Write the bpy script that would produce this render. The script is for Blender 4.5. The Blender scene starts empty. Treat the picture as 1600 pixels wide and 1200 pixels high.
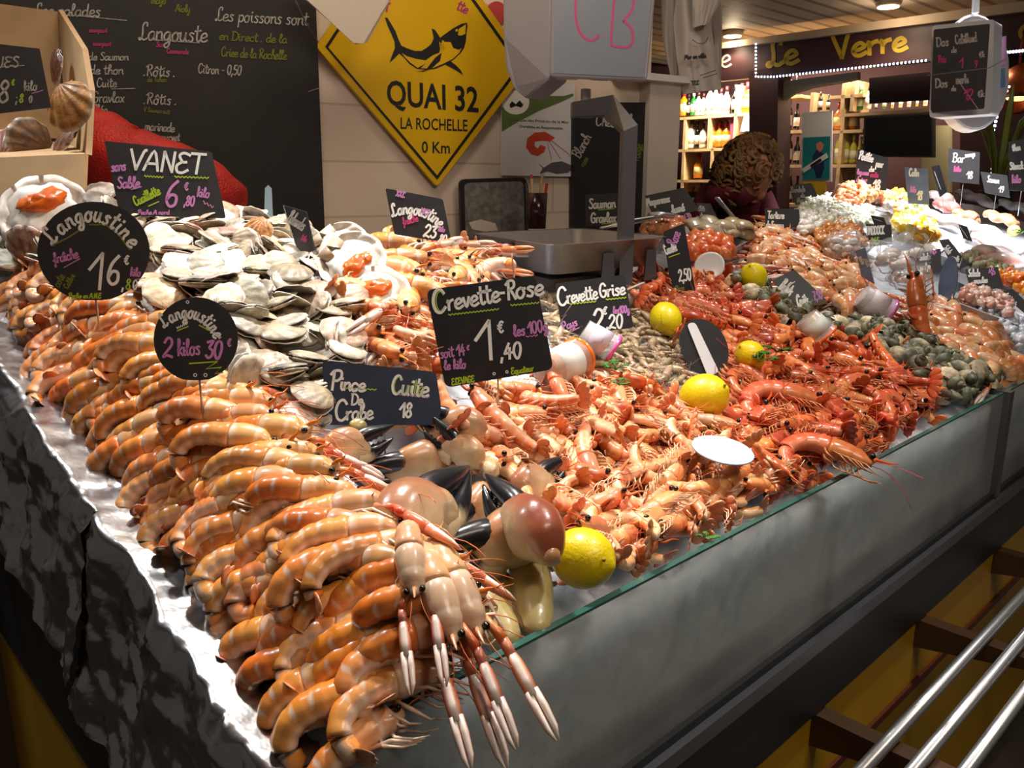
import bpy, bmesh, math, random
from mathutils import Vector, Matrix, Euler
from mathutils.noise import noise as pnoise, fractal
R = math.radians
rnd = random.Random(7)
SC = bpy.context.scene
COL = SC.collection

# ---------------------------------------------------------------- camera
F = 1280.0                      # focal length in pixels of the 1600 wide frame
PITCH = R(13.6)
CAM = Vector((0, 0, 1.5))
cam_d = bpy.data.cameras.new('camera')
cam_d.sensor_width = 36.0
cam_d.lens = 36.0 * F / 1600.0
cam_d.clip_start = 0.02
cam = bpy.data.objects.new('camera', cam_d)
cam.location = CAM
cam.rotation_euler = (R(90) - PITCH, 0, 0)
COL.objects.link(cam)
SC.camera = cam

# ---------------------------------------------------------------- frame of the stall
ANG = R(43.5)
UD = Vector((math.cos(ANG), math.sin(ANG), 0))       # along the front glass
VD = Vector((-math.sin(ANG), math.cos(ANG), 0))      # from the glass towards the back
ORG = Vector((0, 0.662, 0))
def uv(u, v, z=0.0):
    return ORG + UD * u + VD * v + Vector((0, 0, z))
def to_uv(p):
    d = p - ORG
    return d.dot(UD), d.dot(VD)

# ---------------------------------------------------------------- world, lamps, exposure
w = bpy.data.worlds.new('world'); SC.world = w
w.use_nodes = True
w.node_tree.nodes['Background'].inputs[0].default_value = (1.0, 0.86, 0.72, 1)
w.node_tree.nodes['Background'].inputs[1].default_value = 0.05
SC.view_settings.view_transform = 'Standard'
SC.view_settings.look = 'None'
SC.view_settings.gamma = 1.0
SC.view_settings.exposure = 0.18
SC.cycles.max_bounces = 6
SC.cycles.diffuse_bounces = 2
SC.cycles.glossy_bounces = 3
SC.cycles.transmission_bounces = 4
SC.cycles.transparent_max_bounces = 10
SC.cycles.caustics_reflective = False
SC.cycles.caustics_refractive = False
SC.cycles.sample_clamp_indirect = 4.0

def spot(name, loc, target, power, cone, blend, radius, col):
    d = bpy.data.lights.new(name, 'SPOT')
    d.energy = power; d.spot_size = R(cone); d.spot_blend = blend
    d.shadow_soft_size = radius; d.color = col
    o = bpy.data.objects.new(name, d)
    o.location = loc
    o.rotation_euler = (Vector(target) - Vector(loc)).to_track_quat('-Z', 'Y').to_euler()
    COL.objects.link(o)
    return o
def area(name, loc, target, power, sx, sy, col):
    d = bpy.data.lights.new(name, 'AREA')
    d.energy = power; d.shape = 'RECTANGLE'; d.size = sx; d.size_y = sy; d.color = col
    o = bpy.data.objects.new(name, d)
    o.location = loc
    o.rotation_euler = (Vector(target) - Vector(loc)).to_track_quat('-Z', 'Y').to_euler()
    COL.objects.link(o)
    return o
spot('stall_lamp', uv(0.42, 0.66, 2.62), uv(0.18, 0.46, 1.2), 135, 60, 0.85, 0.07, (1, 0.97, 0.92))
spot('stall_lamp', uv(0.85, -0.26, 2.7), uv(0.62, 0.12, 1.05), 62, 66, 0.9, 0.07, (1, 0.97, 0.93))
spot('stall_lamp', uv(1.9, 0.75, 2.7), uv(1.75, 0.4, 1.2), 70, 62, 0.9, 0.07, (1, 0.96, 0.92))
spot('stall_lamp', uv(3.15, 0.75, 2.75), uv(3.1, 0.6, 1.25), 520, 70, 0.7, 0.07, (0.96, 0.97, 1))
spot('stall_lamp', uv(-0.45, 1.25, 2.6), uv(-0.25, 0.75, 1.2), 60, 60, 0.8, 0.09, (0.93, 0.96, 1))
area('shop_shelf_lamp', uv(7.4, 4.35, 2.75), uv(7.85, 4.5, 1.9), 85, 1.0, 0.2, (1, 0.86, 0.66))
area('shop_window_lamp', uv(7.5, 2.95, 2.58), uv(7.95, 2.95, 1.6), 34, 2.2, 0.2, (1, 0.85, 0.65))
area('wall_light', uv(0.5, 0.75, 2.85), uv(0.55, 1.6, 1.75), 7.5, 1.2, 0.2, (1, 0.84, 0.66))  # added wash light that brightens the back wall, not a fixture of the stall
area('aisle_fill', uv(0.2, -1.2, 2.8), uv(1.0, 1.3, 1.6), 14, 1.0, 0.5, (1, 0.82, 0.66))  # unseen fill added on the customer side to lift the counter front

# ---------------------------------------------------------------- pixels <-> places
CP, SP = math.cos(PITCH), math.sin(PITCH)
def ray(px, py):
    yc = (600 - py) / F
    return Vector(((px - 800) / F, CP + yc * SP, yc * CP - SP))
def at(px, py, t):
    return CAM + ray(px, py) * t
def proj(p):
    d = p - CAM
    fw = d.y * CP - d.z * SP
    up = d.y * SP + d.z * CP
    if fw < 1e-4: return (-9999, -9999)
    return (800 + F * d.x / fw, 600 - F * up / fw)
def sm(x, a, b):
    t = max(0.0, min(1.0, (x - a) / (b - a)))
    return t * t * (3 - 2 * t)
def bed(u, v):                  # the sloping ice bed
    return 1.05 + 0.30 * v
def heap(u, v):                 # height of the seafood heaps over the bed
    r = 0.035 + 0.115 * sm(v, 0.15, 0.5) * (1 - sm(u, 0.2, 0.75))
    l = 0.105 * max(0.0, min(1.0, (u + 0.2) / 0.11)) ** 0.8
    return l + (r - l) * sm(u, -0.09, -0.035)
def surf(u, v, extra=0.0):
    return bed(u, v) + heap(u, v) + extra
def hit(px, py, extra=0.0):
    r = ray(px, py); t = 0.35; lt = t
    while t < 6.0:
        p = CAM + r * t
        u, v = to_uv(p)
        if p.z < surf(u, v, extra):
            a, b = lt, t
            for _ in range(18):
                m = (a + b) / 2; p = CAM + r * m
                u, v = to_uv(p)
                if p.z < surf(u, v, extra): b = m
                else: a = m
            return CAM + r * b
        lt = t; t += 0.02
    return CAM + r * 3.5
def on_bed(px, py, h=0.0):
    r = ray(px, py)
    n = Vector((0, 0, 1)) - VD * 0.30
    p0 = uv(0, 0, 1.05 + h)
    t = (p0 - CAM).dot(n) / r.dot(n)
    if t < 0 or t > 5: t = 3.6
    return CAM + r * t
def plane_hit(px, py, p0, n):
    r = ray(px, py)
    return CAM + r * ((p0 - CAM).dot(n) / r.dot(n))
WD = Vector((math.cos(R(33)), math.sin(R(33)), 0))     # along the back wall
WN = Vector((math.sin(R(33)), -math.cos(R(33)), 0))    # out of the wall, towards the camera
WP = at(683, 290, 2.3)
def on_wall(px, py, off=0.0):
    return plane_hit(px, py, WP + WN * off, WN)
def on_u(px, py, u0):
    return plane_hit(px, py, uv(u0, 0), UD)
def inside(poly, x, y):
    c = False; j = len(poly) - 1
    for i in range(len(poly)):
        xi, yi = poly[i]; xj, yj = poly[j]
        if (yi > y) != (yj > y) and x < (xj - xi) * (y - yi) / (yj - yi) + xi: c = not c
        j = i
    return c

# ---------------------------------------------------------------- objects
def lin(c):
    return tuple(((x / 255.0) / 12.92 if x / 255.0 <= 0.04045 else ((x / 255.0 + 0.055) / 1.055) ** 2.4) for x in c)
def S(r, g, b): return lin((r, g, b))
def tag(o, label=None, cat=None, group=None, kind=None):
    if label: o['label'] = label
    if cat: o['category'] = cat
    if group: o['group'] = group
    if kind: o['kind'] = kind
    return o
def empty(name, label, cat, loc=(0, 0, 0), group=None):
    o = bpy.data.objects.new(name, None)
    o.empty_display_size = 0.02
    o.location = loc
    COL.objects.link(o)
    return tag(o, label, cat, group)
def copy_tree(src, mat, label=None, group=None):
    c = src.copy(); COL.objects.link(c)
    c.matrix_world = mat
    if label: c['label'] = label
    if group: c['group'] = group
    for ch in src.children:
        d = ch.copy(); COL.objects.link(d); d.parent = c
        for g in ch.children:
            e = g.copy(); COL.objects.link(e); e.parent = d
    return c
def drop(src):                   # take a pattern piece out again once its copies stand
    for ch in list(src.children):
        for g in list(ch.children): bpy.data.objects.remove(g)
        bpy.data.objects.remove(ch)
    bpy.data.objects.remove(src)

class MB:
    """collects shapes for ONE mesh; every vertex carries a colour of the thing itself"""
    def __init__(s): s.v = []; s.f = []; s.c = []; s.m = []; s.mi = 0
    def add(s, vs, fs, cs):
        b = len(s.v)
        s.v += [tuple(x) for x in vs]
        s.c += (cs if isinstance(cs, list) else [cs] * len(vs))
        for f in fs:
            s.f.append(tuple(b + i for i in f)); s.m.append(s.mi)
        return s
    def box(s, lo, hi, c=(1, 1, 1), M=None):
        vs = [Vector((x, y, z)) for x in (lo[0], hi[0]) for y in (lo[1], hi[1]) for z in (lo[2], hi[2])]
        if M: vs = [M @ q for q in vs]
        return s.add(vs, [(0, 1, 3, 2), (4, 6, 7, 5), (0, 4, 5, 1), (2, 3, 7, 6), (0, 2, 6, 4), (1, 5, 7, 3)], c)
    def sweep(s, pts, wd, hu, hd=None, up=Vector((0, 0, 1)), n=10, col=(1, 1, 1), cap=True):
        k = len(pts); pts = [Vector(p) for p in pts]
        wd = wd if isinstance(wd, (list, tuple)) else [wd] * k
        hu = hu if isinstance(hu, (list, tuple)) else [hu] * k
        hd = hu if hd is None else hd
        vs, cs, fs = [], [], []
        last = None
        for i in range(k):
            t = (pts[min(i + 1, k - 1)] - pts[max(i - 1, 0)])
            t = t.normalized() if t.length > 1e-9 else Vector((1, 0, 0))
            sd = t.cross(up)
            if sd.length < 1e-4: sd = last or t.orthogonal()
            sd = sd.normalized()
            if last is not None and sd.dot(last) < 0 and False: sd = -sd
            last = sd
            un = sd.cross(t).normalized()
            for j in range(n):
                a = 2 * math.pi * j / n
                ca, sa = math.cos(a), math.sin(a)
                vs.append(pts[i] + sd * (ca * wd[i]) + un * (sa * (hu[i] if sa > 0 else hd[i])))
                cs.append(col(i / (k - 1), sa, ca) if callable(col) else col)
        for i in range(k - 1):
            for j in range(n):
                a, b = i * n + j, i * n + (j + 1) % n
                fs.append((a, b, b + n, a + n))
        if cap:
            fs.append(tuple(range(n - 1, -1, -1))); fs.append(tuple((k - 1) * n + j for j in range(n)))
        return s.add(vs, fs, cs)
    def ball(s, c, rx, ry=None, rz=None, col=(1, 1, 1), n=10, m=7, M=None, wob=0.0, seed=0.0):
        ry = rx if ry is None else ry; rz = rx if rz is None else rz
        c = Vector(c); vs, cs, fs = [], [], []
        for i in range(m + 1):
            th = math.pi * i / m
            for j in range(n):
                ph = 2 * math.pi * j / n
                d = Vector((math.sin(th) * math.cos(ph), math.sin(th) * math.sin(ph), math.cos(th)))
                k = 1 + (wob * pnoise(d * 2.1 + Vector((seed, seed * 1.7, 3.1))) if wob else 0)
                q = Vector((d.x * rx * k, d.y * ry * k, d.z * rz * k))
                if M: q = M @ q
                vs.append(c + q)
                cs.append(col(d) if callable(col) else col)
        for i in range(m):
            for j in range(n):
                a, b = i * n + j, i * n + (j + 1) % n
                fs.append((a, a + n, b + n, b))
        return s.add(vs, fs, cs)
    def lathe(s, prof, n=16, col=(1, 1, 1), M=None):
        vs, cs, fs = [], [], []
        for i, (r, z) in enumerate(prof):
            for j in range(n):
                a = 2 * math.pi * j / n
                q = Vector((r * math.cos(a), r * math.sin(a), z))
                vs.append(M @ q if M else q)
                cs.append(col(i) if callable(col) else col)
        for i in range(len(prof) - 1):
            for j in range(n):
                a, b = i * n + j, i * n + (j + 1) % n
                fs.append((a, b, b + n, a + n))
        fs.append(tuple(range(n - 1, -1, -1))); fs.append(tuple((len(prof) - 1) * n + j for j in range(n)))
        return s.add(vs, fs, cs)
    def prism(s, front, off, c=(1, 1, 1)):
        """solid between a planar outline and the same outline moved by off"""
        n = len(front); off = Vector(off)
        vs = [Vector(p) for p in front] + [Vector(p) + off for p in front]
        fs = [tuple(range(n)), tuple(range(2 * n - 1, n - 1, -1))]
        fs += [(i, i + n, (i + 1) % n + n, (i + 1) % n) for i in range(n)]
        return s.add(vs, fs, c)
    def build(s, name, m, parent=None, smooth=True, local=None):
        me = bpy.data.meshes.new(name)
        vs = s.v
        if local is not None:
            L = local.inverted(); vs = [tuple(L @ Vector(q)) for q in s.v]
        me.from_pydata(vs, [], s.f)
        ca = me.color_attributes.new('Col', 'FLOAT_COLOR', 'POINT')
        flat = []
        for c in s.c: flat += [c[0], c[1], c[2], 1.0]
        ca.data.foreach_set('color', flat)
        for mm in (m if isinstance(m, (list, tuple)) else [m]): me.materials.append(mm)
        me.polygons.foreach_set('material_index', s.m)
        me.polygons.foreach_set('use_smooth', [smooth] * len(s.f))
        me.update()
        o = bpy.data.objects.new(name, me)
        COL.objects.link(o)
        if parent is not None: o.parent = parent
        return o
def fix_normals(o):
    bm = bmesh.new(); bm.from_mesh(o.data)
    bmesh.ops.recalc_face_normals(bm, faces=bm.faces)
    bm.to_mesh(o.data); bm.free()
    return o

# ---------------------------------------------------------------- materials
def mat(name, col=(0.8, 0.8, 0.8), rough=0.5, metal=0.0, vc=False, var=0.0, hue=0.0, coat=0.0, bump=0.0, bscale=60.0, noise=0.0, nscale=20.0, spec=0.5, sss=0.0, emit=None, es=0.0, alpha=1.0):
    m = bpy.data.materials.new(name); m.use_nodes = True
    nt = m.node_tree; b = nt.nodes['Principled BSDF']; L = nt.links
    b.inputs['Roughness'].default_value = rough
    b.inputs['Metallic'].default_value = metal
    b.inputs['Specular IOR Level'].default_value = spec
    b.inputs['Coat Weight'].default_value = coat
    b.inputs['Coat Roughness'].default_value = 0.12
    b.inputs['Alpha'].default_value = alpha
    if sss:
        b.inputs['Subsurface Weight'].default_value = sss
        b.inputs['Subsurface Radius'].default_value = (1.0, 0.4, 0.2)
        b.inputs['Subsurface Scale'].default_value = 0.006
    b.inputs['Base Color'].default_value = (*col, 1)
    src = None
    if vc:
        a = nt.nodes.new('ShaderNodeAttribute'); a.attribute_name = 'Col'; src = a.outputs['Color']
    if noise:
        tc = nt.nodes.new('ShaderNodeTexCoord'); nz = nt.nodes.new('ShaderNodeTexNoise')
        nz.inputs['Scale'].default_value = nscale; nz.inputs['Detail'].default_value = 4
        L.new(tc.outputs['Object'], nz.inputs['Vector'])
        mr = nt.nodes.new('ShaderNodeMapRange')
        mr.inputs['From Min'].default_value = 0.3; mr.inputs['From Max'].default_value = 0.7
        mr.inputs['To Min'].default_value = 1 - noise; mr.inputs['To Max'].default_value = 1 + noise * 0.5
        L.new(nz.outputs['Fac'], mr.inputs['Value'])
        mx = nt.nodes.new('ShaderNodeMix'); mx.data_type = 'RGBA'; mx.blend_type = 'MULTIPLY'; mx.inputs[0].default_value = 1
        if src: L.new(src, mx.inputs[6])
        else: mx.inputs[6].default_value = (*col, 1)
        L.new(mr.outputs['Result'], mx.inputs[7]); src = mx.outputs[2]
    if var or hue:
        oi = nt.nodes.new('ShaderNodeObjectInfo'); hs = nt.nodes.new('ShaderNodeHueSaturation')
        mr = nt.nodes.new('ShaderNodeMapRange')
        mr.inputs['To Min'].default_value = 1 - var; mr.inputs['To Max'].default_value = 1 + var
        L.new(oi.outputs['Random'], mr.inputs['Value']); L.new(mr.outputs['Result'], hs.inputs['Value'])
        if hue:
            m2 = nt.nodes.new('ShaderNodeMath'); m2.operation = 'MULTIPLY_ADD'
            fr = nt.nodes.new('ShaderNodeMath'); fr.operation = 'MULTIPLY'; fr.inputs[1].default_value = 7.31
            f2 = nt.nodes.new('ShaderNodeMath'); f2.operation = 'FRACT'
            L.new(oi.outputs['Random'], fr.inputs[0]); L.new(fr.outputs[0], f2.inputs[0]); L.new(f2.outputs[0], m2.inputs[0])
            m2.inputs[1].default_value = hue * 2; m2.inputs[2].default_value = 0.5 - hue
            L.new(m2.outputs[0], hs.inputs['Hue'])
        if src: L.new(src, hs.inputs['Color'])
        else: hs.inputs['Color'].default_value = (*col, 1)
        src = hs.outputs['Color']
    if src: L.new(src, b.inputs['Base Color'])
    if bump:
        tc = nt.nodes.new('ShaderNodeTexCoord'); nz = nt.nodes.new('ShaderNodeTexNoise')
        nz.inputs['Scale'].default_value = bscale; nz.inputs['Detail'].default_value = 3
        L.new(tc.outputs['Object'], nz.inputs['Vector'])
        bp = nt.nodes.new('ShaderNodeBump'); bp.inputs['Strength'].default_value = bump; bp.inputs['Distance'].default_value = 0.002
        L.new(nz.outputs['Fac'], bp.inputs['Height']); L.new(bp.outputs['Normal'], b.inputs['Normal'])
    if emit:
        b.inputs['Emission Color'].default_value = (*emit, 1); b.inputs['Emission Strength'].default_value = es
    return m
M = {}
M['lango'] = mat('langoustine_shell', vc=True, rough=0.3, var=0.16, hue=0.010, coat=0.3, noise=0.25, nscale=40, sss=0.0)
M['shrimp'] = mat('shrimp_shell', vc=True, rough=0.34, var=0.2, hue=0.012, coat=0.15, noise=0.25, nscale=70)
M['gamba'] = mat('gamba_shell', vc=True, rough=0.26, var=0.22, hue=0.012, coat=0.25, noise=0.25, nscale=60)
M['grey'] = mat('grey_shrimp_shell', vc=True, rough=0.35, var=0.3, hue=0.015, coat=0.2)
M['eye'] = mat('black_eye', (0.004, 0.004, 0.004), rough=0.12)
M['scallop'] = mat('scallop_shell', vc=True, rough=0.5, var=0.42, hue=0.02, coat=0.1, noise=0.5, nscale=60, bump=0.4, bscale=160)
M['scal_in'] = mat('scallop_inside', vc=True, rough=0.3, coat=0.4, noise=0.2, nscale=90)
M['whelk'] = mat('whelk_shell', vc=True, rough=0.5, var=0.35, hue=0.02, noise=0.5, nscale=120, bump=0.6, bscale=200)
M['crab'] = mat('crab_shell', vc=True, rough=0.3, coat=0.4, noise=0.18, nscale=40, bump=0.25, bscale=120)
M['lemon'] = mat('lemon_peel', S(235, 215, 15), rough=0.38, coat=0.15, bump=0.35, bscale=260, var=0.06, hue=0.012, noise=0.08, nscale=25)
M['parsley'] = mat('parsley_leaf', S(58, 110, 28), rough=0.55, noise=0.4, nscale=90)
M['slate'] = mat('chalk_board_black', S(30, 30, 34), rough=0.5, noise=0.3, nscale=30)
M['slate_blue'] = mat('chalk_board_dark_blue', S(38, 50, 72), rough=0.5, noise=0.25, nscale=30)
M['slate_grey'] = mat('chalk_board_grey_blue', S(92, 108, 138), rough=0.4, noise=0.25, nscale=25)
M['white'] = mat('chalk_white', S(238, 240, 236), rough=0.7)
M['chalk'] = mat('wall_chalk', S(190, 186, 180), rough=0.85, noise=0.5, nscale=140)
M['pink'] = mat('chalk_pink', S(200, 132, 196), rough=0.7)
M['rose'] = mat('chalk_dark_pink', S(190, 62, 120), rough=0.8)
M['lime'] = mat('chalk_lime', S(168, 200, 40), rough=0.7)
M['olive'] = mat('chalk_olive', S(118, 125, 40), rough=0.8)
M['hotpink'] = mat('marker_pink', S(214, 74, 140), rough=0.6)
M['steel'] = mat('brushed_steel', S(196, 198, 202), rough=0.3, metal=0.8)
M['dark_steel'] = mat('dull_grey_metal', S(112, 113, 118), rough=0.35, metal=0.7)
M['black'] = mat('black_panel', S(34, 34, 34), rough=0.45)
M['yellow_panel'] = mat('yellow_panel', S(196, 150, 12), rough=0.45, noise=0.06, nscale=8)
M['white_plastic'] = mat('white_plastic', S(225, 226, 230), rough=0.35)
M['grey_plastic'] = mat('grey_plastic', S(164, 164, 174), rough=0.4)
M['wood'] = mat('pale_wood', S(206, 170, 124), rough=0.6, noise=0.2, nscale=14)
M['paper'] = mat('paper', S(226, 214, 198), rough=0.8)
M['skin'] = mat('skin', S(205, 140, 110), rough=0.5)
M['vc'] = mat('coloured', vc=True, rough=0.5)
M['vc_gloss'] = mat('coloured_gloss', vc=True, rough=0.18, coat=0.3)
M['flesh'] = mat('fish_flesh', vc=True, rough=0.3, coat=0.3, noise=0.2, nscale=45, bump=0.3, bscale=90)
def mat_foil():
    m = mat('crumpled_foil', S(206, 206, 208), rough=0.24, metal=1.0, bump=0.7, bscale=34)
    return m
M['foil'] = mat_foil()
def mat_clear(name, tint, haze, hazecol, rough=0.05, nscale=6.0):
    m = bpy.data.materials.new(name); m.use_nodes = True
    nt = m.node_tree; L = nt.links; nt.nodes.clear()
    out = nt.nodes.new('ShaderNodeOutputMaterial')
    tr = nt.nodes.new('ShaderNodeBsdfTransparent'); tr.inputs[0].default_value = (*tint, 1)
    df = nt.nodes.new('ShaderNodeBsdfDiffuse'); df.inputs[0].default_value = (*hazecol, 1)
    gl = nt.nodes.new('ShaderNodeBsdfGlossy'); gl.inputs['Roughness'].default_value = rough
    tc = nt.nodes.new('ShaderNodeTexCoord'); nz = nt.nodes.new('ShaderNodeTexNoise'); nz.inputs['Scale'].default_value = nscale
    nz.inputs['Detail'].default_value = 5
    L.new(tc.outputs['Object'], nz.inputs['Vector'])
    mr = nt.nodes.new('ShaderNodeMapRange'); mr.inputs['From Min'].default_value = 0.35; mr.inputs['From Max'].default_value = 0.65
    mr.inputs['To Min'].default_value = haze * 0.6; mr.inputs['To Max'].default_value = min(1.0, haze * 1.3)
    L.new(nz.outputs['Fac'], mr.inputs['Value'])
    m1 = nt.nodes.new('ShaderNodeMixShader'); m2 = nt.nodes.new('ShaderNodeMixShader')
    L.new(mr.outputs['Result'], m1.inputs[0]); L.new(tr.outputs[0], m1.inputs[1]); L.new(df.outputs[0], m1.inputs[2])
    fr = nt.nodes.new('ShaderNodeLayerWeight'); fr.inputs['Blend'].default_value = 0.5
    p3 = nt.nodes.new('ShaderNodeMath'); p3.operation = 'POWER'; p3.inputs[1].default_value = 4.0
    ma = nt.nodes.new('ShaderNodeMath'); ma.operation = 'MULTIPLY_ADD'; ma.inputs[1].default_value = 0.6; ma.inputs[2].default_value = 0.04
    L.new(fr.outputs['Facing'], p3.inputs[0]); L.new(p3.outputs[0], ma.inputs[0])
    L.new(ma.outputs[0], m2.inputs[0]); L.new(m1.outputs[0], m2.inputs[1]); L.new(gl.outputs[0], m2.inputs[2])
    L.new(m2.outputs[0], out.inputs['Surface'])
    return m
M['pane'] = mat_clear('misted_glass', (0.82, 0.88, 0.85), 0.30, (0.62, 0.62, 0.60), 0.3, 5)
M['tub'] = mat_clear('clear_plastic', (0.95, 0.95, 0.96), 0.3, (0.92, 0.92, 0.93), 0.1, 30)
M['bag'] = mat_clear('clear_plastic_film', (0.98, 0.98, 0.99), 0.14, (0.97, 0.97, 0.97), 0.12, 40)
M['glass_edge'] = mat('green_glass_edge', S(52, 92, 84), rough=0.15)
M['ice'] = mat('crushed_ice', S(214, 222, 232), rough=0.3, noise=0.25, nscale=40, bump=0.8, bscale=70, coat=0.2, sss=1.0)
M['ice'].node_tree.nodes['Principled BSDF'].inputs['Subsurface Scale'].default_value = 0.12
M['ice'].node_tree.nodes['Principled BSDF'].inputs['Subsurface Radius'].default_value = (0.8, 0.95, 1.0)
# ================================================================ the setting
def struct(o, kind='structure'):
    o['kind'] = kind; return o
def px_prism(name, m, poly, place, depth, parent=None, c=(1, 1, 1)):
    """outline seen in the photo, set on the plane it stands on, with a real thickness"""
    pts = [place(x, y) for x, y in poly]
    n = (pts[1] - pts[0]).cross(pts[2] - pts[0])
    if n.dot(CAM - pts[0]) < 0: n = -n
    n.normalize()
    mb = MB(); mb.prism(pts, -n * depth, c)
    return fix_normals(mb.build(name, m, parent, smooth=False))

struct(MB().box((-6, -4, -0.1), (12, 14, 0.0)).build('floor', mat('floor_tiles', S(96, 88, 80), rough=0.5, noise=0.2, nscale=4), smooth=False))
def slat_mat():
    m = mat('ceiling_slats', S(200, 178, 152), rough=0.6)
    nt = m.node_tree; L = nt.links
    tc = nt.nodes.new('ShaderNodeTexCoord'); mp = nt.nodes.new('ShaderNodeMapping')
    mp.inputs['Rotation'].default_value = (0, 0, -ANG)
    wv = nt.nodes.new('ShaderNodeTexWave'); wv.bands_direction = 'Y'; wv.inputs['Scale'].default_value = 1.6
    cr = nt.nodes.new('ShaderNodeValToRGB')
    cr.color_ramp.elements[0].position = 0.05; cr.color_ramp.elements[0].color = (0.22, 0.17, 0.12, 1)
    cr.color_ramp.elements[1].position = 0.25; cr.color_ramp.elements[1].color = (*S(198, 180, 156), 1)
    L.new(tc.outputs['Object'], mp.inputs['Vector']); L.new(mp.outputs[0], wv.inputs['Vector'])
    L.new(wv.outputs['Fac'], cr.inputs['Fac']); L.new(cr.outputs[0], nt.nodes['Principled BSDF'].inputs['Base Color'])
    return m
mb = MB(); mb.prism([uv(-3, -4, 2.95), uv(10, -4, 2.95), uv(10, 6, 2.95), uv(-3, 6, 2.95)], (0, 0, 0.1))
struct(mb.build('ceiling', slat_mat(), smooth=False))

def block_mat():
    m = mat('painted_block_wall', S(232, 214, 196), rough=0.6)
    nt = m.node_tree; L = nt.links
    tc = nt.nodes.new('ShaderNodeTexCoord'); mp = nt.nodes.new('ShaderNodeMapping')
    mp.inputs['Rotation'].default_value = (R(-90), 0, 0)
    br = nt.nodes.new('ShaderNodeTexBrick')
    br.inputs['Color1'].default_value = (*S(234, 216, 198), 1); br.inputs['Color2'].default_value = (*S(230, 212, 194), 1)
    br.inputs['Mortar'].default_value = (*S(206, 188, 170), 1)
    br.inputs['Scale'].default_value = 1.0; br.inputs['Mortar Size'].default_value = 0.003
    br.inputs['Brick Width'].default_value = 0.8; br.inputs['Row Height'].default_value = 0.142
    L.new(tc.outputs['Object'], mp.inputs['Vector']); L.new(mp.outputs[0], br.inputs['Vector'])
    L.new(br.outputs['Color'], nt.nodes['Principled BSDF'].inputs['Base Color'])
    return m
e0 = on_wall(1010, 300); e1 = on_wall(-500, 300)
d0 = (e0 - WP).dot(WD); d1 = (e1 - WP).dot(WD)
mb = MB(); mb.box((d1, 0.0, 0), (d0, 0.12, 2.95))
wl = mb.build('wall_back', block_mat(), smooth=False)
wl.location = (WP.x, WP.y, 0); wl.rotation_euler = (0, 0, R(33)); struct(wl)
# white pillar closing the wall on the right, with a ledge
a = (on_wall(1010, 300, 0.05) - WP).dot(WD); b_ = (on_wall(1057, 300, 0.05) - WP).dot(WD)
zl = on_wall(1030, 128, 0.05).z
mb = MB(); mb.box((a, -0.05, 0), (b_, 0.25, zl))
o = mb.build('wall_right', mat('white_pillar_paint', S(208, 200, 190), rough=0.5, noise=0.1, nscale=6), smooth=False)
o.location = (WP.x, WP.y, 0); o.rotation_euler = (0, 0, R(33)); struct(o)
mb = MB(); mb.box((a - 0.12, -0.075, zl), (b_ + 0.012, 0.27, zl + 0.02))
o = mb.build('trim_1', M['white_plastic'], smooth=False)
o.location = (WP.x, WP.y, 0); o.rotation_euler = (0, 0, R(33)); struct(o)
# worktop behind the display along the wall
mb = MB()
mb.prism([uv(-0.3, 1.0, 1.31), uv(1.62, 0.94, 1.31), uv(1.62, 1.22, 1.31), uv(-0.3, 1.52, 1.31)], (0, 0, -0.05))
mb.prism([uv(-0.3, 1.0, 1.25), uv(1.62, 0.94, 1.25), uv(1.62, 1.22, 1.25), uv(-0.3, 1.52, 1.25)], (0, 0, -1.25))
fix_normals(tag(mb.build('back_worktop', mat('worktop_brown', S(120, 104, 90), rough=0.4, noise=0.15, nscale=12), smooth=False),
    'brown worktop along the white wall behind the seafood display', 'worktop'))

# ================================================================ display counter
ctr = empty('display_counter', 'long iced seafood display counter with misted front glass, black and yellow panels', 'display counter', uv(0.5, 0.3, 0))
def C_(mb, name, m, smooth=False):
    o = mb.build(name, m, None, smooth)
    o.parent = ctr; o.matrix_parent_inverse = Matrix.Translation(-Vector(ctr.location))
    return fix_normals(o)
UMAX = 4.6
ZT, ZB = 1.09, 0.875
def pane(u0, u1, corner):
    """flat sheet of glass; the free end has a rounded top corner"""
    th = 0.008
    if corner:
        r = 0.06
        top = [(u0, ZB), (u0, ZT - r)] + [(u0 + r - r * math.cos(R(90 * k / 9)), ZT - r + r * math.sin(R(90 * k / 9))) for k in range(1, 10)] + [(u1, ZT)]
    else: top = [(u0, ZT), (u1, ZT)]
    out = top + [(u1, ZB)] + ([] if corner else [(u0, ZB)])
    mb = MB(); mb.add([uv(a, 0.0, z) for a, z in out], [tuple(range(len(out)))], (1, 1, 1))
    C_(mb, 'glass_pane', M['pane'])
    n = len(top); vs, fs = [], []
    for off in (0.0, 0.003):
        for v_ in (0.0, th):
            for i, (a, z) in enumerate(top):
                q0 = Vector(top[max(i - 1, 0)]); q1 = Vector(top[min(i + 1, n - 1)]); t = (q1 - q0).normalized()
                vs.append(uv(a - t.y * off, v_, z + t.x * off))
    for i in range(n - 1):
        fs += [(2 * n + i, 2 * n + i + 1, 3 * n + i + 1, 3 * n + i), (i, i + 1, 2 * n + i + 1, 2 * n + i), (n + i, 3 * n + i, 3 * n + i + 1, n + i + 1)]
    ed = MB(); ed.add(vs, fs, (1, 1, 1))
    C_(ed, 'glass_edge', M['glass_edge'])
pane(-0.205, 1.372, True)
pane(1.40, 3.6, False)
mb = MB(); mb.prism([uv(1.374, -0.012, 0.87), uv(1.398, -0.012, 0.87), uv(1.398, 0.02, 0.87), uv(1.374, 0.02, 0.87)], (0, 0, 0.225))
C_(mb, 'glass_post', M['dark_steel'])
mb = MB()
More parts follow.
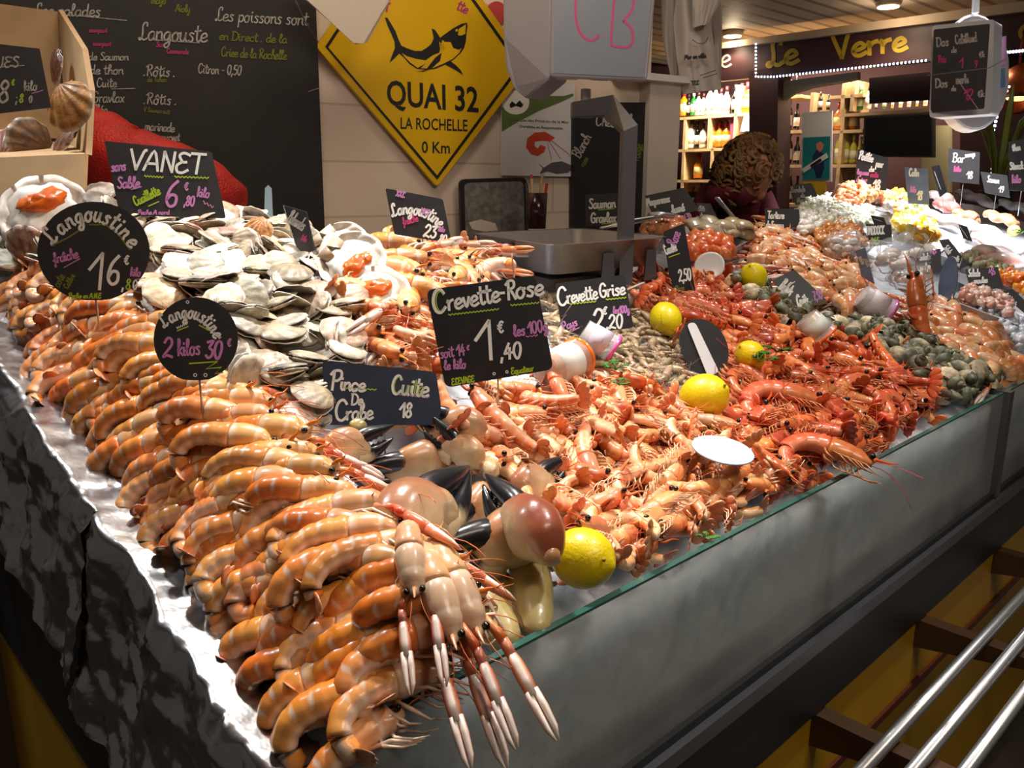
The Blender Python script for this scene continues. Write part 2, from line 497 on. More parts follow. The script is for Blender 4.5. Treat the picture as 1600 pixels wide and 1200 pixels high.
mb.prism([uv(-0.22, -0.018, 0.845), uv(3.6, -0.018, 0.845), uv(3.6, 0.02, 0.845), uv(-0.22, 0.02, 0.845)], (0, 0, 0.022))
C_(mb, 'bottom_rail', M['dark_steel'])
mb = MB(); mb.prism([uv(-0.21, -0.008, 0.867), uv(3.6, -0.008, 0.867), uv(3.6, 0.016, 0.867), uv(-0.21, 0.016, 0.867)], (0, 0, 0.012))
C_(mb, 'glass_gasket', M['black'])
mb = MB(); mb.prism([uv(-0.245, -0.012, 0.73), uv(3.6, -0.012, 0.73), uv(3.6, 0.03, 0.73), uv(-0.245, 0.03, 0.73)], (0, 0, 0.115))
C_(mb, 'front_panel', M['black'])
mb = MB(); mb.prism([uv(-0.235, -0.004, 0.1), uv(3.6, -0.004, 0.1), uv(3.6, 0.03, 0.1), uv(-0.235, 0.03, 0.1)], (0, 0, 0.63))
C_(mb, 'lower_panel', M['yellow_panel']).__setitem__('label', 'yellow lower panel')
mb = MB(); mb.prism([uv(-0.235, -0.01, 0.575), uv(3.6, -0.01, 0.575), uv(3.6, -0.0045, 0.575), uv(-0.235, -0.0045, 0.575)], (0, 0, 0.016))
C_(mb, 'panel_strip', mat('dark_red_strip', S(96, 40, 16), rough=0.5))
mb = MB(); mb.prism([uv(-0.235, 0.03, 0.8), uv(-0.205, 0.03, 0.8), uv(-0.205, 1.1, 0.8), uv(-0.235, 1.1, 0.8)], (0, 0, 0.23))
C_(mb, 'side_panel', M['black'])
mb = MB(); mb.prism([uv(-0.232, 0.03, 0.1), uv(-0.205, 0.03, 0.1), uv(-0.205, 1.1, 0.1), uv(-0.232, 1.1, 0.1)], (0, 0, 0.7))
C_(mb, 'lower_panel', M['yellow_panel'])
mb = MB(); mb.prism([uv(-0.2, 0.03, 0.1), uv(3.6, 0.03, 0.1), uv(3.6, 1.0, 0.1), uv(-0.2, 1.0, 0.1)], (0, 0, 0.72))
C_(mb, 'carcass', M['black'])
for k, (v_, z_) in enumerate([(-0.115, 0.735), (-0.163, 0.735), (-0.212, 0.735)]):
    mb = MB(); mb.sweep([uv(0.2, v_, z_), uv(3.6, v_, z_)], 0.0095, 0.0095, n=12)
    C_(mb, 'tray_rail', M['steel'], True)
for u_ in (0.62, 1.02, 1.45):
    mb = MB(); mb.prism([uv(u_, -0.004, 0.67), uv(u_, -0.22, 0.712), uv(u_, -0.22, 0.726), uv(u_, -0.004, 0.726)], UD * 0.03)
    C_(mb, 'rail_bracket', mat('bracket_brown', S(70, 46, 24), rough=0.5))

# crushed ice filling the counter
def ice_h(u, v):
    p = Vector((u * 14, v * 14, 0)); q = Vector((u * 45, v * 45, 3))
    return bed(u, v) + heap(u, v) * 0.45 - 0.012 + 0.010 * pnoise(p) + 0.006 * pnoise(q)
mb = MB(); NU, NV = 210, 56
vs, fs, cs = [], [], []
us = [-0.196 + (UMAX + 0.196) * (i / NU) ** 1.7 for i in range(NU + 1)]
for i, u_ in enumerate(us):
    for j in range(-5, NV + 1):
        if j < 0:
            k = -j / 5.0
            v_ = 0.020 + 0.004 * pnoise(Vector((u_ * 20, k * 9, 7))); z_ = ice_h(u_, 0.02) * (1 - k) + 0.885 * k
            v_ = max(v_, 0.011)
        else:
            v_ = 0.02 + (0.98 + 0.20 * sm(u_, 2.3, 2.7) - 0.02) * j / NV; z_ = ice_h(u_, v_)
        vs.append(uv(u_, v_, z_))
W_ = NV + 6
for i in range(NU):
    for j in range(W_ - 1):
        a = i * W_ + j
        fs.append((a, a + W_, a + W_ + 1, a + 1))
for i in range(NU):
    a = i * W_ + W_ - 1; b_ = i * W_
    fs.append((a, a + W_, b_ + W_, b_))
fs.append(tuple(range(W_))); fs.append(tuple(NU * W_ + k for k in range(W_)))
mb.add(vs, fs, (1, 1, 1))
tag(mb.build('crushed_ice', M['ice']), 'bed of crushed ice under the seafood behind the front glass', 'ice', kind='stuff')

# aluminium foil over the left end
def ridge(p):
    return 1 - abs(pnoise(p)) * 2.2
def foil(v0, v1, seed, label, drop_):
    mb = MB(); st = 0.0055; nv = int((v1 - v0) / st); prof = []
    line = [(-0.10, 0.0), (-0.2, 0.004), (-0.224, 0.008), (-0.238, -0.012), (-0.243, -0.05), (-0.250, -0.10), (-0.258, -0.15 - drop_ * 0.3), (-0.268, -0.18 - drop_)]
    for a, b in zip(line, line[1:]):
        m_ = max(2, int(math.hypot(b[0] - a[0], b[1] - a[1]) / st))
        prof += [(a[0] + (b[0] - a[0]) * k / m_, a[1] + (b[1] - a[1]) * k / m_) for k in range(m_)]
    prof.append(line[-1]); np_ = len(prof)
    vs, fs = [], []
    for i in range(nv + 1):
        v_ = v0 + (v1 - v0) * i / nv
        for j, (pu, pz) in enumerate(prof):
            w_ = j * st
            k = 0.6 + 0.4 * min(1, max(0, w_ - 0.1) / 0.05)
            wx = v_ + 0.02 * pnoise(Vector((v_ * 16, w_ * 16, seed)))
            d = 0.013 * ridge(Vector((wx * 11, w_ * 4.5, seed))) + 0.0065 * ridge(Vector((wx * 27 + 5, w_ * 22, seed * 2))) + 0.0028 * ridge(Vector((wx * 70, w_ * 62, seed * 3)))
            d = (d - 0.012) * k
            hem = 0.018 * pnoise(Vector((v_ * 13, 2, seed))) * (j / np_) ** 2
            vs.append(uv(pu - d, v_, bed(0, v_) + pz + d * 0.55 + hem))
    for i in range(nv):
        for j in range(np_ - 1):
            a = i * np_ + j
            fs += [(a, a + 1, a + np_ + 1, a + np_)]
    mb.add(vs, fs, (1, 1, 1))
    o = mb.build('foil_sheet', M['foil'], smooth=True)
    tag(o, label, 'aluminium foil')
foil(0.03, 0.40, 3.3, 'crumpled aluminium foil sheet folded over the corner beside the glass', 0.02)
foil(0.385, 1.05, 8.1, 'crumpled aluminium foil sheet lining the back of the left edge', 0.0)

# ================================================================ wine shop across the aisle
UF = 7.0
fu = lambda x, y: on_u(x, y, UF)
plum = mat('dark_plum_fascia', S(58, 30, 34), rough=0.5)
struct(px_prism('trim_2', mat('cream_beam', S(196, 172, 146), rough=0.6), [(1058, 76), (1640, -4), (1640, 13), (1058, 84)], lambda x, y: on_u(x, y, UF - 0.06), 0.15))
fas = empty('shop_fascia', 'dark plum fascia board with yellow script lettering over the wine shop', 'shop sign', fu(1300, 120))
def P_(o, par):
    o.parent = par; o.matrix_parent_inverse = Matrix.Translation(-Vector(par.location)); return o
P_(px_prism('board', plum, [(1058, 84), (1640, 13), (1640, 78), (1185, 121), (1058, 133)], fu, 0.08), fas)
struct(px_prism('wall_shop', mat('shop_back_wall', S(58, 26, 26), rough=0.8), [(1000, 60), (1700, 20), (1700, 420), (1000, 420)], lambda x, y: on_u(x, y, 8.6), 0.1))
struct(px_prism('trim_3', plum, [(1170, 110), (1216, 105), (1212, 420), (1172, 420)], lambda x, y: on_u(x, y, UF), 0.25))
struct(px_prism('trim_4', mat('cream_arch', S(150, 132, 108), rough=0.7), [(1216, 128), (1340, 112), (1340, 124), (1310, 130), (1268, 137), (1240, 146), (1217, 162)], lambda x, y: on_u(x, y, UF + 0.1), 0.06))
struct(px_prism('wall_cream', mat('cream_wall', S(198, 184, 140), rough=0.7), [(1440, 196), (1484, 196), (1484, 300), (1440, 300)], lambda x, y: on_u(x, y, 7.7), 0.06))

def shelf_unit(name, label, boards, posts, u0, dep, back=None, backc=None):
    t = empty(name, label, 'shelf unit', on_u(boards[0][0], boards[0][1], u0))
    for (x0, y0, x1, y1) in boards:
        mb = MB(); a, b = on_u(x0, y0, u0), on_u(x1, y1, u0)
        b.z = a.z
        mb.prism([a, b, b + UD * dep, a + UD * dep], (0, 0, -0.03))
        P_(fix_normals(mb.build('shelf', M['wood'], smooth=False)), t)
    for (x, y0, y1) in posts:
        mb = MB(); a, b = on_u(x, y1, u0), on_u(x, y0, u0)
        b = Vector((a.x, a.y, b.z))
        mb.prism([a, a - VD * 0.035, a - VD * 0.035 + UD * dep, a + UD * dep], (0, 0, b.z - a.z))
        P_(fix_normals(mb.build('upright', M['wood'], smooth=False)), t)
    return t
shelf_unit('spirits_shelf', 'lit pale wooden shelf unit of spirits beyond the white pillar', [(1046, 184.5, 1178, 178), (1046, 234, 1178, 229), (1046, 281, 1178, 279), (1046, 330, 1178, 328)],
    [(1063, 186, 300), (1107, 231, 300), (1140, 134, 300), (1104, 184, 232)], 7.6, 0.35)
shelf_unit('wine_shelf', 'pale wooden wine shelf in the shop window beside the teal poster', [(1209, 151, 1252, 148), (1209, 205, 1252, 202.5), (1209, 258, 1252, 256), (1209, 318, 1252, 316)],
    [(1252, 146, 330)], 7.5, 0.35)
shelf_unit('wine_shelf', 'pale wooden shelf of white wine right of the teal poster', [(1300, 204, 1348, 202.5), (1300, 257, 1348, 255.5), (1296, 150, 1348, 148)],
    [(1302, 172, 320), (1312, 128, 176), (1327, 126, 174)], 7.5, 0.35)
shelf_unit('bottle_shelf', 'long high shelf of bottles above the dark television', [(1310, 178, 1460, 168)], [], 7.5, 0.3)

# bottles: patterns, then copies
def bottle(kind):
    mb = MB()
    if kind == 'wine': prof, g, lab, capc = [(0.036, 0), (0.037, 0.02), (0.037, 0.18), (0.03, 0.21), (0.014, 0.24), (0.014, 0.30), (0.016, 0.302), (0.016, 0.32)], S(14, 18, 14), S(214, 212, 204), S(30, 26, 26)
    elif kind == 'sparkling': prof, g, lab, capc = [(0.042, 0), (0.044, 0.03), (0.043, 0.14), (0.03, 0.20), (0.018, 0.25), (0.017, 0.29), (0.02, 0.295), (0.02, 0.32)], S(16, 20, 14), S(200, 196, 188), S(206, 200, 190)
    elif kind == 'white': prof, g, lab, capc = [(0.036, 0), (0.037, 0.02), (0.037, 0.17), (0.03, 0.205), (0.014, 0.24), (0.014, 0.31)], S(196, 188, 60), S(226, 224, 190), S(190, 180, 70)
    elif kind == 'amber': prof, g, lab, capc = [(0.045, 0), (0.047, 0.02), (0.047, 0.13), (0.03, 0.16), (0.017, 0.175), (0.017, 0.21), (0.02, 0.212), (0.02, 0.24)], S(214, 120, 20), S(240, 210, 140), S(150, 30, 40)
    elif kind == 'pale': prof, g, lab, capc = [(0.042, 0), (0.043, 0.02), (0.043, 0.16), (0.03, 0.19), (0.016, 0.21), (0.016, 0.26), (0.018, 0.262), (0.018, 0.28)], S(230, 222, 206), S(244, 240, 228), S(60, 20, 26)
    else: prof, g, lab, capc = [(0.040, 0), (0.041, 0.02), (0.041, 0.16), (0.03, 0.19), (0.015, 0.21), (0.015, 0.27), (0.017, 0.272), (0.017, 0.29)], S(28, 120, 48), S(206, 220, 196), S(220, 220, 210)
    root = empty('bottle', 'bottle', 'bottle')
    mb.lathe(prof, 14, g); mb.build('body', M['vc_gloss'], root)
    r1 = prof[2][0] + 0.001
    mb = MB(); mb.lathe([(r1, prof[2][1] * 0.25), (r1, prof[2][1] * 0.85)], 14, lab); mb.build('label_band', M['vc'], root)
    rc = prof[-1][0] + 0.0015
    mb = MB(); mb.lathe([(rc, prof[-1][1] - 0.055), (rc, prof[-1][1] + 0.002)], 12, capc); mb.build('cap', M['vc'], root)
    return root, prof[-1][1]
BOT = {k: bottle(k) for k in ('wine', 'sparkling', 'white', 'amber', 'pale', 'green')}
KINDL = {'wine': 'dark wine bottle with a pale label', 'sparkling': 'sparkling wine bottle with pale foil neck', 'white': 'yellow green white wine bottle', 'amber': 'amber spirit bottle', 'pale': 'pale spirit bottle', 'green': 'green glass bottle'}
def row(kinds, x0, x1, y0, y1, hpx, u0, where, group):
    n = len(kinds)
    for i, k in enumerate(kinds):
        if k == '-': continue
        x = x0 + (x1 - x0) * (i + 0.5) / n; y = y0 + (y1 - y0) * (i + 0.5) / n
        p = on_u(x, y, u0); src, h = BOT[k]
        t = (p - CAM).y * CP
        s = hpx * t / F / h * (1 + 0.10 * math.sin(i * 2.3 + x))
        copy_tree(src, Matrix.Translation(p) @ Matrix.Rotation(i * 1.3, 4, 'Z') @ Matrix.Scale(s, 4), KINDL[k] + ' ' + where, group)
a_, p_, w_, s_, g_, e_ = 'amber', 'pale', 'wine', 'sparkling', 'green', 'white'
row([p_, a_, w_, g_, p_, p_], 1056, 1102, 182, 180, 34, 7.7, 'on the top shelf left of the bright lamp', 'spirits on the top shelf')
row([p_, p_, p_, p_], 1104, 1138, 180, 179, 42, 7.7, 'on the brightly lit top shelf', 'spirits on the top shelf')
row([w_, p_, a_], 1142, 1172, 178, 177, 44, 7.7, 'on the top shelf beside the plum pillar', 'spirits on the top shelf')
row([w_, p_, w_, p_], 1066, 1102, 232, 231, 40, 7.7, 'on the middle spirits shelf', 'bottles on the middle spirits shelf')
row([a_, a_, a_], 1108, 1139, 230, 229, 34, 7.7, 'glowing on the middle spirits shelf', 'amber bottles on the middle spirits shelf')
row([w_, a_], 1062, 1100, 279, 278, 38, 7.7, 'on the lower spirits shelf', 'bottles on the lower spirits shelf')
row([w_, w_, w_], 1064, 1100, 325, 324, 34, 7.7, 'on the lowest spirits shelf', 'bottles on the lowest spirits shelf')
row([p_, p_, w_], 1212, 1250, 149, 148, 30, 7.6, 'under the cream arch', 'bottles under the cream arch')
row([s_, w_, w_], 1212, 1250, 204, 203, 42, 7.6, 'on the upper window wine shelf', 'bottles on the upper window shelf')
row([s_, w_, w_], 1212, 1250, 257, 256, 44, 7.6, 'on the lower window wine shelf', 'bottles on the lower window shelf')
row([w_, s_, w_], 1212, 1250, 317, 316, 44, 7.6, 'on the lowest window wine shelf', 'bottles on the lowest window shelf')
row([w_, w_, w_], 1262, 1300, 173, 171, 24, 7.6, 'above the teal poster', 'bottles above the poster')
row([w_, '-', g_, p_], 1312, 1362, 174, 170, 36, 7.6, 'on the high shelf left of the dark board', 'bottles on the high shelf')
row([w_, g_, e_, p_, p_, e_, p_], 1362, 1452, 171, 165, 18, 7.6, 'under the dark wall board', 'bottles under the dark wall board')
row([a_, w_, a_, '-'], 1304, 1348, 203, 202, 38, 7.6, 'on the shelf beside the television', 'bottles beside the television')
row([e_, e_, e_, e_], 1303, 1348, 256, 255, 44, 7.6, 'on the shelf under the television', 'white wines under the television')
for k in BOT: drop(BOT[k][0])
bx = px_prism('gift_box', mat('pink_box', S(196, 84, 116), rough=0.5), [(1141, 181), (1152, 180), (1151, 227), (1141, 228)], lambda x, y: on_u(x, y, 7.65), 0.1)
tag(bx, 'tall pink gift box on the middle spirits shelf', 'box')
lp = empty('table_lamp', 'small lamp with a white shade on the shelf by the plum pillar', 'lamp', on_u(1166, 228, 7.6))
q = Vector(lp.location)
mb = MB(); mb.lathe([(0.05, 0.0), (0.05, 0.02), (0.02, 0.04), (0.04, 0.12), (0.015, 0.17)], 12, S(60, 50, 46)); mb.build('base', M['vc'], lp)
mb = MB(); mb.lathe([(0.075, 0.15), (0.045, 0.30)], 14); mb.build('lamp_shade', mat('lit_shade', S(240, 232, 210), emit=(1, 0.9, 0.75), es=1.6), lp)
# dark board, television, poster
tag(px_prism('wall_board', mat('wine_board', S(36, 26, 26), rough=0.95, spec=0.05), [(1358, 122), (1456, 112), (1456, 156), (1358, 162)], lambda x, y: on_u(x, y, 7.45), 0.03), 'dark wall board with a faint wine glass over the bottles', 'board')
tv = empty('television', 'dark television on the wall under the high bottle shelf', 'television', on_u(1400, 214, 7.4))
P_(px_prism('frame', M['black'], [(1350, 182), (1458, 176), (1458, 246), (1348, 245)], lambda x, y: on_u(x, y, 7.4), 0.06), tv)
P_(px_prism('screen', mat('screen', (0.004, 0.004, 0.004), rough=0.3), [(1353, 185), (1455, 179), (1455, 242), (1351, 242)], lambda x, y: on_u(x, y, 7.395), 0.004), tv)
ps = empty('shop_poster', 'teal and white poster in the shop window between two wine shelves', 'poster', on_u(1277, 228, 7.3))
P_(px_prism('paper_sheet', M['white_plastic'], [(1253, 176), (1300, 173), (1299, 284), (1252, 285)], lambda x, y: on_u(x, y, 7.3), 0.02), ps)
P_(px_prism('printed_panel', mat('teal_print', S(22, 128, 138), rough=0.5), [(1255, 215), (1297, 213), (1296, 279), (1254, 281)], lambda x, y: on_u(x, y, 7.29), 0.004), ps)
P_(px_prism('printed_figure', mat('navy_print', S(30, 46, 84), rough=0.5), [(1272, 262), (1270, 244), (1276, 233), (1286, 240), (1288, 262), (1283, 277), (1276, 277)], lambda x, y: on_u(x, y, 7.285), 0.003), ps)
P_(px_prism('printed_face', mat('pink_print', S(214, 130, 120), rough=0.5), [(1276, 233), (1275, 225), (1282, 221), (1287, 226), (1285, 233), (1280, 239)], lambda x, y: on_u(x, y, 7.285), 0.003), ps)
P_(px_prism('paper_strip', M['white_plastic'], [(1253, 264), (1291, 239), (1294, 246), (1256, 270)], lambda x, y: on_u(x, y, 7.28), 0.003), ps)
P_(px_prism('paper_strip', M['black'], [(1266, 258), (1282, 247), (1284, 251), (1268, 262)], lambda x, y: on_u(x, y, 7.276), 0.003), ps)
tag(px_prism('notice_sheet', mat('yellow_paper', S(214, 176, 40), rough=0.6), [(1254, 284), (1290, 282), (1290, 306), (1254, 308)], lambda x, y: on_u(x, y, 7.3), 0.02), 'yellow notice below the teal poster', 'notice')
# recessed ceiling lamps
lampm = mat('lamp_glow', (1, 0.9, 0.7), emit=(1, 0.82, 0.5), es=14)
for (x, y, lb) in ((1145, 48, 'round recessed ceiling lamp glowing above the white pillar'), (1389, 0, 'round recessed ceiling lamp at the top edge of the photo')):
    r = ray(x, y); t = (2.95 - 1.5) / r.z; p = CAM + r * t
    L_ = empty('ceiling_lamp', lb, 'ceiling lamp', p)
    mb = MB(); mb.lathe([(0.1, 0.0), (0.1, -0.03), (0.085, -0.05)], 20, S(200, 180, 150)); mb.build('rim', M['vc'], L_)
    mb = MB(); mb.lathe([(0.082, -0.045), (0.082, -0.056), (0.05, -0.062)], 20); mb.build('diffuser', lampm, L_)
    d = bpy.data.lights.new('ceiling_lamp_light', 'POINT'); d.energy = 4; d.color = (1, 0.8, 0.55); d.shadow_soft_size = 0.06
    o = bpy.data.objects.new('ceiling_lamp_light', d); o.location = p + Vector((0, 0, -0.12)); COL.objects.link(o)
    spot('ceiling_downlight', p + Vector((0, 0, -0.1)), p + Vector((0, 0, -2)), 26, 140, 0.6, 0.06, (1, 0.8, 0.55))
# string of small white LEDs
def led_string(label, path, n, u0):
    t = empty('light_string', label, 'string lights', on_u(path[0][0], path[0][1], u0))
    pts = [on_u(x, y, u0) for x, y in path]
    mb = MB(); mb.sweep(pts, 0.006, 0.006, n=6, col=S(40, 40, 44)); P_(mb.build('cord', M['vc'], None), t)
    segs = [(pts[i + 1] - pts[i]).length for i in range(len(pts) - 1)]; tot = sum(segs)
    bm_ = None
    for k in range(n):
        d = tot * (k + 0.5) / n; i = 0
        while d > segs[i] and i < len(segs) - 1: d -= segs[i]; i += 1
        q = pts[i].lerp(pts[i + 1], d / segs[i])
        if bm_ is None:
            mb = MB(); mb.ball((0, 0, 0), 0.010, n=8, m=5); bm_ = mb.build('bulb', ledm, t); o = bm_
        else:
            o = bm_.copy(); COL.objects.link(o); o.parent = t
        o.location = q - Vector(t.location)
ledm = mat('led_white', (1, 1, 1), emit=(0.62, 0.72, 1.0), es=4)
led_string('string of white lights along the bottom of the plum fascia', [(1181, 66), (1181, 120), (1210, 120), (1450, 94)], 58, UF - 0.1)
led_string('string of white lights hanging right of the hanging scale', [(1578, 132), (1562, 165), (1552, 205), (1550, 280)], 22, 6.0)
led_string('short string of white lights at the right edge', [(1552, 84), (1610, 78)], 12, 6.0)
# right edge of the aisle: copper pan, lamp, plant
tag(px_prism('wall_panel', plum, [(1500, 60), (1640, 40), (1640, 320), (1500, 320)], lambda x, y: on_u(x, y, 7.2), 0.05), 'dark plum wall panel behind the potted plant', 'panel')
cp = empty('copper_pan', 'round copper coloured pan hanging at the right edge of the shop', 'pan', on_u(1588, 138, 6.2))
mb = MB(); mb.lathe([(0.02, 0), (0.15, 0.01), (0.17, 0.05), (0.172, 0.05), (0.155, 0.0), (0.02, -0.012)], 24, S(206, 92, 30), M=Matrix.Rotation(R(90), 4, 'Y') @ Matrix.Rotation(R(-20), 4, 'X'))
mb.build('bowl', mat('copper', S(206, 92, 30), rough=0.3, metal=0.6), cp)
mb = MB(); mb.sweep([(0, 0, 0.15), (0, 0, 0.34)], 0.015, 0.01, n=8, col=S(150, 60, 24)); mb.build('handle', M['vc'], cp)
wl2 = empty('wall_light', 'small glowing lamp under the copper pan', 'lamp', on_u(1590, 152, 6.1))
mb = MB(); mb.lathe([(0.03, 0.03), (0.10, 0.0)], 16, S(80, 40, 20)); mb.build('lamp_shade', M['vc'], wl2)
mb = MB(); mb.ball((0, 0, -0.005), 0.07, 0.07, 0.02, n=14, m=7); mb.build('bulb', mat('warm_bulb', (1, .7, .3), emit=(1, 0.55, 0.15), es=3), wl2)
pl = empty('potted_plant', 'tall green plant with strap leaves among the price boards at the right', 'plant', on_u(1558, 300, 5.0))
for k in range(11):
    a = k * 2.4; l = 0.35 + 0.25 * ((k * 37) % 10) / 10
    mb = MB(); dx, dy = math.cos(a), math.sin(a)
    mb.sweep([(dx * 0.02, dy * 0.02, 0), (dx * 0.05, dy * 0.05, l * 0.4), (dx * 0.12, dy * 0.12, l * 0.8), (dx * 0.22, dy * 0.22, l)], [0.012, 0.022, 0.02, 0.003], 0.003, n=6, col=S(92 + k * 4, 104 + k * 3, 36))
    mb.build('leaf', M['vc'], pl)
mb = MB(); mb.lathe([(0.07, -0.16), (0.09, 0.0), (0.095, 0.01)], 16, S(70, 60, 50)); mb.build('pot', M['vc'], pl)
# ================================================================ handwriting
GL = {
'a':(10,"8 9 5 10 2 8 1 4 3 0 6 1 8 5 8 9|8 9 8 3 10 0"),'b':(9,"1 8 5 14 5 19 3 20 2 15 2 2 5 0 8 3 8 7 5 9 2 6"),
'c':(9,"8 8 5 10 2 8 1 4 3 0 6 0 8 2"),'d':(10,"8 8 5 10 2 8 1 4 3 0 6 1 8 5|8 20 8 4 10 0"),'e':(9,"1 4 5 5 8 7 6 10 3 9 1 5 2 1 5 0 9 2"),
'f':(8,"0 5 4 9 7 16 6 20 4 18 4 0 4 -7 2 -5 4 0 7 3"),'g':(10,"8 9 5 10 2 8 1 4 3 1 6 2 8 9|8 9 8 -4 5 -8 2 -6 4 -3 10 1"),
'h':(10,"1 6 5 14 5 19 3 20 2 14 2 0|2 5 5 9 8 8 8 2 10 0"),'i':(5,"2 10 2 3 4 0|2 14 2 15.5"),'j':(5,"3 10 3 -4 1 -8 -1 -6|3 14 3 15.5"),
'k':(9,"1 7 4 14 4 19 2 20 2 0|8 10 3 5 5 4 9 0"),'l':(6,"0 5 4 12 5 18 3 20 2 16 2 3 4 0 6 2"),
'm':(13,"1 10 1 0|1 7 4 10 6 8 6 0|6 7 9 10 11 8 11 3 13 0"),'n':(9,"1 10 1 0|1 7 5 10 7 8 7 3 9 0"),
'o':(10,"5 10 2 8 1 4 3 0 6 0 8 4 7 8 5 10 7 9 9 9"),'p':(9,"2 10 2 -8|2 7 5 10 8 8 8 3 5 0 2 2"),
'q':(10,"8 9 5 10 2 8 1 4 3 0 6 1 8 5|8 10 8 -8 11 -4"),'r':(8,"1 8 2 10 2 0|2 6 4 9 7 10"),'s':(8,"7 9 4 10 2 8 6 4 5 0 1 1"),
't':(7,"3 18 3 3 5 0 7 2|0 12 7 13"),'u':(10,"1 10 1 3 3 0 6 2 7 10|7 10 7 3 9 0"),'v':(8,"1 10 4 0 7 10"),
'w':(12,"1 10 3 0 6 8 9 0 11 10"),'x':(8,"1 10 7 0|7 10 1 0"),'y':(9,"1 10 1 4 3 2 7 5|7 10 7 -5 4 -8 2 -6 9 1"),'z':(8,"1 10 7 10 1 0 8 0"),
'A':(12,"0 0 6 20 11 0|2 7 10 7"),'B':(12,"2 0 2 20|0 18 6 20 10 17 8 12 3 11|4 11 10 9 10 3 6 0 0 1"),'C':(12,"10 16 7 20 3 18 1 10 3 2 7 0 11 4"),
'D':(13,"2 0 2 20|0 19 7 19 12 13 11 4 6 0 1 0"),'E':(11,"10 18 5 20 2 17 5 11 8 11|5 11 1 7 2 1 6 0 10 3"),'F':(10,"2 0 2 20 10 20|2 11 8 11"),
'G':(12,"10 16 7 20 3 18 1 10 3 2 7 0 10 3 10 9 6 9"),'H':(12,"2 20 2 0|10 20 10 0|2 10 10 11"),'I':(5,"2 20 2 0"),'J':(8,"6 20 6 4 3 0 0 3"),
'K':(11,"2 20 2 0|10 20 2 9 10 0"),'L':(11,"9 16 9 19.5 6 20 4 16 4.5 9 4 3 2 0 .5 1 1.5 2.6 4 2 7 0 11 2.5"),'M':(14,"1 0 3 20 7 6 11 20 13 0"),
'N':(12,"2 0 2 20|2 20 10 0|10 0 10 20"),'O':(13,"6 20 2 17 1 9 4 1 7 0 11 5 11 14 8 19 6 20"),'P':(11,"3 0 3 20|0 16 3 20 9 20 10 14 7 10 3 10"),
'Q':(13,"6 20 2 17 1 9 4 1 7 0 11 5 11 14 8 19 6 20|7 5 13 -2"),'R':(12,"3 0 3 20|0 16 4 20 9 19 9 13 3 10 6 9 11 0"),
'S':(10,"9 18 5 20 2 16 8 8 8 2 4 0 1 3"),'T':(11,"0 20 11 20|6 20 6 0"),'U':(12,"2 20 2 4 5 0 9 3 10 20"),'V':(12,"0 20 6 0|6 0 10 18 12 20"),
'X':(10,"1 20 9 0|9 20 1 0"),'Y':(10,"1 20 5 10 9 20|5 10 5 0"),
'0':(11,"5 20 2 17 1 8 4 0 7 1 9 10 8 18 5 20"),'1':(8,"0 11 6 20|6 20 6 0"),'2':(11,"1 15 4 20 8 18 8 12 2 3 1 0 4 2 10 0"),
'3':(10,"1 18 8 20 4 12 8 9 8 3 4 0 1 3"),'4':(11,"6 20 1 7|1 7 10 8|7 14 7 0"),'5':(10,"9 20 3 20|3 20 2 12 7 11 9 5 5 0 1 2"),
'6':(10,"8 20 3 14 1 5 4 0 8 2 8 8 4 9 1 5"),'7':(10,"1 20 9 20|9 20 4 0|3 10 9 11"),'8':(10,"5 11 2 15 5 20 8 16 5 11 1 5 4 0 8 3 7 8 5 11"),
'9':(10,"8 14 5 10 2 13 3 19 7 20 8 15 8 8 5 0"),'~':(10,"9 17 6 19 3 15 3 4 6 0 9 3|0 12 7 13|0 7 6 8"),
',':(4,"2 2 1 -4"),'.':(4,"1 0 1.5 1"),'-':(8,"1 8 6 8"),"'":(3,"1 20 1 16"),';':(4,"2 10 2 9|2 2 1 -4"),
'^':(0,"-7 13 -4 17 -2 13"),'`':(0,"-5 13 -2 17"),' ':(6,""),
}
def smooth_line(p, k=4):
    if len(p) < 3: return p
    out = []
    for i in range(len(p) - 1):
        p0 = p[max(i - 1, 0)]; p1 = p[i]; p2 = p[i + 1]; p3 = p[min(i + 2, len(p) - 1)]
        for q in range(k):
            t = q / k
            out.append(tuple(0.5 * (2 * p1[d] + (p2[d] - p0[d]) * t + (2 * p0[d] - 5 * p1[d] + 4 * p2[d] - p3[d]) * t * t + (3 * p1[d] - p0[d] - 3 * p2[d] + p3[d]) * t ** 3) for d in (0, 1)))
    out.append(p[-1])
    return out
def strokes(text, x, y, h, ang=0.0, sx=1.0, arc=None, slant=0.08):
    """polylines in photo pixels; (x, y) is the left end of the baseline; arc bends it: bulge in pixels over a span"""
    out = []; s = h / 20.0; cx = 0.0
    total = sum(GL.get(c, GL[' '])[0] for c in text) * s * sx
    ca, sa = math.cos(R(ang)), math.sin(R(ang))
    for c in text:
        adv, d = GL.get(c, GL[' '])
        for st in d.split('|'):
            n = [float(q) for q in st.split()]
            if not n: continue
            pl = smooth_line([(n[i], n[i + 1]) for i in range(0, len(n), 2)])
            res = []
            for (gx, gy) in pl:
                lx = cx + (gx + gy * slant) * s * sx; ly = gy * s
                if arc:
                    f = (cx + adv * s * sx / 2) / max(total, 1e-6)
                    base = -4 * arc * f * (1 - f)
                    tilt = -4 * arc * (1 - 2 * f) / total
                    dx = lx - (cx + adv * s * sx / 2)
                    c2 = 1 / math.sqrt(1 + tilt * tilt); s2 = tilt * c2
                    X = cx + adv * s * sx / 2 + dx * c2 + ly * s2
                    Y = base + dx * s2 - ly * c2
                else: X, Y = lx, -ly
                res.append((x + X * ca - Y * sa, y + X * sa + Y * ca))
            out.append(res)
        cx += adv * s * sx
    return out
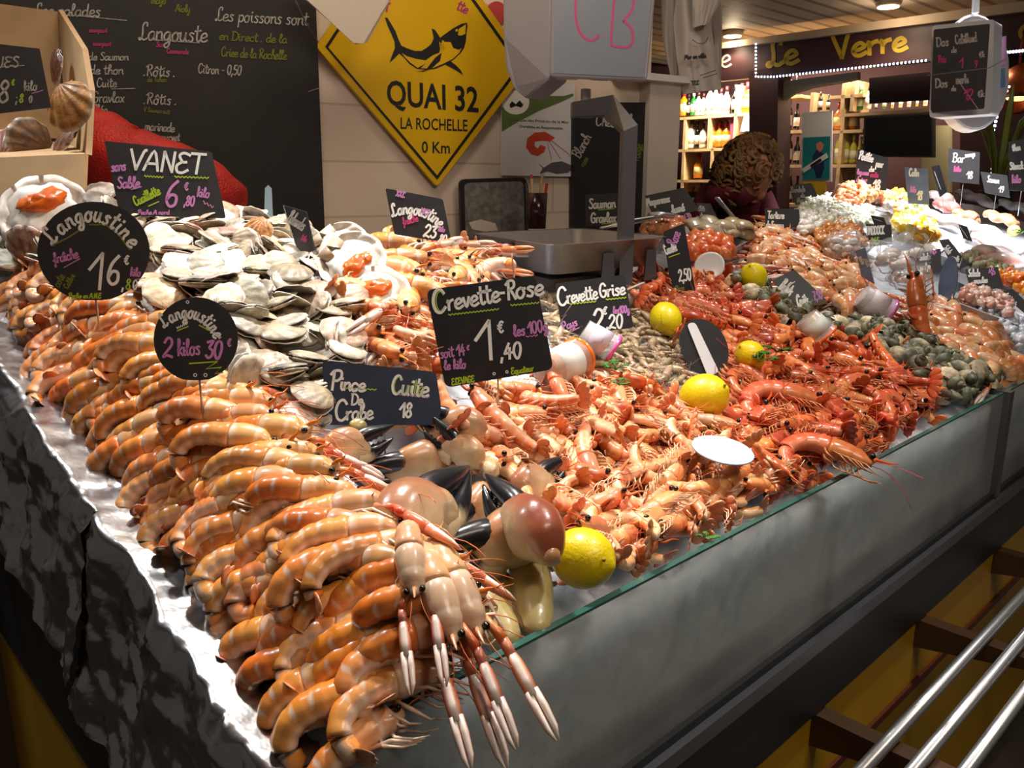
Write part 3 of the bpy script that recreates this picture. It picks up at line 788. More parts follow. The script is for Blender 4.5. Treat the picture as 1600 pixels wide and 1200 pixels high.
def wave(x0, y0, x1, y1, amp=1.5, n=8):
    return [(x0 + (x1 - x0) * i / (n * 2), y0 + (y1 - y0) * i / (n * 2) + (amp if i % 2 else -amp)) for i in range(n * 2 + 1)]
def ribbon(mb, pl, wpx, place):
    """a raised stroke of the pen"""
    n = len(pl)
    if n < 2: return
    vs, fs = [], []
    L_, R_ = [], []
    for i in range(n):
        a = pl[max(i - 1, 0)]; b = pl[min(i + 1, n - 1)]
        dx, dy = b[0] - a[0], b[1] - a[1]; l = math.hypot(dx, dy) or 1
        nx, ny = -dy / l * wpx / 2, dx / l * wpx / 2
        ex = 0
        if i == 0: ex = -wpx * 0.3
        if i == n - 1: ex = wpx * 0.3
        bx, by = pl[i][0] + dx / l * ex, pl[i][1] + dy / l * ex
        L_.append(place(bx + nx, by + ny)); R_.append(place(bx - nx, by - ny))
    mb.add(L_ + R_, [(i, i + 1, n + i + 1, n + i) for i in range(n - 1)], (1, 1, 1))
def write(items, place, parent, loc=None):
    """items: (material, pen width, [polylines]) ; one mesh per colour"""
    by = {}
    for m, wpx, pls in items:
        mb = by.setdefault(m, MB())
        for pl in pls: ribbon(mb, pl, wpx, place)
    for m, mb in by.items():
        if not mb.v: continue
        o = mb.build('lettering', M[m], None, smooth=False)
        if loc is not None: P_(o, parent)
        else: o.parent = parent
        o['label'] = m.replace('_', ' ') + ' lettering'
def T(m, wpx, text, x, y, h, ang=0.0, sx=1.0, arc=None):
    return (m, wpx, strokes(text, x, y, h, ang, sx, arc))
def Wv(m, wpx, *a, **k): return (m, wpx, [wave(*a, **k)])
def Ln(m, wpx, *pts): return (m, wpx, [list(pts)])
def Ring(m, wpx, x, y, r): return (m, wpx, [[(x + r * math.cos(k * .7854), y + r * math.sin(k * .7854)) for k in range(9)]])

def rounded(poly, r=7, n=4):
    out = []; k = len(poly)
    for i in range(k):
        p0, p1, p2 = poly[i - 1], poly[i], poly[(i + 1) % k]
        def toward(a, b):
            d = math.hypot(b[0] - a[0], b[1] - a[1]); q = min(r, d * 0.45) / d
            return (a[0] + (b[0] - a[0]) * q, a[1] + (b[1] - a[1]) * q)
        A, B = toward(p1, p0), toward(p1, p2)
        for j in range(n + 1):
            t = j / n
            out.append(tuple(A[d] * (1 - t) ** 2 + 2 * p1[d] * t * (1 - t) + B[d] * t * t for d in (0, 1)))
    return out
def ellipse(cx, cy, rx, ry, ang=0.0, n=40, flat=None):
    out = []
    for k in range(n):
        a = 2 * math.pi * k / n
        x, y = rx * math.cos(a), ry * math.sin(a)
        X = cx + x * math.cos(R(ang)) - y * math.sin(R(ang)); Y = cy + x * math.sin(R(ang)) + y * math.cos(R(ang))
        if flat is not None: Y = min(Y, flat)
        out.append((X, Y))
    return out
def sign(label, outline, foot, texts, yaw=0.0, tilt=12.0, m='slate', extra=0.0, t=None, name='price_sign', cat='price sign', pin=True, group=None):
    """a chalk board on a pin; foot is the photo pixel of its lower edge, standing on the seafood"""
    p0 = hit(foot[0], foot[1], extra) if t is None else at(foot[0], foot[1], t)
    h = CAM - p0; h.z = 0; h.normalize()
    h = Matrix.Rotation(R(yaw), 3, 'Z') @ h
    n = (h * math.cos(R(tilt)) + Vector((0, 0, math.sin(R(tilt))))).normalized()
    place = lambda x, y: plane_hit(x, y, p0, n)
    front = lambda x, y: plane_hit(x, y, p0 + n * 0.0006, n)
    root = empty(name, label, cat, p0, group)
    mb = MB(); mb.prism([place(x, y) for x, y in outline], -n * 0.0025)
    P_(fix_normals(mb.build('board', M[m], None, smooth=False)), root)
    if pin:
        dn = (Vector((0, 0, -1)) - n * n.dot(Vector((0, 0, -1)))).normalized()
        b = p0 - n * 0.0035
        mb = MB(); mb.sweep([b - dn * 0.03, b + dn * (0.035 if t is None else 0.09)], 0.0012, 0.0012, up=n, n=6); P_(mb.build('pin', M['steel'], None), root)
    write(texts, front, root, True)
    return root, place, n

sign('large round black board reading Langoustine 16,80 on the raw langoustines', ellipse(146, 393, 88, 78, flat=469), (150, 469), [
    T('white', 4.2, 'Langoustine', 79, 387, 28, 2, 0.92, arc=44), Ln('olive', 2.5, (82, 383), (105, 372), (124, 360)), Ln('olive', 2.5, (140, 351), (165, 351), (185, 366), (203, 390)),
    T('pink', 2.6, 'frai^che', 84, 412, 16, -14, 0.85), Ln('pink', 1.6, (100, 418), (125, 404)),
    T('white', 5, '1', 137, 452, 56, 0, 1.1), T('white', 5, '6', 166, 444, 44, 0, 0.95), T('white', 2.6, '~', 194, 413, 14),
    T('white', 3, ',', 190, 452, 18), T('lime', 2.4, '8', 196, 452, 16), T('white', 2.4, '0', 207, 452, 14), T('pink', 2.2, 'kilo', 203, 431, 13, 2, 0.85), Ln('pink', 1.4, (211, 437), (227, 434)),
    T('olive', 1.8, 'cote', 92, 450, 13, -62, 0.9), T('olive', 1.8, 'Calibre', 106, 452, 9, -62, 0.9), T('lime', 1.8, 'Peche en A.N.E', 107, 466, 8, 0, 1.05)], tilt=8, extra=0.075)
sign('small round black board reading Langoustine 2 kilos 30 in the raw langoustines', ellipse(306, 530, 66, 66, flat=594), (312, 594), [
    T('white', 3.4, 'Langoustine', 254, 514, 22, 12, 0.78, arc=26), Wv('white', 2, 276, 513, 293, 505, 1.6, 5), Ln('lime', 2, (277, 517), (294, 510)), Wv('white', 2, 312, 501, 345, 529, 2, 7), Ln('lime', 2, (311, 508), (326, 516)),
    T('pink', 4.2, '2', 254, 558, 30), T('pink', 3.2, 'kilos', 277, 556, 25, -4, 0.76), T('pink', 4.2, '30', 320, 559, 27, 3, 0.95), T('pink', 2.4, '~', 355, 541, 12),
    Ln('lime', 2.2, (296, 568), (340, 565), (322, 576), (346, 574), (336, 584), (350, 582)), Ring('white', 1.3, 305, 586, 2.5), Ring('white', 1.3, 321, 586, 2.5), Ring('white', 1.2, 293, 472, 2.2)], tilt=14, extra=0.06)
sign('black rectangular board reading VANET 6,80 in front of the red net bag', rounded([(163, 220), (331, 237), (353, 341), (187, 336)], 4), (268, 338), [
    T('white', 4.2, 'VANET', 200, 264, 31, 4, 1.3), Wv('lime', 2, 226, 275, 255, 277, 1, 6), Wv('lime', 2, 273, 276, 326, 278, 1, 9),
    T('pink', 2.8, 'sans', 174, 268, 16, -6, 0.82), T('pink', 2.8, 'Sable', 183, 294, 17, -2, 0.95), Ln('pink', 1.6, (205, 296), (221, 292)),
    T('lime', 2.4, 'Cuaillette', 212, 322, 15, -26, 0.72), Ln('lime', 1.6, (232, 322), (248, 315)), T('pink', 4.5, '6', 257, 322, 40, 3, 1.0), T('pink', 2.3, '~', 288, 297, 12), T('pink', 2.6, ',80', 287, 321, 15, 3, 0.9),
    T('pink', 2.2, 'kilo', 307, 307, 15, 5, 0.9), Wv('pink', 1.6, 318, 316, 334, 324, 2, 3), T('pink', 1.6, 'Peche A nord', 215, 335, 7, 0, 1.3)], tilt=10, extra=0.03)
sign('black board reading Langoustine XXL 23,80 behind the shell halves', rounded([(602, 294), (692, 311), (706, 380), (616, 366)], 4), (660, 373), [
    T('white', 3, 'Langoustine', 612, 339, 19, 13, 0.82, arc=12), T('pink', 2, 'XXL', 618, 306, 9, 12, 1.0), T('pink', 2, 'XXL', 656, 333, 9, 16, 1.0), T('rose', 1.8, 'fraiche', 630, 352, 12, -16, 0.7),
    T('white', 3.2, '23', 661, 369, 19, 10, 1.0), T('white', 2.4, ',80', 684, 377, 11, 6, 1.0), T('pink', 1.8, 'kilo', 684, 361, 8, 8, 0.9)], tilt=10, extra=0.06)
sign('largest black board reading Crevette Rose 1,40 on the pink shrimps', rounded([(666, 453), (836, 430), (865, 577), (696, 606)], 12, 5), (778, 590), [
    T('white', 5, 'C', 676, 490, 36, -8, 1.05), T('lime', 1.6, 'C', 681, 487, 30, -8, 0.9), T('white', 4.2, 'revette', 699, 485, 30, -10, 0.98), T('white', 4.2, '-R', 780, 470, 29, -7, 0.95), T('white', 4.2, 'ose', 806, 466, 30, -8, 1.1),
    Wv('lime', 2, 701, 492, 779, 483, 1, 14), Wv('lime', 2, 798, 477, 842, 473, 1, 8),
    T('white', 5.5, '1', 745, 565, 60, -9, 1.25), T('white', 3.2, '~', 778, 520, 18, -6), T('white', 4, ',40', 782, 562, 24, -6, 1.1),
    T('pink', 2.8, 'les 100g', 803, 526, 18, -10, 0.88), Wv('pink', 1.6, 822, 526, 840, 524, 1, 3), T('pink', 2.4, 'soit 14', 688, 560, 17, -8, 0.85), T('pink', 1.8, '~', 729, 547, 8), T('pink', 2.4, 'le kilo', 694, 578, 15, -5, 0.9),
    T('lime', 1.9, 'ELEVAGE', 706, 602, 10, -9, 0.9), T('lime', 1.9, 'Equateur', 799, 585, 10, -9, 0.95), Ring('white', 1.2, 772, 584, 2), Ring('white', 1.2, 792, 581, 2)], tilt=14, extra=0.08)
sign('black board reading Crevette Grise 2,20 behind the grey shrimps', rounded([(867, 443), (976, 429), (990, 512), (879, 526)], 5), (935, 519), [
    T('white', 3.6, 'C', 871, 478, 28, -8, 1.0), T('white', 3, 'revette', 886, 474, 22, -9, 0.78), T('white', 3.2, 'Grise', 937, 465, 21, -8, 0.92), Wv('lime', 1.8, 890, 475, 931, 471, 0.8, 8), Wv('lime', 1.8, 947, 468, 978, 465, 0.8, 6),
    T('white', 4.2, '2', 927, 518, 34, -5, 1.0), T('white', 2.4, '~', 942, 491, 12), T('white', 3.2, ',20', 947, 514, 21, -5, 1.0), T('pink', 2, 'les100g', 958, 490, 11, -4, 0.75), T('pink', 2.2, 'Pays', 880, 517, 13, -22, 1.0), Ln('pink', 1.4, (890, 519), (905, 512))], tilt=14, extra=0.03)
sign('dark blue board reading Pince Cuite de Crabe behind the crab claws', rounded([(503, 563), (681, 581), (690, 640), (683, 664), (510, 664)], 9, 5), (600, 664), [
    T('white', 4.2, 'P', 514, 609, 30, 3, 1.1), T('white', 3.8, 'ince', 530, 609, 24, 4, 1.05), T('white', 4, 'Cuite', 610, 615, 29, 5, 0.95), T('lime', 1.8, 'Cuite', 613, 613, 25, 5, 0.92), T('white', 3, 'De', 548, 632, 17, 2, 1.0), Wv('lime', 1.8, 538, 606, 588, 609, 0.9, 8), Wv('pink', 1.8, 622, 616, 670, 621, 0.9, 8),
    T('white', 4.2, 'C', 522, 657, 32, 0, 1.1), T('white', 3.6, 'rabe', 540, 656, 25, -2, 0.95), T('white', 3.6, '18', 624, 652, 22, 0, 1.0)], tilt=20, m='slate_blue', extra=0.02)
sign('black board reading Palourdes seen nearly edge on among the small scallops', [(441, 320), (478, 331), (491, 391), (467, 400)], (478, 396), [
    T('chalk', 2.2, 'Palourdes', 447, 345, 20, 32, 0.36), T('rose', 1.6, 'kilo', 470, 375, 9, 20, 0.7), Ln('chalk', 1.2, (443, 322), (466, 396))], yaw=-48, tilt=6, extra=0.02)
sign('narrow black board reading Crevette 2,50 beside the plastic pot lid', rounded([(1037, 362), (1069, 349), (1087, 456), (1051, 464)], 4), (1069, 460), [
    T('white', 2, 'Crevette', 1041, 398, 15, -22, 0.36), T('pink', 2, 'Rose', 1056, 385, 16, -70, 0.7), T('white', 2.4, '2,50', 1061, 440, 18, -8, 0.62), T('olive', 1.4, 'Pays', 1056, 455, 8, -10, 0.9), Ln('lime', 1.4, (1045, 402), (1062, 396))], yaw=30, tilt=10, extra=0.02)
sign('black board reading Bulots Cuits tilted over the whelks', rounded([(1206, 438), (1241, 421), (1292, 469), (1254, 485)], 3), (1262, 474), [
    T('white', 2.8, 'Bulots', 1216, 450, 19, 38, 0.42), T('white', 2.8, 'Cuits', 1246, 478, 17, -10, 0.5), T('pink', 2, '7,90', 1272, 470, 14, -16, 0.6), Ln('white', 1.2, (1231, 447), (1242, 440))], yaw=10, tilt=30, extra=0.035)
sign('small black board reading Tartare de Saumon beside the white salad', rounded([(1195, 325), (1249, 327), (1250, 362), (1196, 358)], 2), (1222, 360), [
    T('white', 2, 'Tartare', 1199, 341, 11, 1, 0.75), T('white', 2, 'de Saumon', 1197, 355, 10, 3, 0.62)], tilt=12, extra=0.03)
sign('black board reading Saumon Gravlax standing on the worktop behind the scale', [(914, 304), (975, 301), (976, 352), (915, 353)], (945, 352), [
    T('white', 2.5, 'Saumon', 920, 326, 15, -3, 0.9), T('white', 2.5, 'Gravlax', 923, 348, 15, -2, 0.85), Ln('lime', 1.2, (935, 328), (960, 326)), Ln('lime', 1.2, (940, 350), (968, 348))], t=2.25, tilt=6, pin=False)
sign('black board reading Maquereaux fumes behind the scale arm', [(1007, 306), (1070, 293), (1092, 328), (1024, 346)], (1060, 337), [
    T('white', 2.2, 'Maquereaux', 1011, 322, 12, -11, 0.62), T('white', 2.4, 'fume`', 1050, 334, 13, -14, 0.8), T('pink', 1.8, '24,90', 1066, 345, 8, -12, 0.8)], t=2.45, tilt=16)
sign('small dark board half hidden behind the mackerel board', [(1088, 317), (1110, 318), (1123, 344), (1096, 346)], (1110, 344), [
    T('chalk', 1.6, 'rillette', 1090, 329, 8, 4, 0.5), T('chalk', 1.6, 'de maq.', 1094, 339, 7, 3, 0.6)], t=2.62, tilt=18)
sign('small dark board reading Brandade de Morue at the back of the salads', [(1232, 290), (1268, 286), (1281, 313), (1243, 320)], (1262, 316), [
    T('chalk', 1.7, 'Brandade', 1236, 301, 9, -4, 0.62), T('chalk', 1.6, 'de', 1251, 308, 6), T('chalk', 1.6, 'Morue', 1246, 317, 8, -6, 0.7)], t=3.0, tilt=18)
sign('black board reading Haddock over the brown fritters', [(1353, 350), (1393, 351), (1394, 381), (1359, 386)], (1376, 383), [
    T('white', 1.9, 'HADDOCK', 1354, 367, 13, -3, 0.5), T('lime', 1.8, '26,5', 1361, 381, 9, -4, 0.8)], tilt=15, extra=0.04)
sign('tall black board reading Poelee pour deux 18 behind the mixed salads', [(1340, 233), (1388, 247), (1385, 298), (1335, 292)], (1360, 295), [
    T('white', 2.2, 'Poe`le`e', 1341, 248, 13, 14, 0.65), T('white', 2.2, 'pour', 1368, 260, 11, 10, 0.55), T('white', 1.8, 'de', 1358, 268, 8), T('white', 2.4, '18', 1364, 295, 14, 2, 0.9), T('pink', 1.8, 'legumes', 1339, 272, 8, 6, 0.7), T('pink', 1.8, 'du jour', 1338, 284, 8, 4, 0.7), T('rose', 1.8, 'crevettes', 1360, 276, 8, 6, 0.4)], t=3.3, tilt=8)
sign('pale blue board reading Colin behind the fish fillets', [(1413, 261), (1450, 264), (1452, 320), (1419, 318)], (1435, 319), [
    T('white', 1.9, 'Colin', 1420, 275, 12, 2, 0.62), T('white', 1.8, '18', 1432, 312, 14, 4, 0.7), T('pink', 1.6, 'kilo', 1422, 300, 9, 3, 0.7)], m='slate_grey', t=3.1, tilt=10)
sign('black board reading Bar in front of the pale wall', [(1482, 232), (1531, 238), (1530, 288), (1481, 283)], (1505, 286), [
    T('chalk', 1.9, 'Bar', 1488, 253, 14, 3, 0.9), T('chalk', 1.6, 'sauvage', 1508, 246, 8, -8, 0.6), T('chalk', 1.8, '18', 1510, 279, 11), T('rose', 1.5, 'kilo', 1490, 268, 8)], t=3.4, tilt=8)
sign('black board reading Saumon leaning below the potted plant', [(1532, 268), (1574, 274), (1578, 309), (1539, 301)], (1556, 305), [
    T('chalk', 1.8, 'Saumon', 1542, 284, 10, 8, 0.6), T('chalk', 1.8, '19', 1560, 300, 9, 4)], t=3.2, tilt=14)
sign('black board reading Steack at the right edge of the photo', [(1575, 222), (1616, 214), (1618, 300), (1577, 297)], (1596, 298), [
    T('white', 2.2, 'Steack', 1578, 265, 11, -4, 0.7), T('white', 2, 'thon', 1582, 236, 10, -8, 0.7), T('pink', 2, 'kilo', 1581, 286, 12, -4, 0.8)], t=3.0, tilt=8)
sign('narrow leaning dark board beside the pale blue board', [(1456, 260), (1468, 258), (1480, 300), (1469, 308)], (1474, 304), [Ln('chalk', 1, (1460, 268), (1470, 296))], yaw=50, t=3.15, tilt=10)
sign('black board lying by the white bags reading Salade de poulpe', [(1431, 397), (1470, 388), (1471, 424), (1436, 430)], (1452, 427), [
    T('white', 1.9, 'Salade', 1437, 407, 10, -8, 0.6), T('white', 1.9, 'poulpe', 1438, 422, 10, -8, 0.6), T('pink', 1.6, '16', 1458, 400, 10, -50)], tilt=25, extra=0.04)
sign('long black board reading Salade d encornets slanting along the trays', [(1467, 375), (1482, 373), (1514, 414), (1492, 424)], (1498, 419), [
    T('white', 1.7, 'Salade', 1474, 388, 9, 50, 0.5), T('white', 1.7, 'crevette', 1486, 405, 9, 18, 0.4), T('white', 1.5, 'poivron', 1490, 414, 7, 12, 0.45)], tilt=25, extra=0.045)
sign('black board reading Salade de moules over the salad trays', [(1508, 421), (1559, 417), (1568, 449), (1517, 455)], (1542, 452), [
    T('white', 2, 'Salade', 1513, 432, 11, -2, 0.6), T('white', 1.8, 'moules', 1522, 443, 9, -5, 0.85), T('white', 1.8, 'marine', 1528, 452, 8, -4, 0.7), T('pink', 1.6, '18', 1548, 432, 11, -30)], tilt=25, extra=0.045)
sign('small black board at the right edge in front of the salad trays', [(1561, 456), (1583, 452), (1612, 480), (1604, 492)], (1584, 472), [
    T('white', 1.7, 'Surimi', 1570, 464, 8, 32, 0.5), T('white', 1.6, 'salade', 1578, 474, 7, 30, 0.5)], tilt=25, extra=0.04)
sign('slim grey blue board seen nearly edge on among the far langoustines', [(1337, 392), (1351, 387), (1366, 444), (1346, 432)], (1356, 438), [
    T('chalk', 1.5, 'pattes', 1341, 402, 9, 66, 0.6), T('chalk', 1.5, 'crabe', 1350, 406, 9, 66, 0.6)], m='slate_grey', yaw=-45, tilt=8, extra=0.045)
sign('grey blue oval board turned edge on before the ice', ellipse(1481, 441, 14, 41, 8), (1484, 481), [], m='slate_grey', yaw=-40, tilt=6, extra=0.01)
sign('small dark board leaning against the yellow fish pieces', [(1360, 336), (1381, 340), (1386, 352), (1366, 351)], (1374, 351), [Ln('chalk', 1, (1366, 342), (1378, 346))], t=2.75, tilt=12)
sign('slim black board lying across the white fillets', [(1497, 350), (1511, 354), (1519, 378), (1505, 372)], (1512, 374), [Ln('chalk', 1, (1500, 354), (1512, 372))], t=2.5, yaw=-30, tilt=20)
rt, pl_, n_ = sign('black oval board turned away with a white stick across its back beside the lemon', ellipse(1100, 543, 36, 47, -28), (1118, 585), [], tilt=22, extra=0.02, pin=False)
mb = MB(); mb.prism([plane_hit(x, y, Vector(rt.location) + n_ * 0.004, n_) for x, y in rounded([(1073, 506), (1086, 503), (1124, 582), (1106, 588)], 7)], -n_ * 0.003)
P_(fix_normals(mb.build('stick', M['white_plastic'], None, smooth=False)), rt)
# the crate's sign
sign('black board with the price 8,80 hanging on the wooden shell crate', [(-60, 62), (62, 76), (80, 168), (-60, 184)], (20, 172), [
    T('chalk', 2.6, 'QUES', -22, 106, 16, -2, 1.4), Ln('chalk', 1.2, (-40, 108), (38, 102)), T('chalk', 4, '8', -4, 160, 34, 0, 1.1), T('lime', 2.2, '~', 18, 133, 9), T('chalk', 2, 'kilo', 37, 142, 15, -4, 0.95), Ln('pink', 1.4, (50, 146), (67, 141)), T('chalk', 2.2, ';', 24, 160, 16), T('lime', 2.4, '8', 30, 160, 13), T('chalk', 2.2, '0', 45, 160, 10)], t=1.2, tilt=4, pin=False)
# white oval tag lying on the shrimps
o_ = MB(); p0 = hit(1130, 703, 0.066); n0 = (Matrix.Rotation(math.atan(.30), 3, UD) @ Vector((0.0, -.12, 1))).normalized()
o_.prism([plane_hit(x, y, p0, n0) for x, y in ellipse(1130, 703, 50, 20, 14)], -n0 * 0.002)
tag(fix_normals(o_.build('plastic_tag', mat('frosted_tag', S(186, 194, 216), rough=0.6, noise=0.05, nscale=300), smooth=False)), 'blank white oval plastic tag lying on the pink shrimps', 'tag')

# ================================================================ things on the back wall
bb = empty('wall_chalkboard', 'large black chalkboard menu on the wall behind the scallops', 'chalkboard', on_wall(300, 200, 0.02))
P_(px_prism('board', mat('wall_slate', S(30, 27, 26), rough=0.6, noise=0.3, nscale=9), [(-140, -60), (491, -60), (510, 420), (-140, 420)], lambda x, y: on_wall(x, y, 0.025), 0.022), bb)
write([T('chalk', 2.2, 'Les salades', 53, 24, 19, 1, 1.15), Ln('chalk', 1.2, (115, 24), (198, 32)), T('olive', 1.8, 'mayo', 236, 6, 11, 0), T('olive', 1.6, 'Aioly', 274, 18, 12, 3, 0.9),
    T('chalk', 2.6, 'Langouste', 216, 62, 27, 2, 0.95), Ln('chalk', 1.2, (236, 62), (312, 67)), T('rose', 1.5, 'Sur', 244, 73, 8), T('rose', 1.6, 'Commande', 260, 83, 8, 3, 1.0),
    T('chalk', 1.8, 'crabes', 72, 48, 13, 1), T('rose', 1.5, 'sauce yaourt', 139, 50, 7, 2, 0.75), T('chalk', 1.8, 'roses', 94, 72, 11, 0), T('rose', 1.5, 'sauce yaourt', 145, 71, 7, 2, 0.75),
    T('chalk', 1.8, 'de Saumon', 138, 94, 12, 0, 1.2), T('chalk', 1.8, 'de thon', 140, 116, 15, 0, 1.15), T('chalk', 1.8, 'urine Cuite', 116, 136, 14, 0, 1.05), Ln('chalk', 1, (174, 139), (212, 138)), T('chalk', 1.8, 'Gravlax', 144, 160, 17, 0, 0.95), T('chalk', 1.8, 'grille`e', 130, 178, 15, 0, 0.95),
    T('chalk', 2.0, '.Ro^tis .', 224, 118, 17, 2, 1.05), T('olive', 1.2, 'de Tahon', 230, 128, 8), T('chalk', 2.0, '.Ro^tis .', 224, 162, 17, 2, 1.1), T('olive', 1.1, 'V Saumon cuit', 224, 174, 7, 6), T('chalk', 1.9, 'marinade', 226, 203, 14, 4, 0.9), T('chalk', 1.8, 'courvet', 246, 219, 12, 2, 0.95), T('chalk', 1.8, 'ee', 192, 203, 11),
    T('chalk', 2.0, 'Les poissons sont', 336, 32, 21, 3, 0.98), T('olive', 1.8, 'en Direct . de la', 342, 62, 14, 3, 1.15), T('olive', 1.8, 'Criee de la Rochelle', 345, 88, 15, 3, 0.82), T('chalk', 1.8, 'Citron - 0,50', 309, 114, 15, 3, 0.85),
    Ln('pink', 1.0, (482, 143), (500, 137))], lambda x, y: on_wall(x, y, 0.0265), bb, True)
# second chalkboard
b2 = empty('wall_chalkboard', 'narrow black chalkboard reading Chez on the wall behind the scale arm', 'chalkboard', on_wall(955, 260, 0.02))
P_(px_prism('board', M['slate'], [(898, 160), (1013, 160), (1012, 358), (897, 356)], lambda x, y: on_wall(x, y, 0.03), 0.025), b2)
write([T('chalk', 2.0, 'Chez', 930, 196, 17, 4, 0.95), T('chalk', 1.8, 'Jul', 968, 194, 17, 3, 0.9), T('chalk', 1.8, 'Blanch', 906, 248, 16, -62, 0.85), T('olive', 1.4, 'rose', 912, 262, 9, -62), T('olive', 1.4, 'rouge', 998, 252, 14, -76, 0.8)], lambda x, y: on_wall(x, y, 0.0315), b2, True)
# yellow diamond sign
yd = empty('diamond_sign', 'yellow diamond QUAI 32 road sign with a black shark on the white wall', 'sign', on_wall(667, 90, 0.02))
onw = lambda d: (lambda x, y: on_wall(x, y, d))
ymat = mat('sign_yellow', S(232, 186, 14), rough=0.4, noise=0.04, nscale=4)
P_(px_prism('plate', ymat, rounded([(494, 73), (646, -155), (828, 104), (683, 292)], 6), onw(0.02), 0.012), yd)
inkm = mat('sign_black', S(26, 26, 28), rough=0.5)
mb = MB()
bo = [(508, 73), (646, -136), (815, 103), (683, 281)]; bi = [(513, 74), (646, -128), (809, 103), (683, 274)]
pl_ = onw(0.0206)
mb.add([pl_(*p) for p in bo] + [pl_(*p) for p in bi], [(i, (i + 1) % 4, 4 + (i + 1) % 4, 4 + i) for i in range(4)], (1, 1, 1))
P_(mb.build('border_line', inkm, None, False), yd)
def z2(x, y): return (400 + x / 4.0, y / 4.0)
body = [(805, 108), (822, 112), (845, 150), (872, 195), (888, 240), (908, 285), (940, 300), (990, 318), (1035, 318), (1072, 295), (1095, 275), (1110, 240), (1103, 200), (1097, 178), (1118, 186), (1138, 215), (1150, 236), (1185, 210), (1230, 178), (1285, 148), (1318, 142), (1322, 165), (1315, 210), (1312, 255), (1300, 300), (1280, 330), (1235, 372), (1180, 405), (1120, 430), (1060, 436), (1005, 430), (960, 400), (920, 355), (895, 335), (870, 360), (835, 392), (848, 350), (868, 300), (866, 262), (845, 210), (822, 160)]
belly = [(912, 332), (945, 352), (1000, 368), (1060, 378), (1105, 345), (1145, 330), (1165, 250), (1180, 262), (1215, 262), (1232, 300), (1268, 312), (1284, 300), (1270, 330), (1230, 368), (1170, 398), (1110, 424), (1075, 428), (1030, 426), (1062, 396), (1010, 424), (965, 392), (930, 358)]
fin = [(1180, 402), (1210, 378), (1250, 408), (1280, 440), (1294, 470), (1260, 445), (1225, 425)]
fin2 = [(1000, 446), (1060, 438), (1120, 360), (1160, 330), (1150, 380), (1100, 425), (1050, 446)]
sp = empty('x', '', '')
bpy.data.objects.remove(sp)
def flatp(name, m, poly, d, par):
    mb = MB(); mb.prism([on_wall(*z2(x, y), d) for x, y in poly], WN * 0.0004)
    return P_(fix_normals(mb.build(name, m, None, False)), par)
flatp('shark_emblem', inkm, body, 0.0204, yd); flatp('shark_belly', ymat, belly, 0.0209, yd); flatp('shark_fin', inkm, fin, 0.0206, yd); flatp('shark_fin', inkm, fin2, 0.0214, yd)
flatp('shark_mouth', inkm, [(1222, 262), (1255, 240), (1306, 236), (1298, 285), (1262, 300), (1235, 290)], 0.0214, yd)
flatp('shark_eye', ymat, [(1246, 186), (1256, 180), (1264, 188), (1258, 198), (1248, 198)], 0.0209, yd)
flatp('shark_snout', ymat, [(1268, 180), (1312, 152), (1308, 212), (1282, 222), (1262, 220)], 0.0209, yd)
for k in range(4): flatp('shark_gill', ymat, [(1144 + 10 * k, 262 + 6 * k), (1149 + 10 * k, 262 + 6 * k), (1160 + 8 * k, 330 - 6 * k), (1155 + 8 * k, 330 - 6 * k)], 0.0209, yd)
# printed words: the built-in sans face, fitted between its corners on the plate
def printed(text, tl, tr, bl, place, m, par, bold=0.012, name='lettering'):
    cu = bpy.data.curves.new('t', 'FONT'); cu.body = text; cu.size = 1; cu.offset = bold; cu.resolution_u = 3
    ob = bpy.data.objects.new('t', cu); COL.objects.link(ob)
    bpy.context.view_layer.update()
    me = bpy.data.meshes.new_from_object(ob.evaluated_get(bpy.context.evaluated_depsgraph_get()))
    bpy.data.objects.remove(ob)
    xs = [v.co.x for v in me.vertices]; ys = [v.co.y for v in me.vertices]
    x0, x1, y0, y1 = min(xs), max(xs), min(ys), max(ys)
    vs = []
    for v in me.vertices:
        a = (v.co.x - x0) / (x1 - x0); b = 1 - (v.co.y - y0) / (y1 - y0)
        vs.append(place(tl[0] + (tr[0] - tl[0]) * a + (bl[0] - tl[0]) * b, tl[1] + (tr[1] - tl[1]) * a + (bl[1] - tl[1]) * b))
    mb = MB(); mb.add(vs, [tuple(p.vertices) for p in me.polygons], (1, 1, 1))
    bpy.data.meshes.remove(me)
    return P_(mb.build(name, m, None, False), par)
printed('QUAI 32', (604, 124.5), (747, 136), (605, 172), onw(0.0206), inkm, yd, 0.02)
printed('LA ROCHELLE', (626, 183), (730.5, 187), (626, 201.5), onw(0.0206), inkm, yd, 0.012)
printed('0 Km', (659, 220.5), (703, 222), (659, 239), onw(0.0206), inkm, yd, 0.014)
write([('rose', 3, [[(606, 4), (604, 18)], [(605, 8), (610, 5)]]), ('rose', 2.5, strokes('tte', 712, 14, 16, 24, 1.0))], onw(0.0206), yd, True)
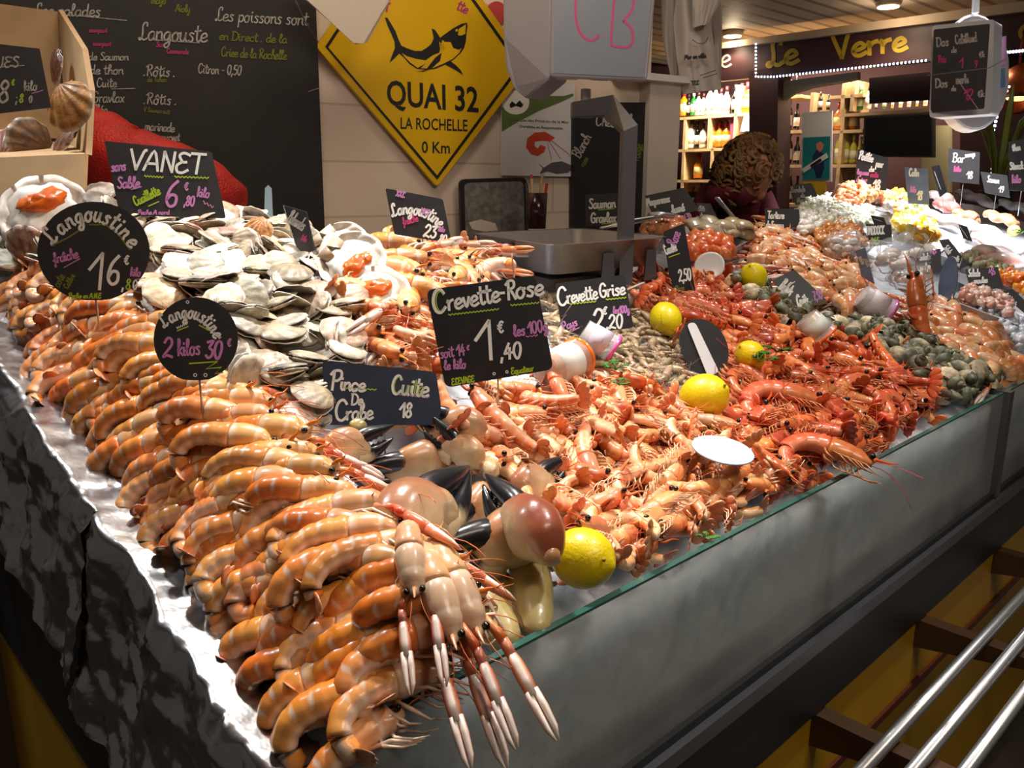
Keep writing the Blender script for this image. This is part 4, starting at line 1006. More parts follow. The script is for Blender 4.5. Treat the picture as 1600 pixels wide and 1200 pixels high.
# poster
po = empty('wall_poster', 'white poster with a red shrimp and a grey fish beside the diamond sign', 'poster', on_wall(840, 210, 0.02))
P_(px_prism('paper_sheet', M['white_plastic'], [(784, 130), (898, 130), (897, 276), (784, 274)], onw(0.012), 0.006), po)
P_(px_prism('printed_band', mat('poster_green', S(96, 118, 62), rough=0.6), [(784, 168), (800, 160), (840, 150), (880, 150), (896, 146), (896, 150), (880, 158), (845, 172), (810, 190), (784, 206)], onw(0.0126), 0.0005), po)
P_(px_prism('printed_seal', M['white'], ellipse(806, 160, 21, 19), onw(0.0132), 0.0005), po)
P_(px_prism('printed_wave', inkm, [(796, 164), (800, 158), (806, 163), (812, 157), (818, 164), (814, 168), (806, 165), (798, 169)], onw(0.0138), 0.0004), po)
printed('Technique des Produits de la Mer', (793, 184.5), (889, 189), (793, 190), onw(0.0126), mat('poster_grey_ink', S(80, 80, 82), rough=0.6), po, 0.01)
printed('Durables et Responsable', (812, 195), (879, 198.5), (812, 200.5), onw(0.0126), inkm, po, 0.01)
P_(px_prism('printed_shrimp', mat('poster_shrimp', S(206, 74, 46), rough=0.6), [(867, 215), (852, 206), (836, 207), (824, 216), (822, 230), (830, 241), (840, 244), (850, 238), (853, 230), (845, 226), (840, 232), (835, 228), (836, 221), (848, 220), (860, 221)], onw(0.0126), 0.0005), po)
write([('rose', 0.8, [[(855, 222), (862, 250)], [(858, 221), (876, 248)], [(862, 220), (888, 240)]])], onw(0.0128), po, True)
P_(px_prism('printed_fish', mat('poster_fish', S(92, 88, 96), rough=0.6), [(841, 255), (850, 262), (862, 254), (878, 252), (892, 258), (895, 263), (888, 270), (870, 272), (856, 268), (843, 272), (848, 263)], onw(0.0126), 0.0005), po)
s_ = px_prism('sticker', mat('sticker_red', S(196, 70, 66), rough=0.5), ellipse(776, 20, 16, 18), onw(0.006), 0.004); tag(s_, 'round red and white sticker on the wall right of the diamond sign', 'sticker')
# wrapping paper hanging in front of the wall
hp = empty('hanging_paper', 'stack of pale wrapping paper sheets hanging over the yellow sign', 'paper stack', on_wall(540, 20, 0.16))
for k in range(3):
    P_(px_prism('sheet', M['paper'], [(476 + k * 3, -40), (632 - k * 3, -40), (610 - k, 0), (574 - k * 3, 66 + k), (556 - k * 2, 69 - k), (478 + k, 0)], onw(0.15 + 0.012 * k), 0.002), hp)
mb = MB(); mb.sweep([on_wall(452, -20, 0.18), on_wall(476, 32, 0.1), on_wall(497, 66, 0.03)], 0.0015, 0.0015, n=6, col=S(150, 130, 112)); P_(mb.build('cord', M['vc'], None), hp)
# fascia lettering of the wine shop
M['gold'] = mat('gold_lettering', S(176, 146, 34), rough=0.5)
write([T('gold', 6.5, 'Le', 1198, 104, 40, -7, 1.25), T('gold', 6.5, 'Verre', 1300, 92, 38, -7, 1.35), T('gold', 6.5, 'a', 1592, 62, 40, -8, 1.2), T('chalk', 3, 'e', 1126, 105, 36, -4, 1.0)], lambda x, y: on_u(x, y, UF - 0.004), fas, True)
# ================================================================ seafood patterns
def mixc(a, b, t): return tuple(a[i] + (b[i] - a[i]) * t for i in range(3))
def frame(origin, xdir, up):
    x = Vector(xdir).normalized(); z = Vector(up); z = (z - x * z.dot(x))
    if z.length < 1e-4: z = x.orthogonal()
    z.normalize(); y = z.cross(x)
    m = Matrix((x, y, z)).transposed().to_4x4(); m.translation = Vector(origin)
    return m
def curl_path(L, curl, n, power=1.2, start=Vector((0, 0, 0)), tilt=0.0, hook=0.0):
    """spine going backwards (-x) and curling down"""
    pts = [Vector(start)]; p = Vector(start)
    for i in range(n):
        s = (i + 0.5) / n
        a = tilt + R(curl) * s ** power
        p = p + Vector((-math.cos(a), 0, -math.sin(a))) * (L / n)
        pts.append(p.copy())
    return pts
def tail_fan(par, m, end, dirv, ln, wd, col, tip, flat=0.12):
    d = dirv.normalized(); up = Vector((0, 1, 0)).cross(d).normalized()
    for k in (-2, -1, 0, 1, 2):
        a = k * R(24)
        dd = (d * math.cos(a) + Vector((0, 1, 0)) * math.sin(a)).normalized()
        st = end - d * ln * 0.1 + Vector((0, k * wd * 0.28, 0))
        pts = [st + dd * ln * q for q in (0, 0.25, 0.6, 0.9, 1.0)]
        ww = [wd * q for q in (0.22, 0.42, 0.5, 0.36, 0.1)]
        mb = MB(); mb.sweep(pts, ww, [x * flat + 0.0003 for x in ww], up=up + Vector((0, 0.001, 0)), n=6, col=lambda t, sa, ca: mixc(col, tip, t))
        yield mb
def crust(name, label, cat, kind, curl, seed=0, claws=True, power=1.2, tilt=0.0, detail=True, pale_=0.0):
    """langoustine or shrimp; +x is the head, +z the back, origin at the belly where tail and head meet"""
    rr = random.Random(seed)
    root = empty(name, label, cat)
    lg = kind == 'lango'
    if kind == 'lango':
        La, R0, R1, Lc = 0.098, 0.0185, 0.0105, 0.062
        base, pale, white, side = S(222, 118, 34), S(232, 150, 66), S(246, 226, 206), S(238, 180, 120)
        capc, capl, m = S(214, 150, 86), S(232, 198, 158), M['lango']
    elif kind == 'shrimp':
        La, R0, R1, Lc = 0.080, 0.0128, 0.0072, 0.042
        base, pale, white, side = S(234, 120, 58), S(242, 152, 88), S(250, 212, 172), S(246, 176, 120)
        capc, capl, m = S(226, 124, 70), S(240, 178, 128), M['shrimp']
    else:
        La, R0, R1, Lc = 0.096, 0.0158, 0.0090, 0.056
        base, pale, white, side = S(208, 80, 34), S(222, 108, 54), S(238, 160, 110), S(226, 124, 70)
        capc, capl, m = S(188, 76, 42), S(218, 132, 84), M['gamba']
    if pale_:
        base, pale, capc = mixc(base, S(236, 196, 160), pale_), mixc(pale, S(240, 206, 176), pale_), mixc(capc, S(240, 214, 190), pale_)
    # abdomen with six overlapping segments
    per = 5 if detail else 3
    n = 6 * per
    pts = curl_path(La, curl, n, power, tilt=tilt)
    wd, hu, hd = [], [], []
    for i in range(n + 1):
        s = i / n; q = (i % per) / per if i < n else 1
        r = R0 + (R1 - R0) * s ** 1.1
        st = 0.975 + 0.05 * math.sin(math.pi * min(1.0, q + 0.15)) - (0.035 if i % per == 0 else 0)
        wd.append(r * st * (0.95 if lg else 0.78)); hu.append(r * st); hd.append(r * st * 0.8)
    wid = rr.random()
    def ac(t, sa, ca):
        k = t * 6; q = k - int(k)
        c = mixc(base, pale, 0.35 + 0.35 * math.sin(k * 1.1 + seed))
        if sa < -0.3: return mixc(c, white, 0.8)
        if lg:
            if q > 0.75 and .35 < abs(ca) < .95 and sa > 0.0 and int(k) in (1, 2, 4): return mixc(c, white, 0.8)
            if q > 0.9: return mixc(c, white, 0.4)
            return mixc(c, side, 0.5 * abs(ca) ** 4)
        if q > 0.75: return mixc(c, white, 0.5)
        return mixc(c, side, 0.7 * abs(ca) ** 2)
    mb = MB(); mb.sweep(pts, wd, hu, hd, n=14 if detail else 9, col=ac); mb.build('abdomen', m, root)
    e = (pts[-1] - pts[-3])
    fans = MB()
    for f in tail_fan(root, m, pts[-1], e, La * 0.24, R0 * 0.95, base, mixc(base, white, 0.4)):
        b = len(fans.v); fans.v += f.v; fans.c += f.c; fans.f += [tuple(b + i for i in q) for q in f.f]; fans.m += f.m
    fans.build('tail_fan', m, root)
    # head shell
    q = [0, .06, .2, .38, .5, .54, .62, .78, .9, 1.0]
    rw = [.93, 1.02, 1.05, 1.0, .93, .88, .90, .72, .45, .16]
    rz = [.0, .0, .02, .03, .03, .03, .02, -.01, .02, .16]
    hp = [Vector((Lc * a, 0, R0 * b * 3)) for a, b in zip(q, rz)]
    def cc(t, sa, ca):
        c = mixc(capc, capl, max(0.0, -sa) * 0.9 + 0.25 * abs(ca))
        if 0.48 < t < 0.60 and lg: c = mixc(c, white, 0.5)
        if t < 0.12 and lg: c = mixc(c, white, 0.55)
        return c
    mb = MB(); mb.sweep(hp, [R0 * a * (.95 if lg else .76) for a in rw], [R0 * a for a in rw], [R0 * a * .85 for a in rw], n=14 if detail else 9, col=cc)
    rl = Lc * (0.22 if lg else 0.5)
    mb.sweep([hp[-2] + Vector((0, 0, R0 * .32)), hp[-1] + Vector((0, 0, R0 * .2)), hp[-1] + Vector((rl * .6, 0, R0 * .35)), hp[-1] + Vector((rl, 0, R0 * .75))],
             [R0 * .16, R0 * .12, R0 * .07, R0 * .02], [R0 * .2, R0 * .16, R0 * .1, R0 * .02], n=6, col=base)
    mb.build('carapace', m, root)
    er = R0 * (0.20 if lg else 0.25)
    for sg in (-1, 1):
        mb = MB(); mb.ball((Lc * .91, sg * R0 * .50, R0 * .30), er * 1.15, er, er, n=8, m=6); mb.build('eye', M['eye'], root)
    # walking legs
    if lg:
        legc = S(240, 214, 190)
        for sg in (-1, 1):
            for k in range(3):
                x = Lc * (.25 + .2 * k); f = rr.uniform(-.01, .014)
                mb = MB(); mb.sweep([(x, sg * R0 * .5, -R0 * .6), (x + .008 + f, sg * R0 * 1.15, -R0 * .9), (x + .022 + f, sg * R0 * 1.3, -R0 * 1.5), (x + .036 + f, sg * R0 * .9, -R0 * 1.8)],
                                    [.0022, .0019, .0014, .0006], [.0022, .0019, .0014, .0006], n=6, col=legc)
                mb.build('leg', m, root)
    else:
        legc = mixc(white, base, .25)
        mb = MB()
        for k in range(5):
            for sg in (-1, 1):
                x = Lc * (.12 + .15 * k); l = R0 * (1.3 + .6 * rr.random())
                mb.sweep([(x, sg * R0 * .35, -R0 * .7), (x + l * .3, sg * R0 * .7, -R0 * 1.25), (x + l * .75, sg * R0 * .5, -R0 * 1.6), (x + l * 1.2, sg * R0 * .3, -R0 * 1.5)], [R0 * .085, R0 * .075, R0 * .05, R0 * .02], R0 * .05, n=5, col=legc)
        for k in range(5):
            i = int(n * (.08 + .15 * k)); p = pts[i]; t = (pts[i + 1] - pts[i]).normalized(); dn = Vector((t.z, 0, -t.x))
            if dn.dot(Vector((0, 0, -1))) < 0 and i < 3: dn = -dn
            for sg in (-1, 1):
                st = p + dn * R0 * .6 + Vector((0, sg * R0 * .25, 0))
                mb.sweep([st, st + dn * R0 * .7 - t * R0 * .3, st + dn * R0 * 1.0 - t * R0 * .9], [R0 * .2, R0 * .22, R0 * .05], R0 * .05, n=5, col=mixc(base, white, .6))
        mb.build('leg_fringe', m, root)
    # antennae
    ac_ = S(226, 120, 70) if lg else mixc(base, S(210, 80, 40), .5)
    for sg in (-1, 1):
        L_ = Lc * (1.0 if lg else 1.1); b = rr.uniform(-.6, .9)
        p0 = Vector((Lc * .96, sg * R0 * .25, R0 * .05))
        ap = [p0 + Vector((L_ * t * math.cos(b * t), sg * L_ * .35 * t * t, -L_ * .4 * t * t + L_ * .2 * math.sin(t * 3) * .4)) for t in (0, .2, .4, .6, .8, 1.0)]
        mb = MB(); mb.sweep(ap, [R0 * .045, R0 * .035, R0 * .03, R0 * .026, R0 * .022, R0 * .015], R0 * .03, n=5, col=ac_); mb.build('antenna', m, root)
    if lg and claws:
        for sg in (-1, 1):
            mb = MB(); build_claw(mb, sg, Lc, R0, rr.uniform(-.25, .2), droop=claws if isinstance(claws, float) else .35)
            mb.build('claw', m, root)
    return root
def build_claw(mb, sg, Lc, R0, spread, droop, k_=1.45):
    o, w_, p_ = S(222, 96, 44), S(250, 232, 220), S(240, 170, 120)
    a = Vector((Lc * .72, sg * R0 * .7, -R0 * .5))
    d1 = Vector((1, sg * .28, -droop * .5)).normalized()
    d2 = Vector((1, sg * .05 + spread * .3, -droop)).normalized()
    b = a + d1 * .026; c = b + d2 * .014
    mb.sweep([a, a.lerp(b, .5), b], [.0036, .005, .006], [.0036, .005, .006], n=7, col=lambda t, sa, ca: mixc(p_, o, t))
    mb.sweep([b - d2 * .001, b + d2 * .006, c], [.005, .006, .0055], [.005, .006, .005], n=7, col=lambda t, sa, ca: mixc(o, w_, .2 if sa > 0 else .0))
    sd = d2.cross(Vector((0, 0, 1))).normalized()
    P = [c, c + d2 * .008, c + d2 * .022, c + d2 * .036]
    pal = lambda t, sa, ca: w_ if abs(ca) < .5 and sa > 0 else mixc(p_, o, .4 + .3 * abs(ca))
    mb.sweep(P, [.0052, .0072, .0076, .0068], [.0048, .0068, .0072, .0064], n=10, col=pal)
    e = P[-1]
    for s2, op in ((-1, .03), (1, .01)):
        F0 = e - d2 * .004 + sd * s2 * .0034
        mb.sweep([F0, F0 + d2 * .015 + sd * s2 * op * .03, F0 + d2 * .032 + sd * s2 * op * .02, F0 + d2 * .042 - sd * s2 * .002], [.0044, .0042, .003, .0008], [.0056, .0052, .0036, .0008], n=8,
                 col=lambda t, sa, ca: w_ if sa > .4 else mixc(p_, o, .45 - .3 * t))

def scallop(gape, seed, small=True):
    rr = random.Random(seed)
    root = empty('small_scallop', 'scallop', 'scallop')
    D = 0.047
    shade = [(S(206, 190, 160), S(150, 130, 104)), (S(220, 206, 178), S(176, 154, 122)), (S(160, 148, 130), S(104, 94, 84)), (S(210, 174, 144), S(160, 122, 98)), (S(228, 220, 202), S(190, 174, 150)), (S(190, 170, 140), S(132, 110, 86)), (S(222, 214, 196), S(168, 152, 128))][seed % 7]
    for nm, sg in (('lower_valve', -1), ('upper_valve', 1)):
        mb = MB(); valve(mb, D, .0062 * (1 if sg > 0 else .8), 17, shade[0], shade[1], seed, S(226, 216, 198))
        o = mb.build(nm, M['scallop'], root)
        if sg < 0: o.scale = (1, 1, -1)
        o.rotation_euler = (R(gape if sg > 0 else -2), 0, 0)
        o.location = (0, 0, .0012 * sg)
    return root
def valve(mb, D, h, ribs, c0, c1, seed, rim, nt=40, nr=8, thick=.0012, ear=True):
    small = D < .08
    """a ribbed fan shell, hinge at the origin, opening towards +y"""
    vs, cs, fs = [], [], []
    TH = R(80)
    for layer in (0, 1):
        for j in range(nr + 1):
            r = j / nr
            for i in range(nt + 1):
                a = -TH + 2 * TH * i / nt
                Lr = D * (.55 * math.cos(a) + .45 * math.cos(a) ** .45) * (1 + .012 * math.cos(a * ribs * 1.15))
                x, y = math.sin(a) * Lr * r, math.cos(a) * Lr * r
                z = h * (math.sin(math.pi * min(1, r * .9 + .1) ** .8) ** .8) * math.cos(a) ** .5 + (.0004 if small else .0009) * r * math.cos(a * ribs * 1.15) * D / .05
                if layer: z -= thick
                vs.append((x, y, max(z, -.001)))
                band = .5 + .5 * math.sin(r * 17 + seed * 1.3 + .6 * math.sin(a * 3))
                k = .45 * band + (.2 if small else .45) * (.5 + .5 * math.cos(a * ribs * 1.15)) + .25 * (1 - r)
                c = mixc(c0, c1, min(1, k))
                if r > .93: c = mixc(c, rim, .5)
                if layer: c = S(224, 214, 200)
                cs.append(c)
    W = nt + 1; O = (nr + 1) * W
    for j in range(nr):
        for i in range(nt):
            q = j * W + i
            fs.append((q, q + 1, q + W + 1, q + W)); fs.append((O + q, O + q + W, O + q + W + 1, O + q + 1))
    for i in range(nt):
        q = nr * W + i; fs.append((q, q + 1, O + q + 1, O + q))
    mb.add(vs, fs, cs)
    if ear:
        for sg in (-1, 1):
            mb.add([(0, -.001, .001), (sg * D * .24, -.001, .0008), (sg * D * .22, D * .17, .001), (sg * D * .08, D * .2, h * .4),
                    (0, -.001, -.0004), (sg * D * .24, -.001, -.0004), (sg * D * .22, D * .17, -.0004), (sg * D * .08, D * .2, -.0004)],
                   [(0, 1, 2, 3), (4, 7, 6, 5), (0, 4, 5, 1), (1, 5, 6, 2), (2, 6, 7, 3)], c1)
def whelk(seed):
    rr = random.Random(seed); mb = MB(); k = 64; n = 10
    pts, rad = [], []
    H = .040
    for i in range(k):
        t = i / (k - 1); th = t * 2 * math.pi * 4.2; g = math.exp(2.9 * (t - 1))
        pts.append(Vector((math.cos(th) * .0098 * g, math.sin(th) * .0098 * g, H * (1 - g) * .95)))
        rad.append(.0125 * g)
    a, b = S(124, 128, 100), S(84, 84, 66)
    vs, cs, fs = [], [], []
    for i in range(k):
        p = pts[i]; th = i / (k - 1) * 2 * math.pi * 4.2
        ex = Vector((math.cos(th), math.sin(th), 0)); ez = Vector((0, 0, 1))
        for j in range(n):
            q = 2 * math.pi * j / n
            vs.append(p + ex * math.cos(q) * rad[i] + ez * math.sin(q) * rad[i] * 1.35)
            cs.append(mixc(a, b, .5 + .5 * math.sin(q * 3 + i * .35)) if i < k - 4 else S(206, 190, 156))
    for i in range(k - 1):
        for j in range(n):
            x, y = i * n + j, i * n + (j + 1) % n
            fs.append((x, y, y + n, x + n))
    mb.add(vs, fs, cs)
    # siphon lip and dark mouth
    e = pts[-1]; th = 2 * math.pi * 4.2
    mb.sweep([e + Vector((0, 0, -.008)), e + Vector((0, 0, -.018)), e + Vector((.002, 0, -.026))], [.010, .0065, .003], [.010, .007, .003], up=Vector((0, 1, 0)), n=10, col=mixc(a, b, .4))
    root = empty('whelk', 'whelk', 'whelk')
    mb.build('shell', M['whelk'], root)
    mb = MB(); mb.ball(e + Vector((math.cos(th + .3) * .002, .006, -.004)), .009, .004, .011, col=S(70, 52, 36), n=8, m=6); mb.build('operculum', M['vc'], root)
    return root
def grey_shrimp(seed):
    rr = random.Random(seed); mb = MB()
    c0, c1 = S(176, 152, 120), S(134, 112, 88)
    p = curl_path(.030, rr.choice((90, 140, 190)), 10, 1.0)
    mb.sweep(p, [.0044 - .0026 * i / 10 for i in range(11)], [.0050 - .0030 * i / 10 for i in range(11)], n=8, col=lambda t, sa, ca: mixc(c0, c1, .5 + .5 * math.sin(t * 36)))
    mb.sweep([(0, 0, 0), (.004, 0, .0006), (.012, 0, 0), (.018, 0, .001), (.022, 0, .002)], [.0042, .0048, .0044, .0026, .0004], [.005, .0054, .0046, .0028, .0005], n=8, col=lambda t, sa, ca: mixc(c0, S(200, 180, 150), .4 * t))
    for k in range(4):
        x = .003 + .004 * k
        mb.sweep([(x, .001, -.004), (x + .004, .003, -.009), (x + .009, .002, -.011)], [.0006, .0005, .0002], .0004, n=4, col=c0)
    for sg in (-1, 1):
        mb.sweep([(.020, sg * .001, .001), (.032, sg * .006, .004), (.045, sg * .014, .001)], [.0004, .0003, .0002], .0003, n=4, col=c1)
    return tag(mb.build('grey_shrimp', M['grey']), 'g', 'shrimp')

# ================================================================ laying out
def sprinkle(poly, step, seed, h=0.0, jit=.4, umax=4.6, edge=.04):
    """spots on the heaps, spaced in the place, whose view falls inside the outlined heap of the photo"""
    rr = random.Random(seed); out = []
    ps = [hit(x, y, h) for x, y in poly]; us = [to_uv(p) for p in ps]
    u0, u1 = min(q[0] for q in us) - .05, min(umax, max(q[0] for q in us) + .05); v0, v1 = min(q[1] for q in us) - .05, max(q[1] for q in us) + .05
    i = 0; u = u0
    while u < u1:
        v = v0 + (step / 2 if i % 2 else 0)
        while v < v1:
            a, b = u + rr.uniform(-jit, jit) * step, v + rr.uniform(-jit, jit) * step
            p = uv(a, b, surf(a, b, h)); x, y = proj(p)
            if inside(poly, x, y) and b > edge: out.append((p, x, y))
            v += step
        u += step * .87; i += 1
    rr.shuffle(out)
    return out
def inside_glass(src, m, least=.016):
    """push a piece back so that none of it sticks through the front glass"""
    lo = 9
    for c in src.children:
        if c.name.startswith('antenna'): continue
        for k in c.bound_box:
            lo = min(lo, to_uv(m @ Vector(k))[1])
    return Matrix.Translation(VD * max(0, least - lo)) @ m
def lie(rr, yaw, roll, pitch):
    return Matrix.Rotation(yaw, 4, 'Z') @ Matrix.Rotation(pitch, 4, 'Y') @ Matrix.Rotation(roll, 4, 'X')
SLOPE = Matrix.Rotation(math.atan(.30), 4, UD)        # the bed leans up towards the back

# ---- langoustines, stacked tails out along the left edge
lp_ = [crust('langoustine', 'x', 'langoustine', 'lango', c, s, claws=d, power=2.2) for c, s, d in ((150, 1, .9), (215, 2, 1.1), (105, 3, .8))]
ln_ = [crust('langoustine', 'x', 'langoustine', 'lango', c, s, claws=False, power=2.0) for c, s in ((190, 1), (235, 2), (150, 3), (260, 4), (210, 5))]
rr = random.Random(31)
G = 'raw langoustines stacked at the left end'
LAY = 6
for lay in range(LAY):
    v = 0.032 + (.017 if lay % 2 else 0)
    while v < 0.93:
        f = lay / (LAY - 1)
        u = -0.184 + 0.070 * f + rr.uniform(-.012, .012); v += rr.uniform(-.006, .006)
        z = bed(0, v) + 0.016 + 0.080 * f + rr.uniform(-.004, .004)
        front = max(0.0, 1 - max(0.0, v - .03) / .16)
        yaw = R(-1 + 24 * front) + rr.uniform(-.24, .24)
        pitch = -R(14) * (1 - .4 * f) + rr.uniform(-.18, .18) + R(10) * (1 if f > .9 else 0)
        roll = rr.uniform(-.9, .6)
        p = uv(u, v, z) + Vector((.036, 0, .006))
        m = Matrix.Translation(p) @ lie(rr, yaw, roll, pitch) @ Matrix.Scale(rr.uniform(.76, .90), 4)
        where = 'in the topmost row of the langoustine stack' if f > .9 else ('in the bottom row of the langoustine stack against the foil' if lay == 0 else ('in a middle row of the langoustine stack at its front corner' if v < .3 else 'in a middle row of the langoustine stack towards the wall'))
        copy_tree((lp_[rr.choice((0, 0, 2))] if f > .9 and v > .1 else ln_[rr.choice((0, 1, 2, 3, 4))]), m, 'raw orange langoustine ' + where, G + (' , top row' if f > .9 else ''))
        v += .034
# a second line of heads over the ridge
for k in range(15):
    v = .10 + .055 * k
    p = uv(-.112 + rr.uniform(-.012, .012), v, bed(0, v) + .102) + Vector((.02, 0, 0))
    m = Matrix.Translation(p) @ lie(rr, R(-8) + rr.uniform(-.2, .2), rr.uniform(-.5, .5), R(8) + rr.uniform(-.1, .1)) @ Matrix.Scale(.82, 4)
    copy_tree(lp_[rr.choice((0, 1, 2))], m, 'raw orange langoustine in the topmost row of the langoustine stack', G + ' , top row')
# three that hang over the glass with their claws down
def hero(head, tail, hh, ht, label, curl, seed, up=(-.3, -.6, .7), scale=1.0):
    a, b = hit(*head, hh), hit(*tail, ht)
    t = crust('langoustine', label, 'langoustine', 'lango', curl, seed, claws=1.1)
    t.matrix_world = frame(a.lerp(b, .55), a - b, up) @ Matrix.Scale(scale, 4)
    return t
for (hx, hy, tx, ty, zd, lb, cs, sd) in (
    (650, 935, 640, 860, .07, 'pale langoustine hanging claws down over the glass, leftmost of the three beside the crab claws', 150, 11),
    (712, 1010, 680, 915, .055, 'langoustine hanging claws down over the glass edge, middle of the three', 120, 12),
    (752, 1000, 706, 905, .05, 'langoustine hanging claws down over the glass edge, nearest the misted ice', 120, 13)):
    b = on_bed(tx, ty, zd + .07); tb = (b - CAM).length / ray(tx, ty).length
    a = at(hx, hy, tb * .955)
    t = crust('langoustine', lb, 'langoustine', 'lango', cs, sd, claws=0.10, pale_=.55)
    d = (a - b)
    t.matrix_world = frame(b, d, (CAM - b).normalized() + Vector((-.15, 0, .5))) @ Matrix.Scale(d.length / .064, 4)
    for c in t.children:
        if c.name.startswith('claw'): c.scale = (1.08, .9, .95); c.location = (-.004, 0, .004); c['label'] = 'long white and orange claw'
# ---- XXL langoustines behind the shell halves
G = 'large langoustines heaped behind the open scallop shells'
for (p, x, y) in sprinkle([(590, 372), (660, 368), (745, 395), (775, 425), (700, 450), (660, 490), (610, 460), (580, 420)], .062, 5, .025):
    m = Matrix.Translation(p) @ lie(rr, rr.uniform(-2.2, .6), rr.choice((0, 1.4, -1.4)) + rr.uniform(-.4, .4), rr.uniform(.0, .3)) @ Matrix.Scale(.92, 4)
    copy_tree(lp_[rr.choice((0, 1, 2))], m, 'large langoustine in the loose heap under the Langoustine XXL board', G)
# ---- cooked langoustines of the far right
ck = [crust('cooked_langoustine', 'x', 'langoustine', 'lango', c, s, claws=.3, pale_=.22, power=1.6) for c, s in ((200, 21), (150, 22), (240, 23))]
for poly, lab, G, sc in (([(1165, 362), (1225, 352), (1290, 378), (1345, 415), (1352, 462), (1312, 482), (1255, 445), (1190, 408)], 'cooked langoustine in the curled heap behind the Bulots board', 'cooked langoustines heaped behind the whelks', 1.0),
                     ([(1440, 490), (1478, 478), (1530, 492), (1585, 550), (1600, 585), (1565, 606), (1500, 565), (1450, 530)], 'cooked langoustine in the heap between whelks and ice at the right', 'cooked langoustines heaped at the glass post', 1.0)):
    for lay, hgt in ((0, .01), (1, .03)):
        for (p, x, y) in sprinkle(poly, .058, 9 + lay, hgt):
            m = Matrix.Translation(p) @ SLOPE @ lie(rr, rr.uniform(1.2, 4.2), rr.uniform(-.9, .9), rr.uniform(-.3, .3)) @ Matrix.Scale(sc * .9, 4)
            copy_tree(ck[rr.randrange(3)], m, lab, G)
# ---- small scallops
sp_ = [scallop(g, s) for g, s in ((4, 0), (9, 1), (3, 2), (14, 3), (5, 4), (20, 5), (4, 6))]
P8 = [(196, 318), (265, 322), (330, 330), (420, 340), (480, 362), (528, 395), (545, 470), (560, 512), (580, 560), (515, 585), (505, 660), (470, 660), (385, 605), (300, 470), (240, 480), (232, 400), (205, 360)]
G = 'small scallops heaped in the middle left'
for lay, hgt in ((0, -.004), (1, .014)):
    for (p, x, y) in sprinkle(P8, (.034, .038)[lay], 40 + lay, hgt, umax=1.0):
        m = Matrix.Translation(p) @ SLOPE @ lie(rr, rr.uniform(0, 6.28), rr.gauss(0, .42), rr.gauss(0, .42)) @ Matrix.Scale(rr.uniform(.8, 1.2), 4) @ Matrix.Translation((0, -.026, 0))
        where = 'near the dark blue crab board' if y > 520 else ('at the back by the chalkboard' if y < 390 else 'in the middle of the scallop heap')
        copy_tree(sp_[rr.randrange(7)], m, 'small brown and cream scallop ' + where, G + ', ' + where)
for (p, x, y) in sprinkle([(-30, 330), (60, 350), (95, 372), (110, 300), (170, 290), (185, 335), (130, 320), (70, 420), (-30, 430)], .042, 47, .015, umax=1):
    m = Matrix.Translation(p) @ SLOPE @ lie(rr, rr.uniform(0, 6.28), rr.gauss(0, .4), rr.gauss(0, .4)) @ Matrix.Translation((0, -.026, 0))
    copy_tree(sp_[rr.choice((2, 0, 6))], m, 'small dark scallop at the left edge behind the round Langoustine board', 'small scallops at the left edge')
for s in sp_: drop(s)
# ---- pink shrimps
sh = [crust('pink_shrimp', 'x', 'shrimp', 'shrimp', c, s, power=pw) for c, s, pw in ((120, 1, 1.0), (170, 2, .9), (60, 3, 1.0), (210, 4, 1.1), (20, 5, 1.0))]
P1 = [(548, 500), (590, 470), (660, 480), (690, 600), (720, 620), (860, 590), (960, 592), (1060, 640), (1120, 655), (1190, 720), (1290, 758), (1130, 850), (965, 928), (915, 905), (885, 800), (800, 740), (690, 690), (640, 560), (560, 540)]
G = 'pink shrimps heaped in front of the Crevette Rose board'
for lay, hgt in ((0, .0), (1, .012), (2, .022)):
    for (p, x, y) in sprinkle(P1, (.046, .050, .058)[lay], 60 + lay, hgt, umax=1.2, edge=.034):
        side = rr.choice((1, 1, 1, -1)) * R(88)
        yaw = rr.choice((R(-25), R(150), R(-60), R(20))) + rr.uniform(-.5, .5)
        if to_uv(p)[1] < .14: yaw = ANG + rr.choice((0, math.pi)) + rr.uniform(-.3, .3)
        m = Matrix.Translation(p) @ SLOPE @ lie(rr, yaw, side + rr.uniform(-.45, .45), rr.gauss(0, .2)) @ Matrix.Scale(rr.uniform(.9, 1.1), 4)
        where = 'left of the Crevette Rose board' if x < 700 else ('along the glass edge' if y > 780 else 'in the middle of the pink shrimp heap')
        q = sh[rr.randrange(5)]; copy_tree(q, inside_glass(q, m), 'cooked pink shrimp ' + where, G + ', ' + where)
for s in sh: drop(s)
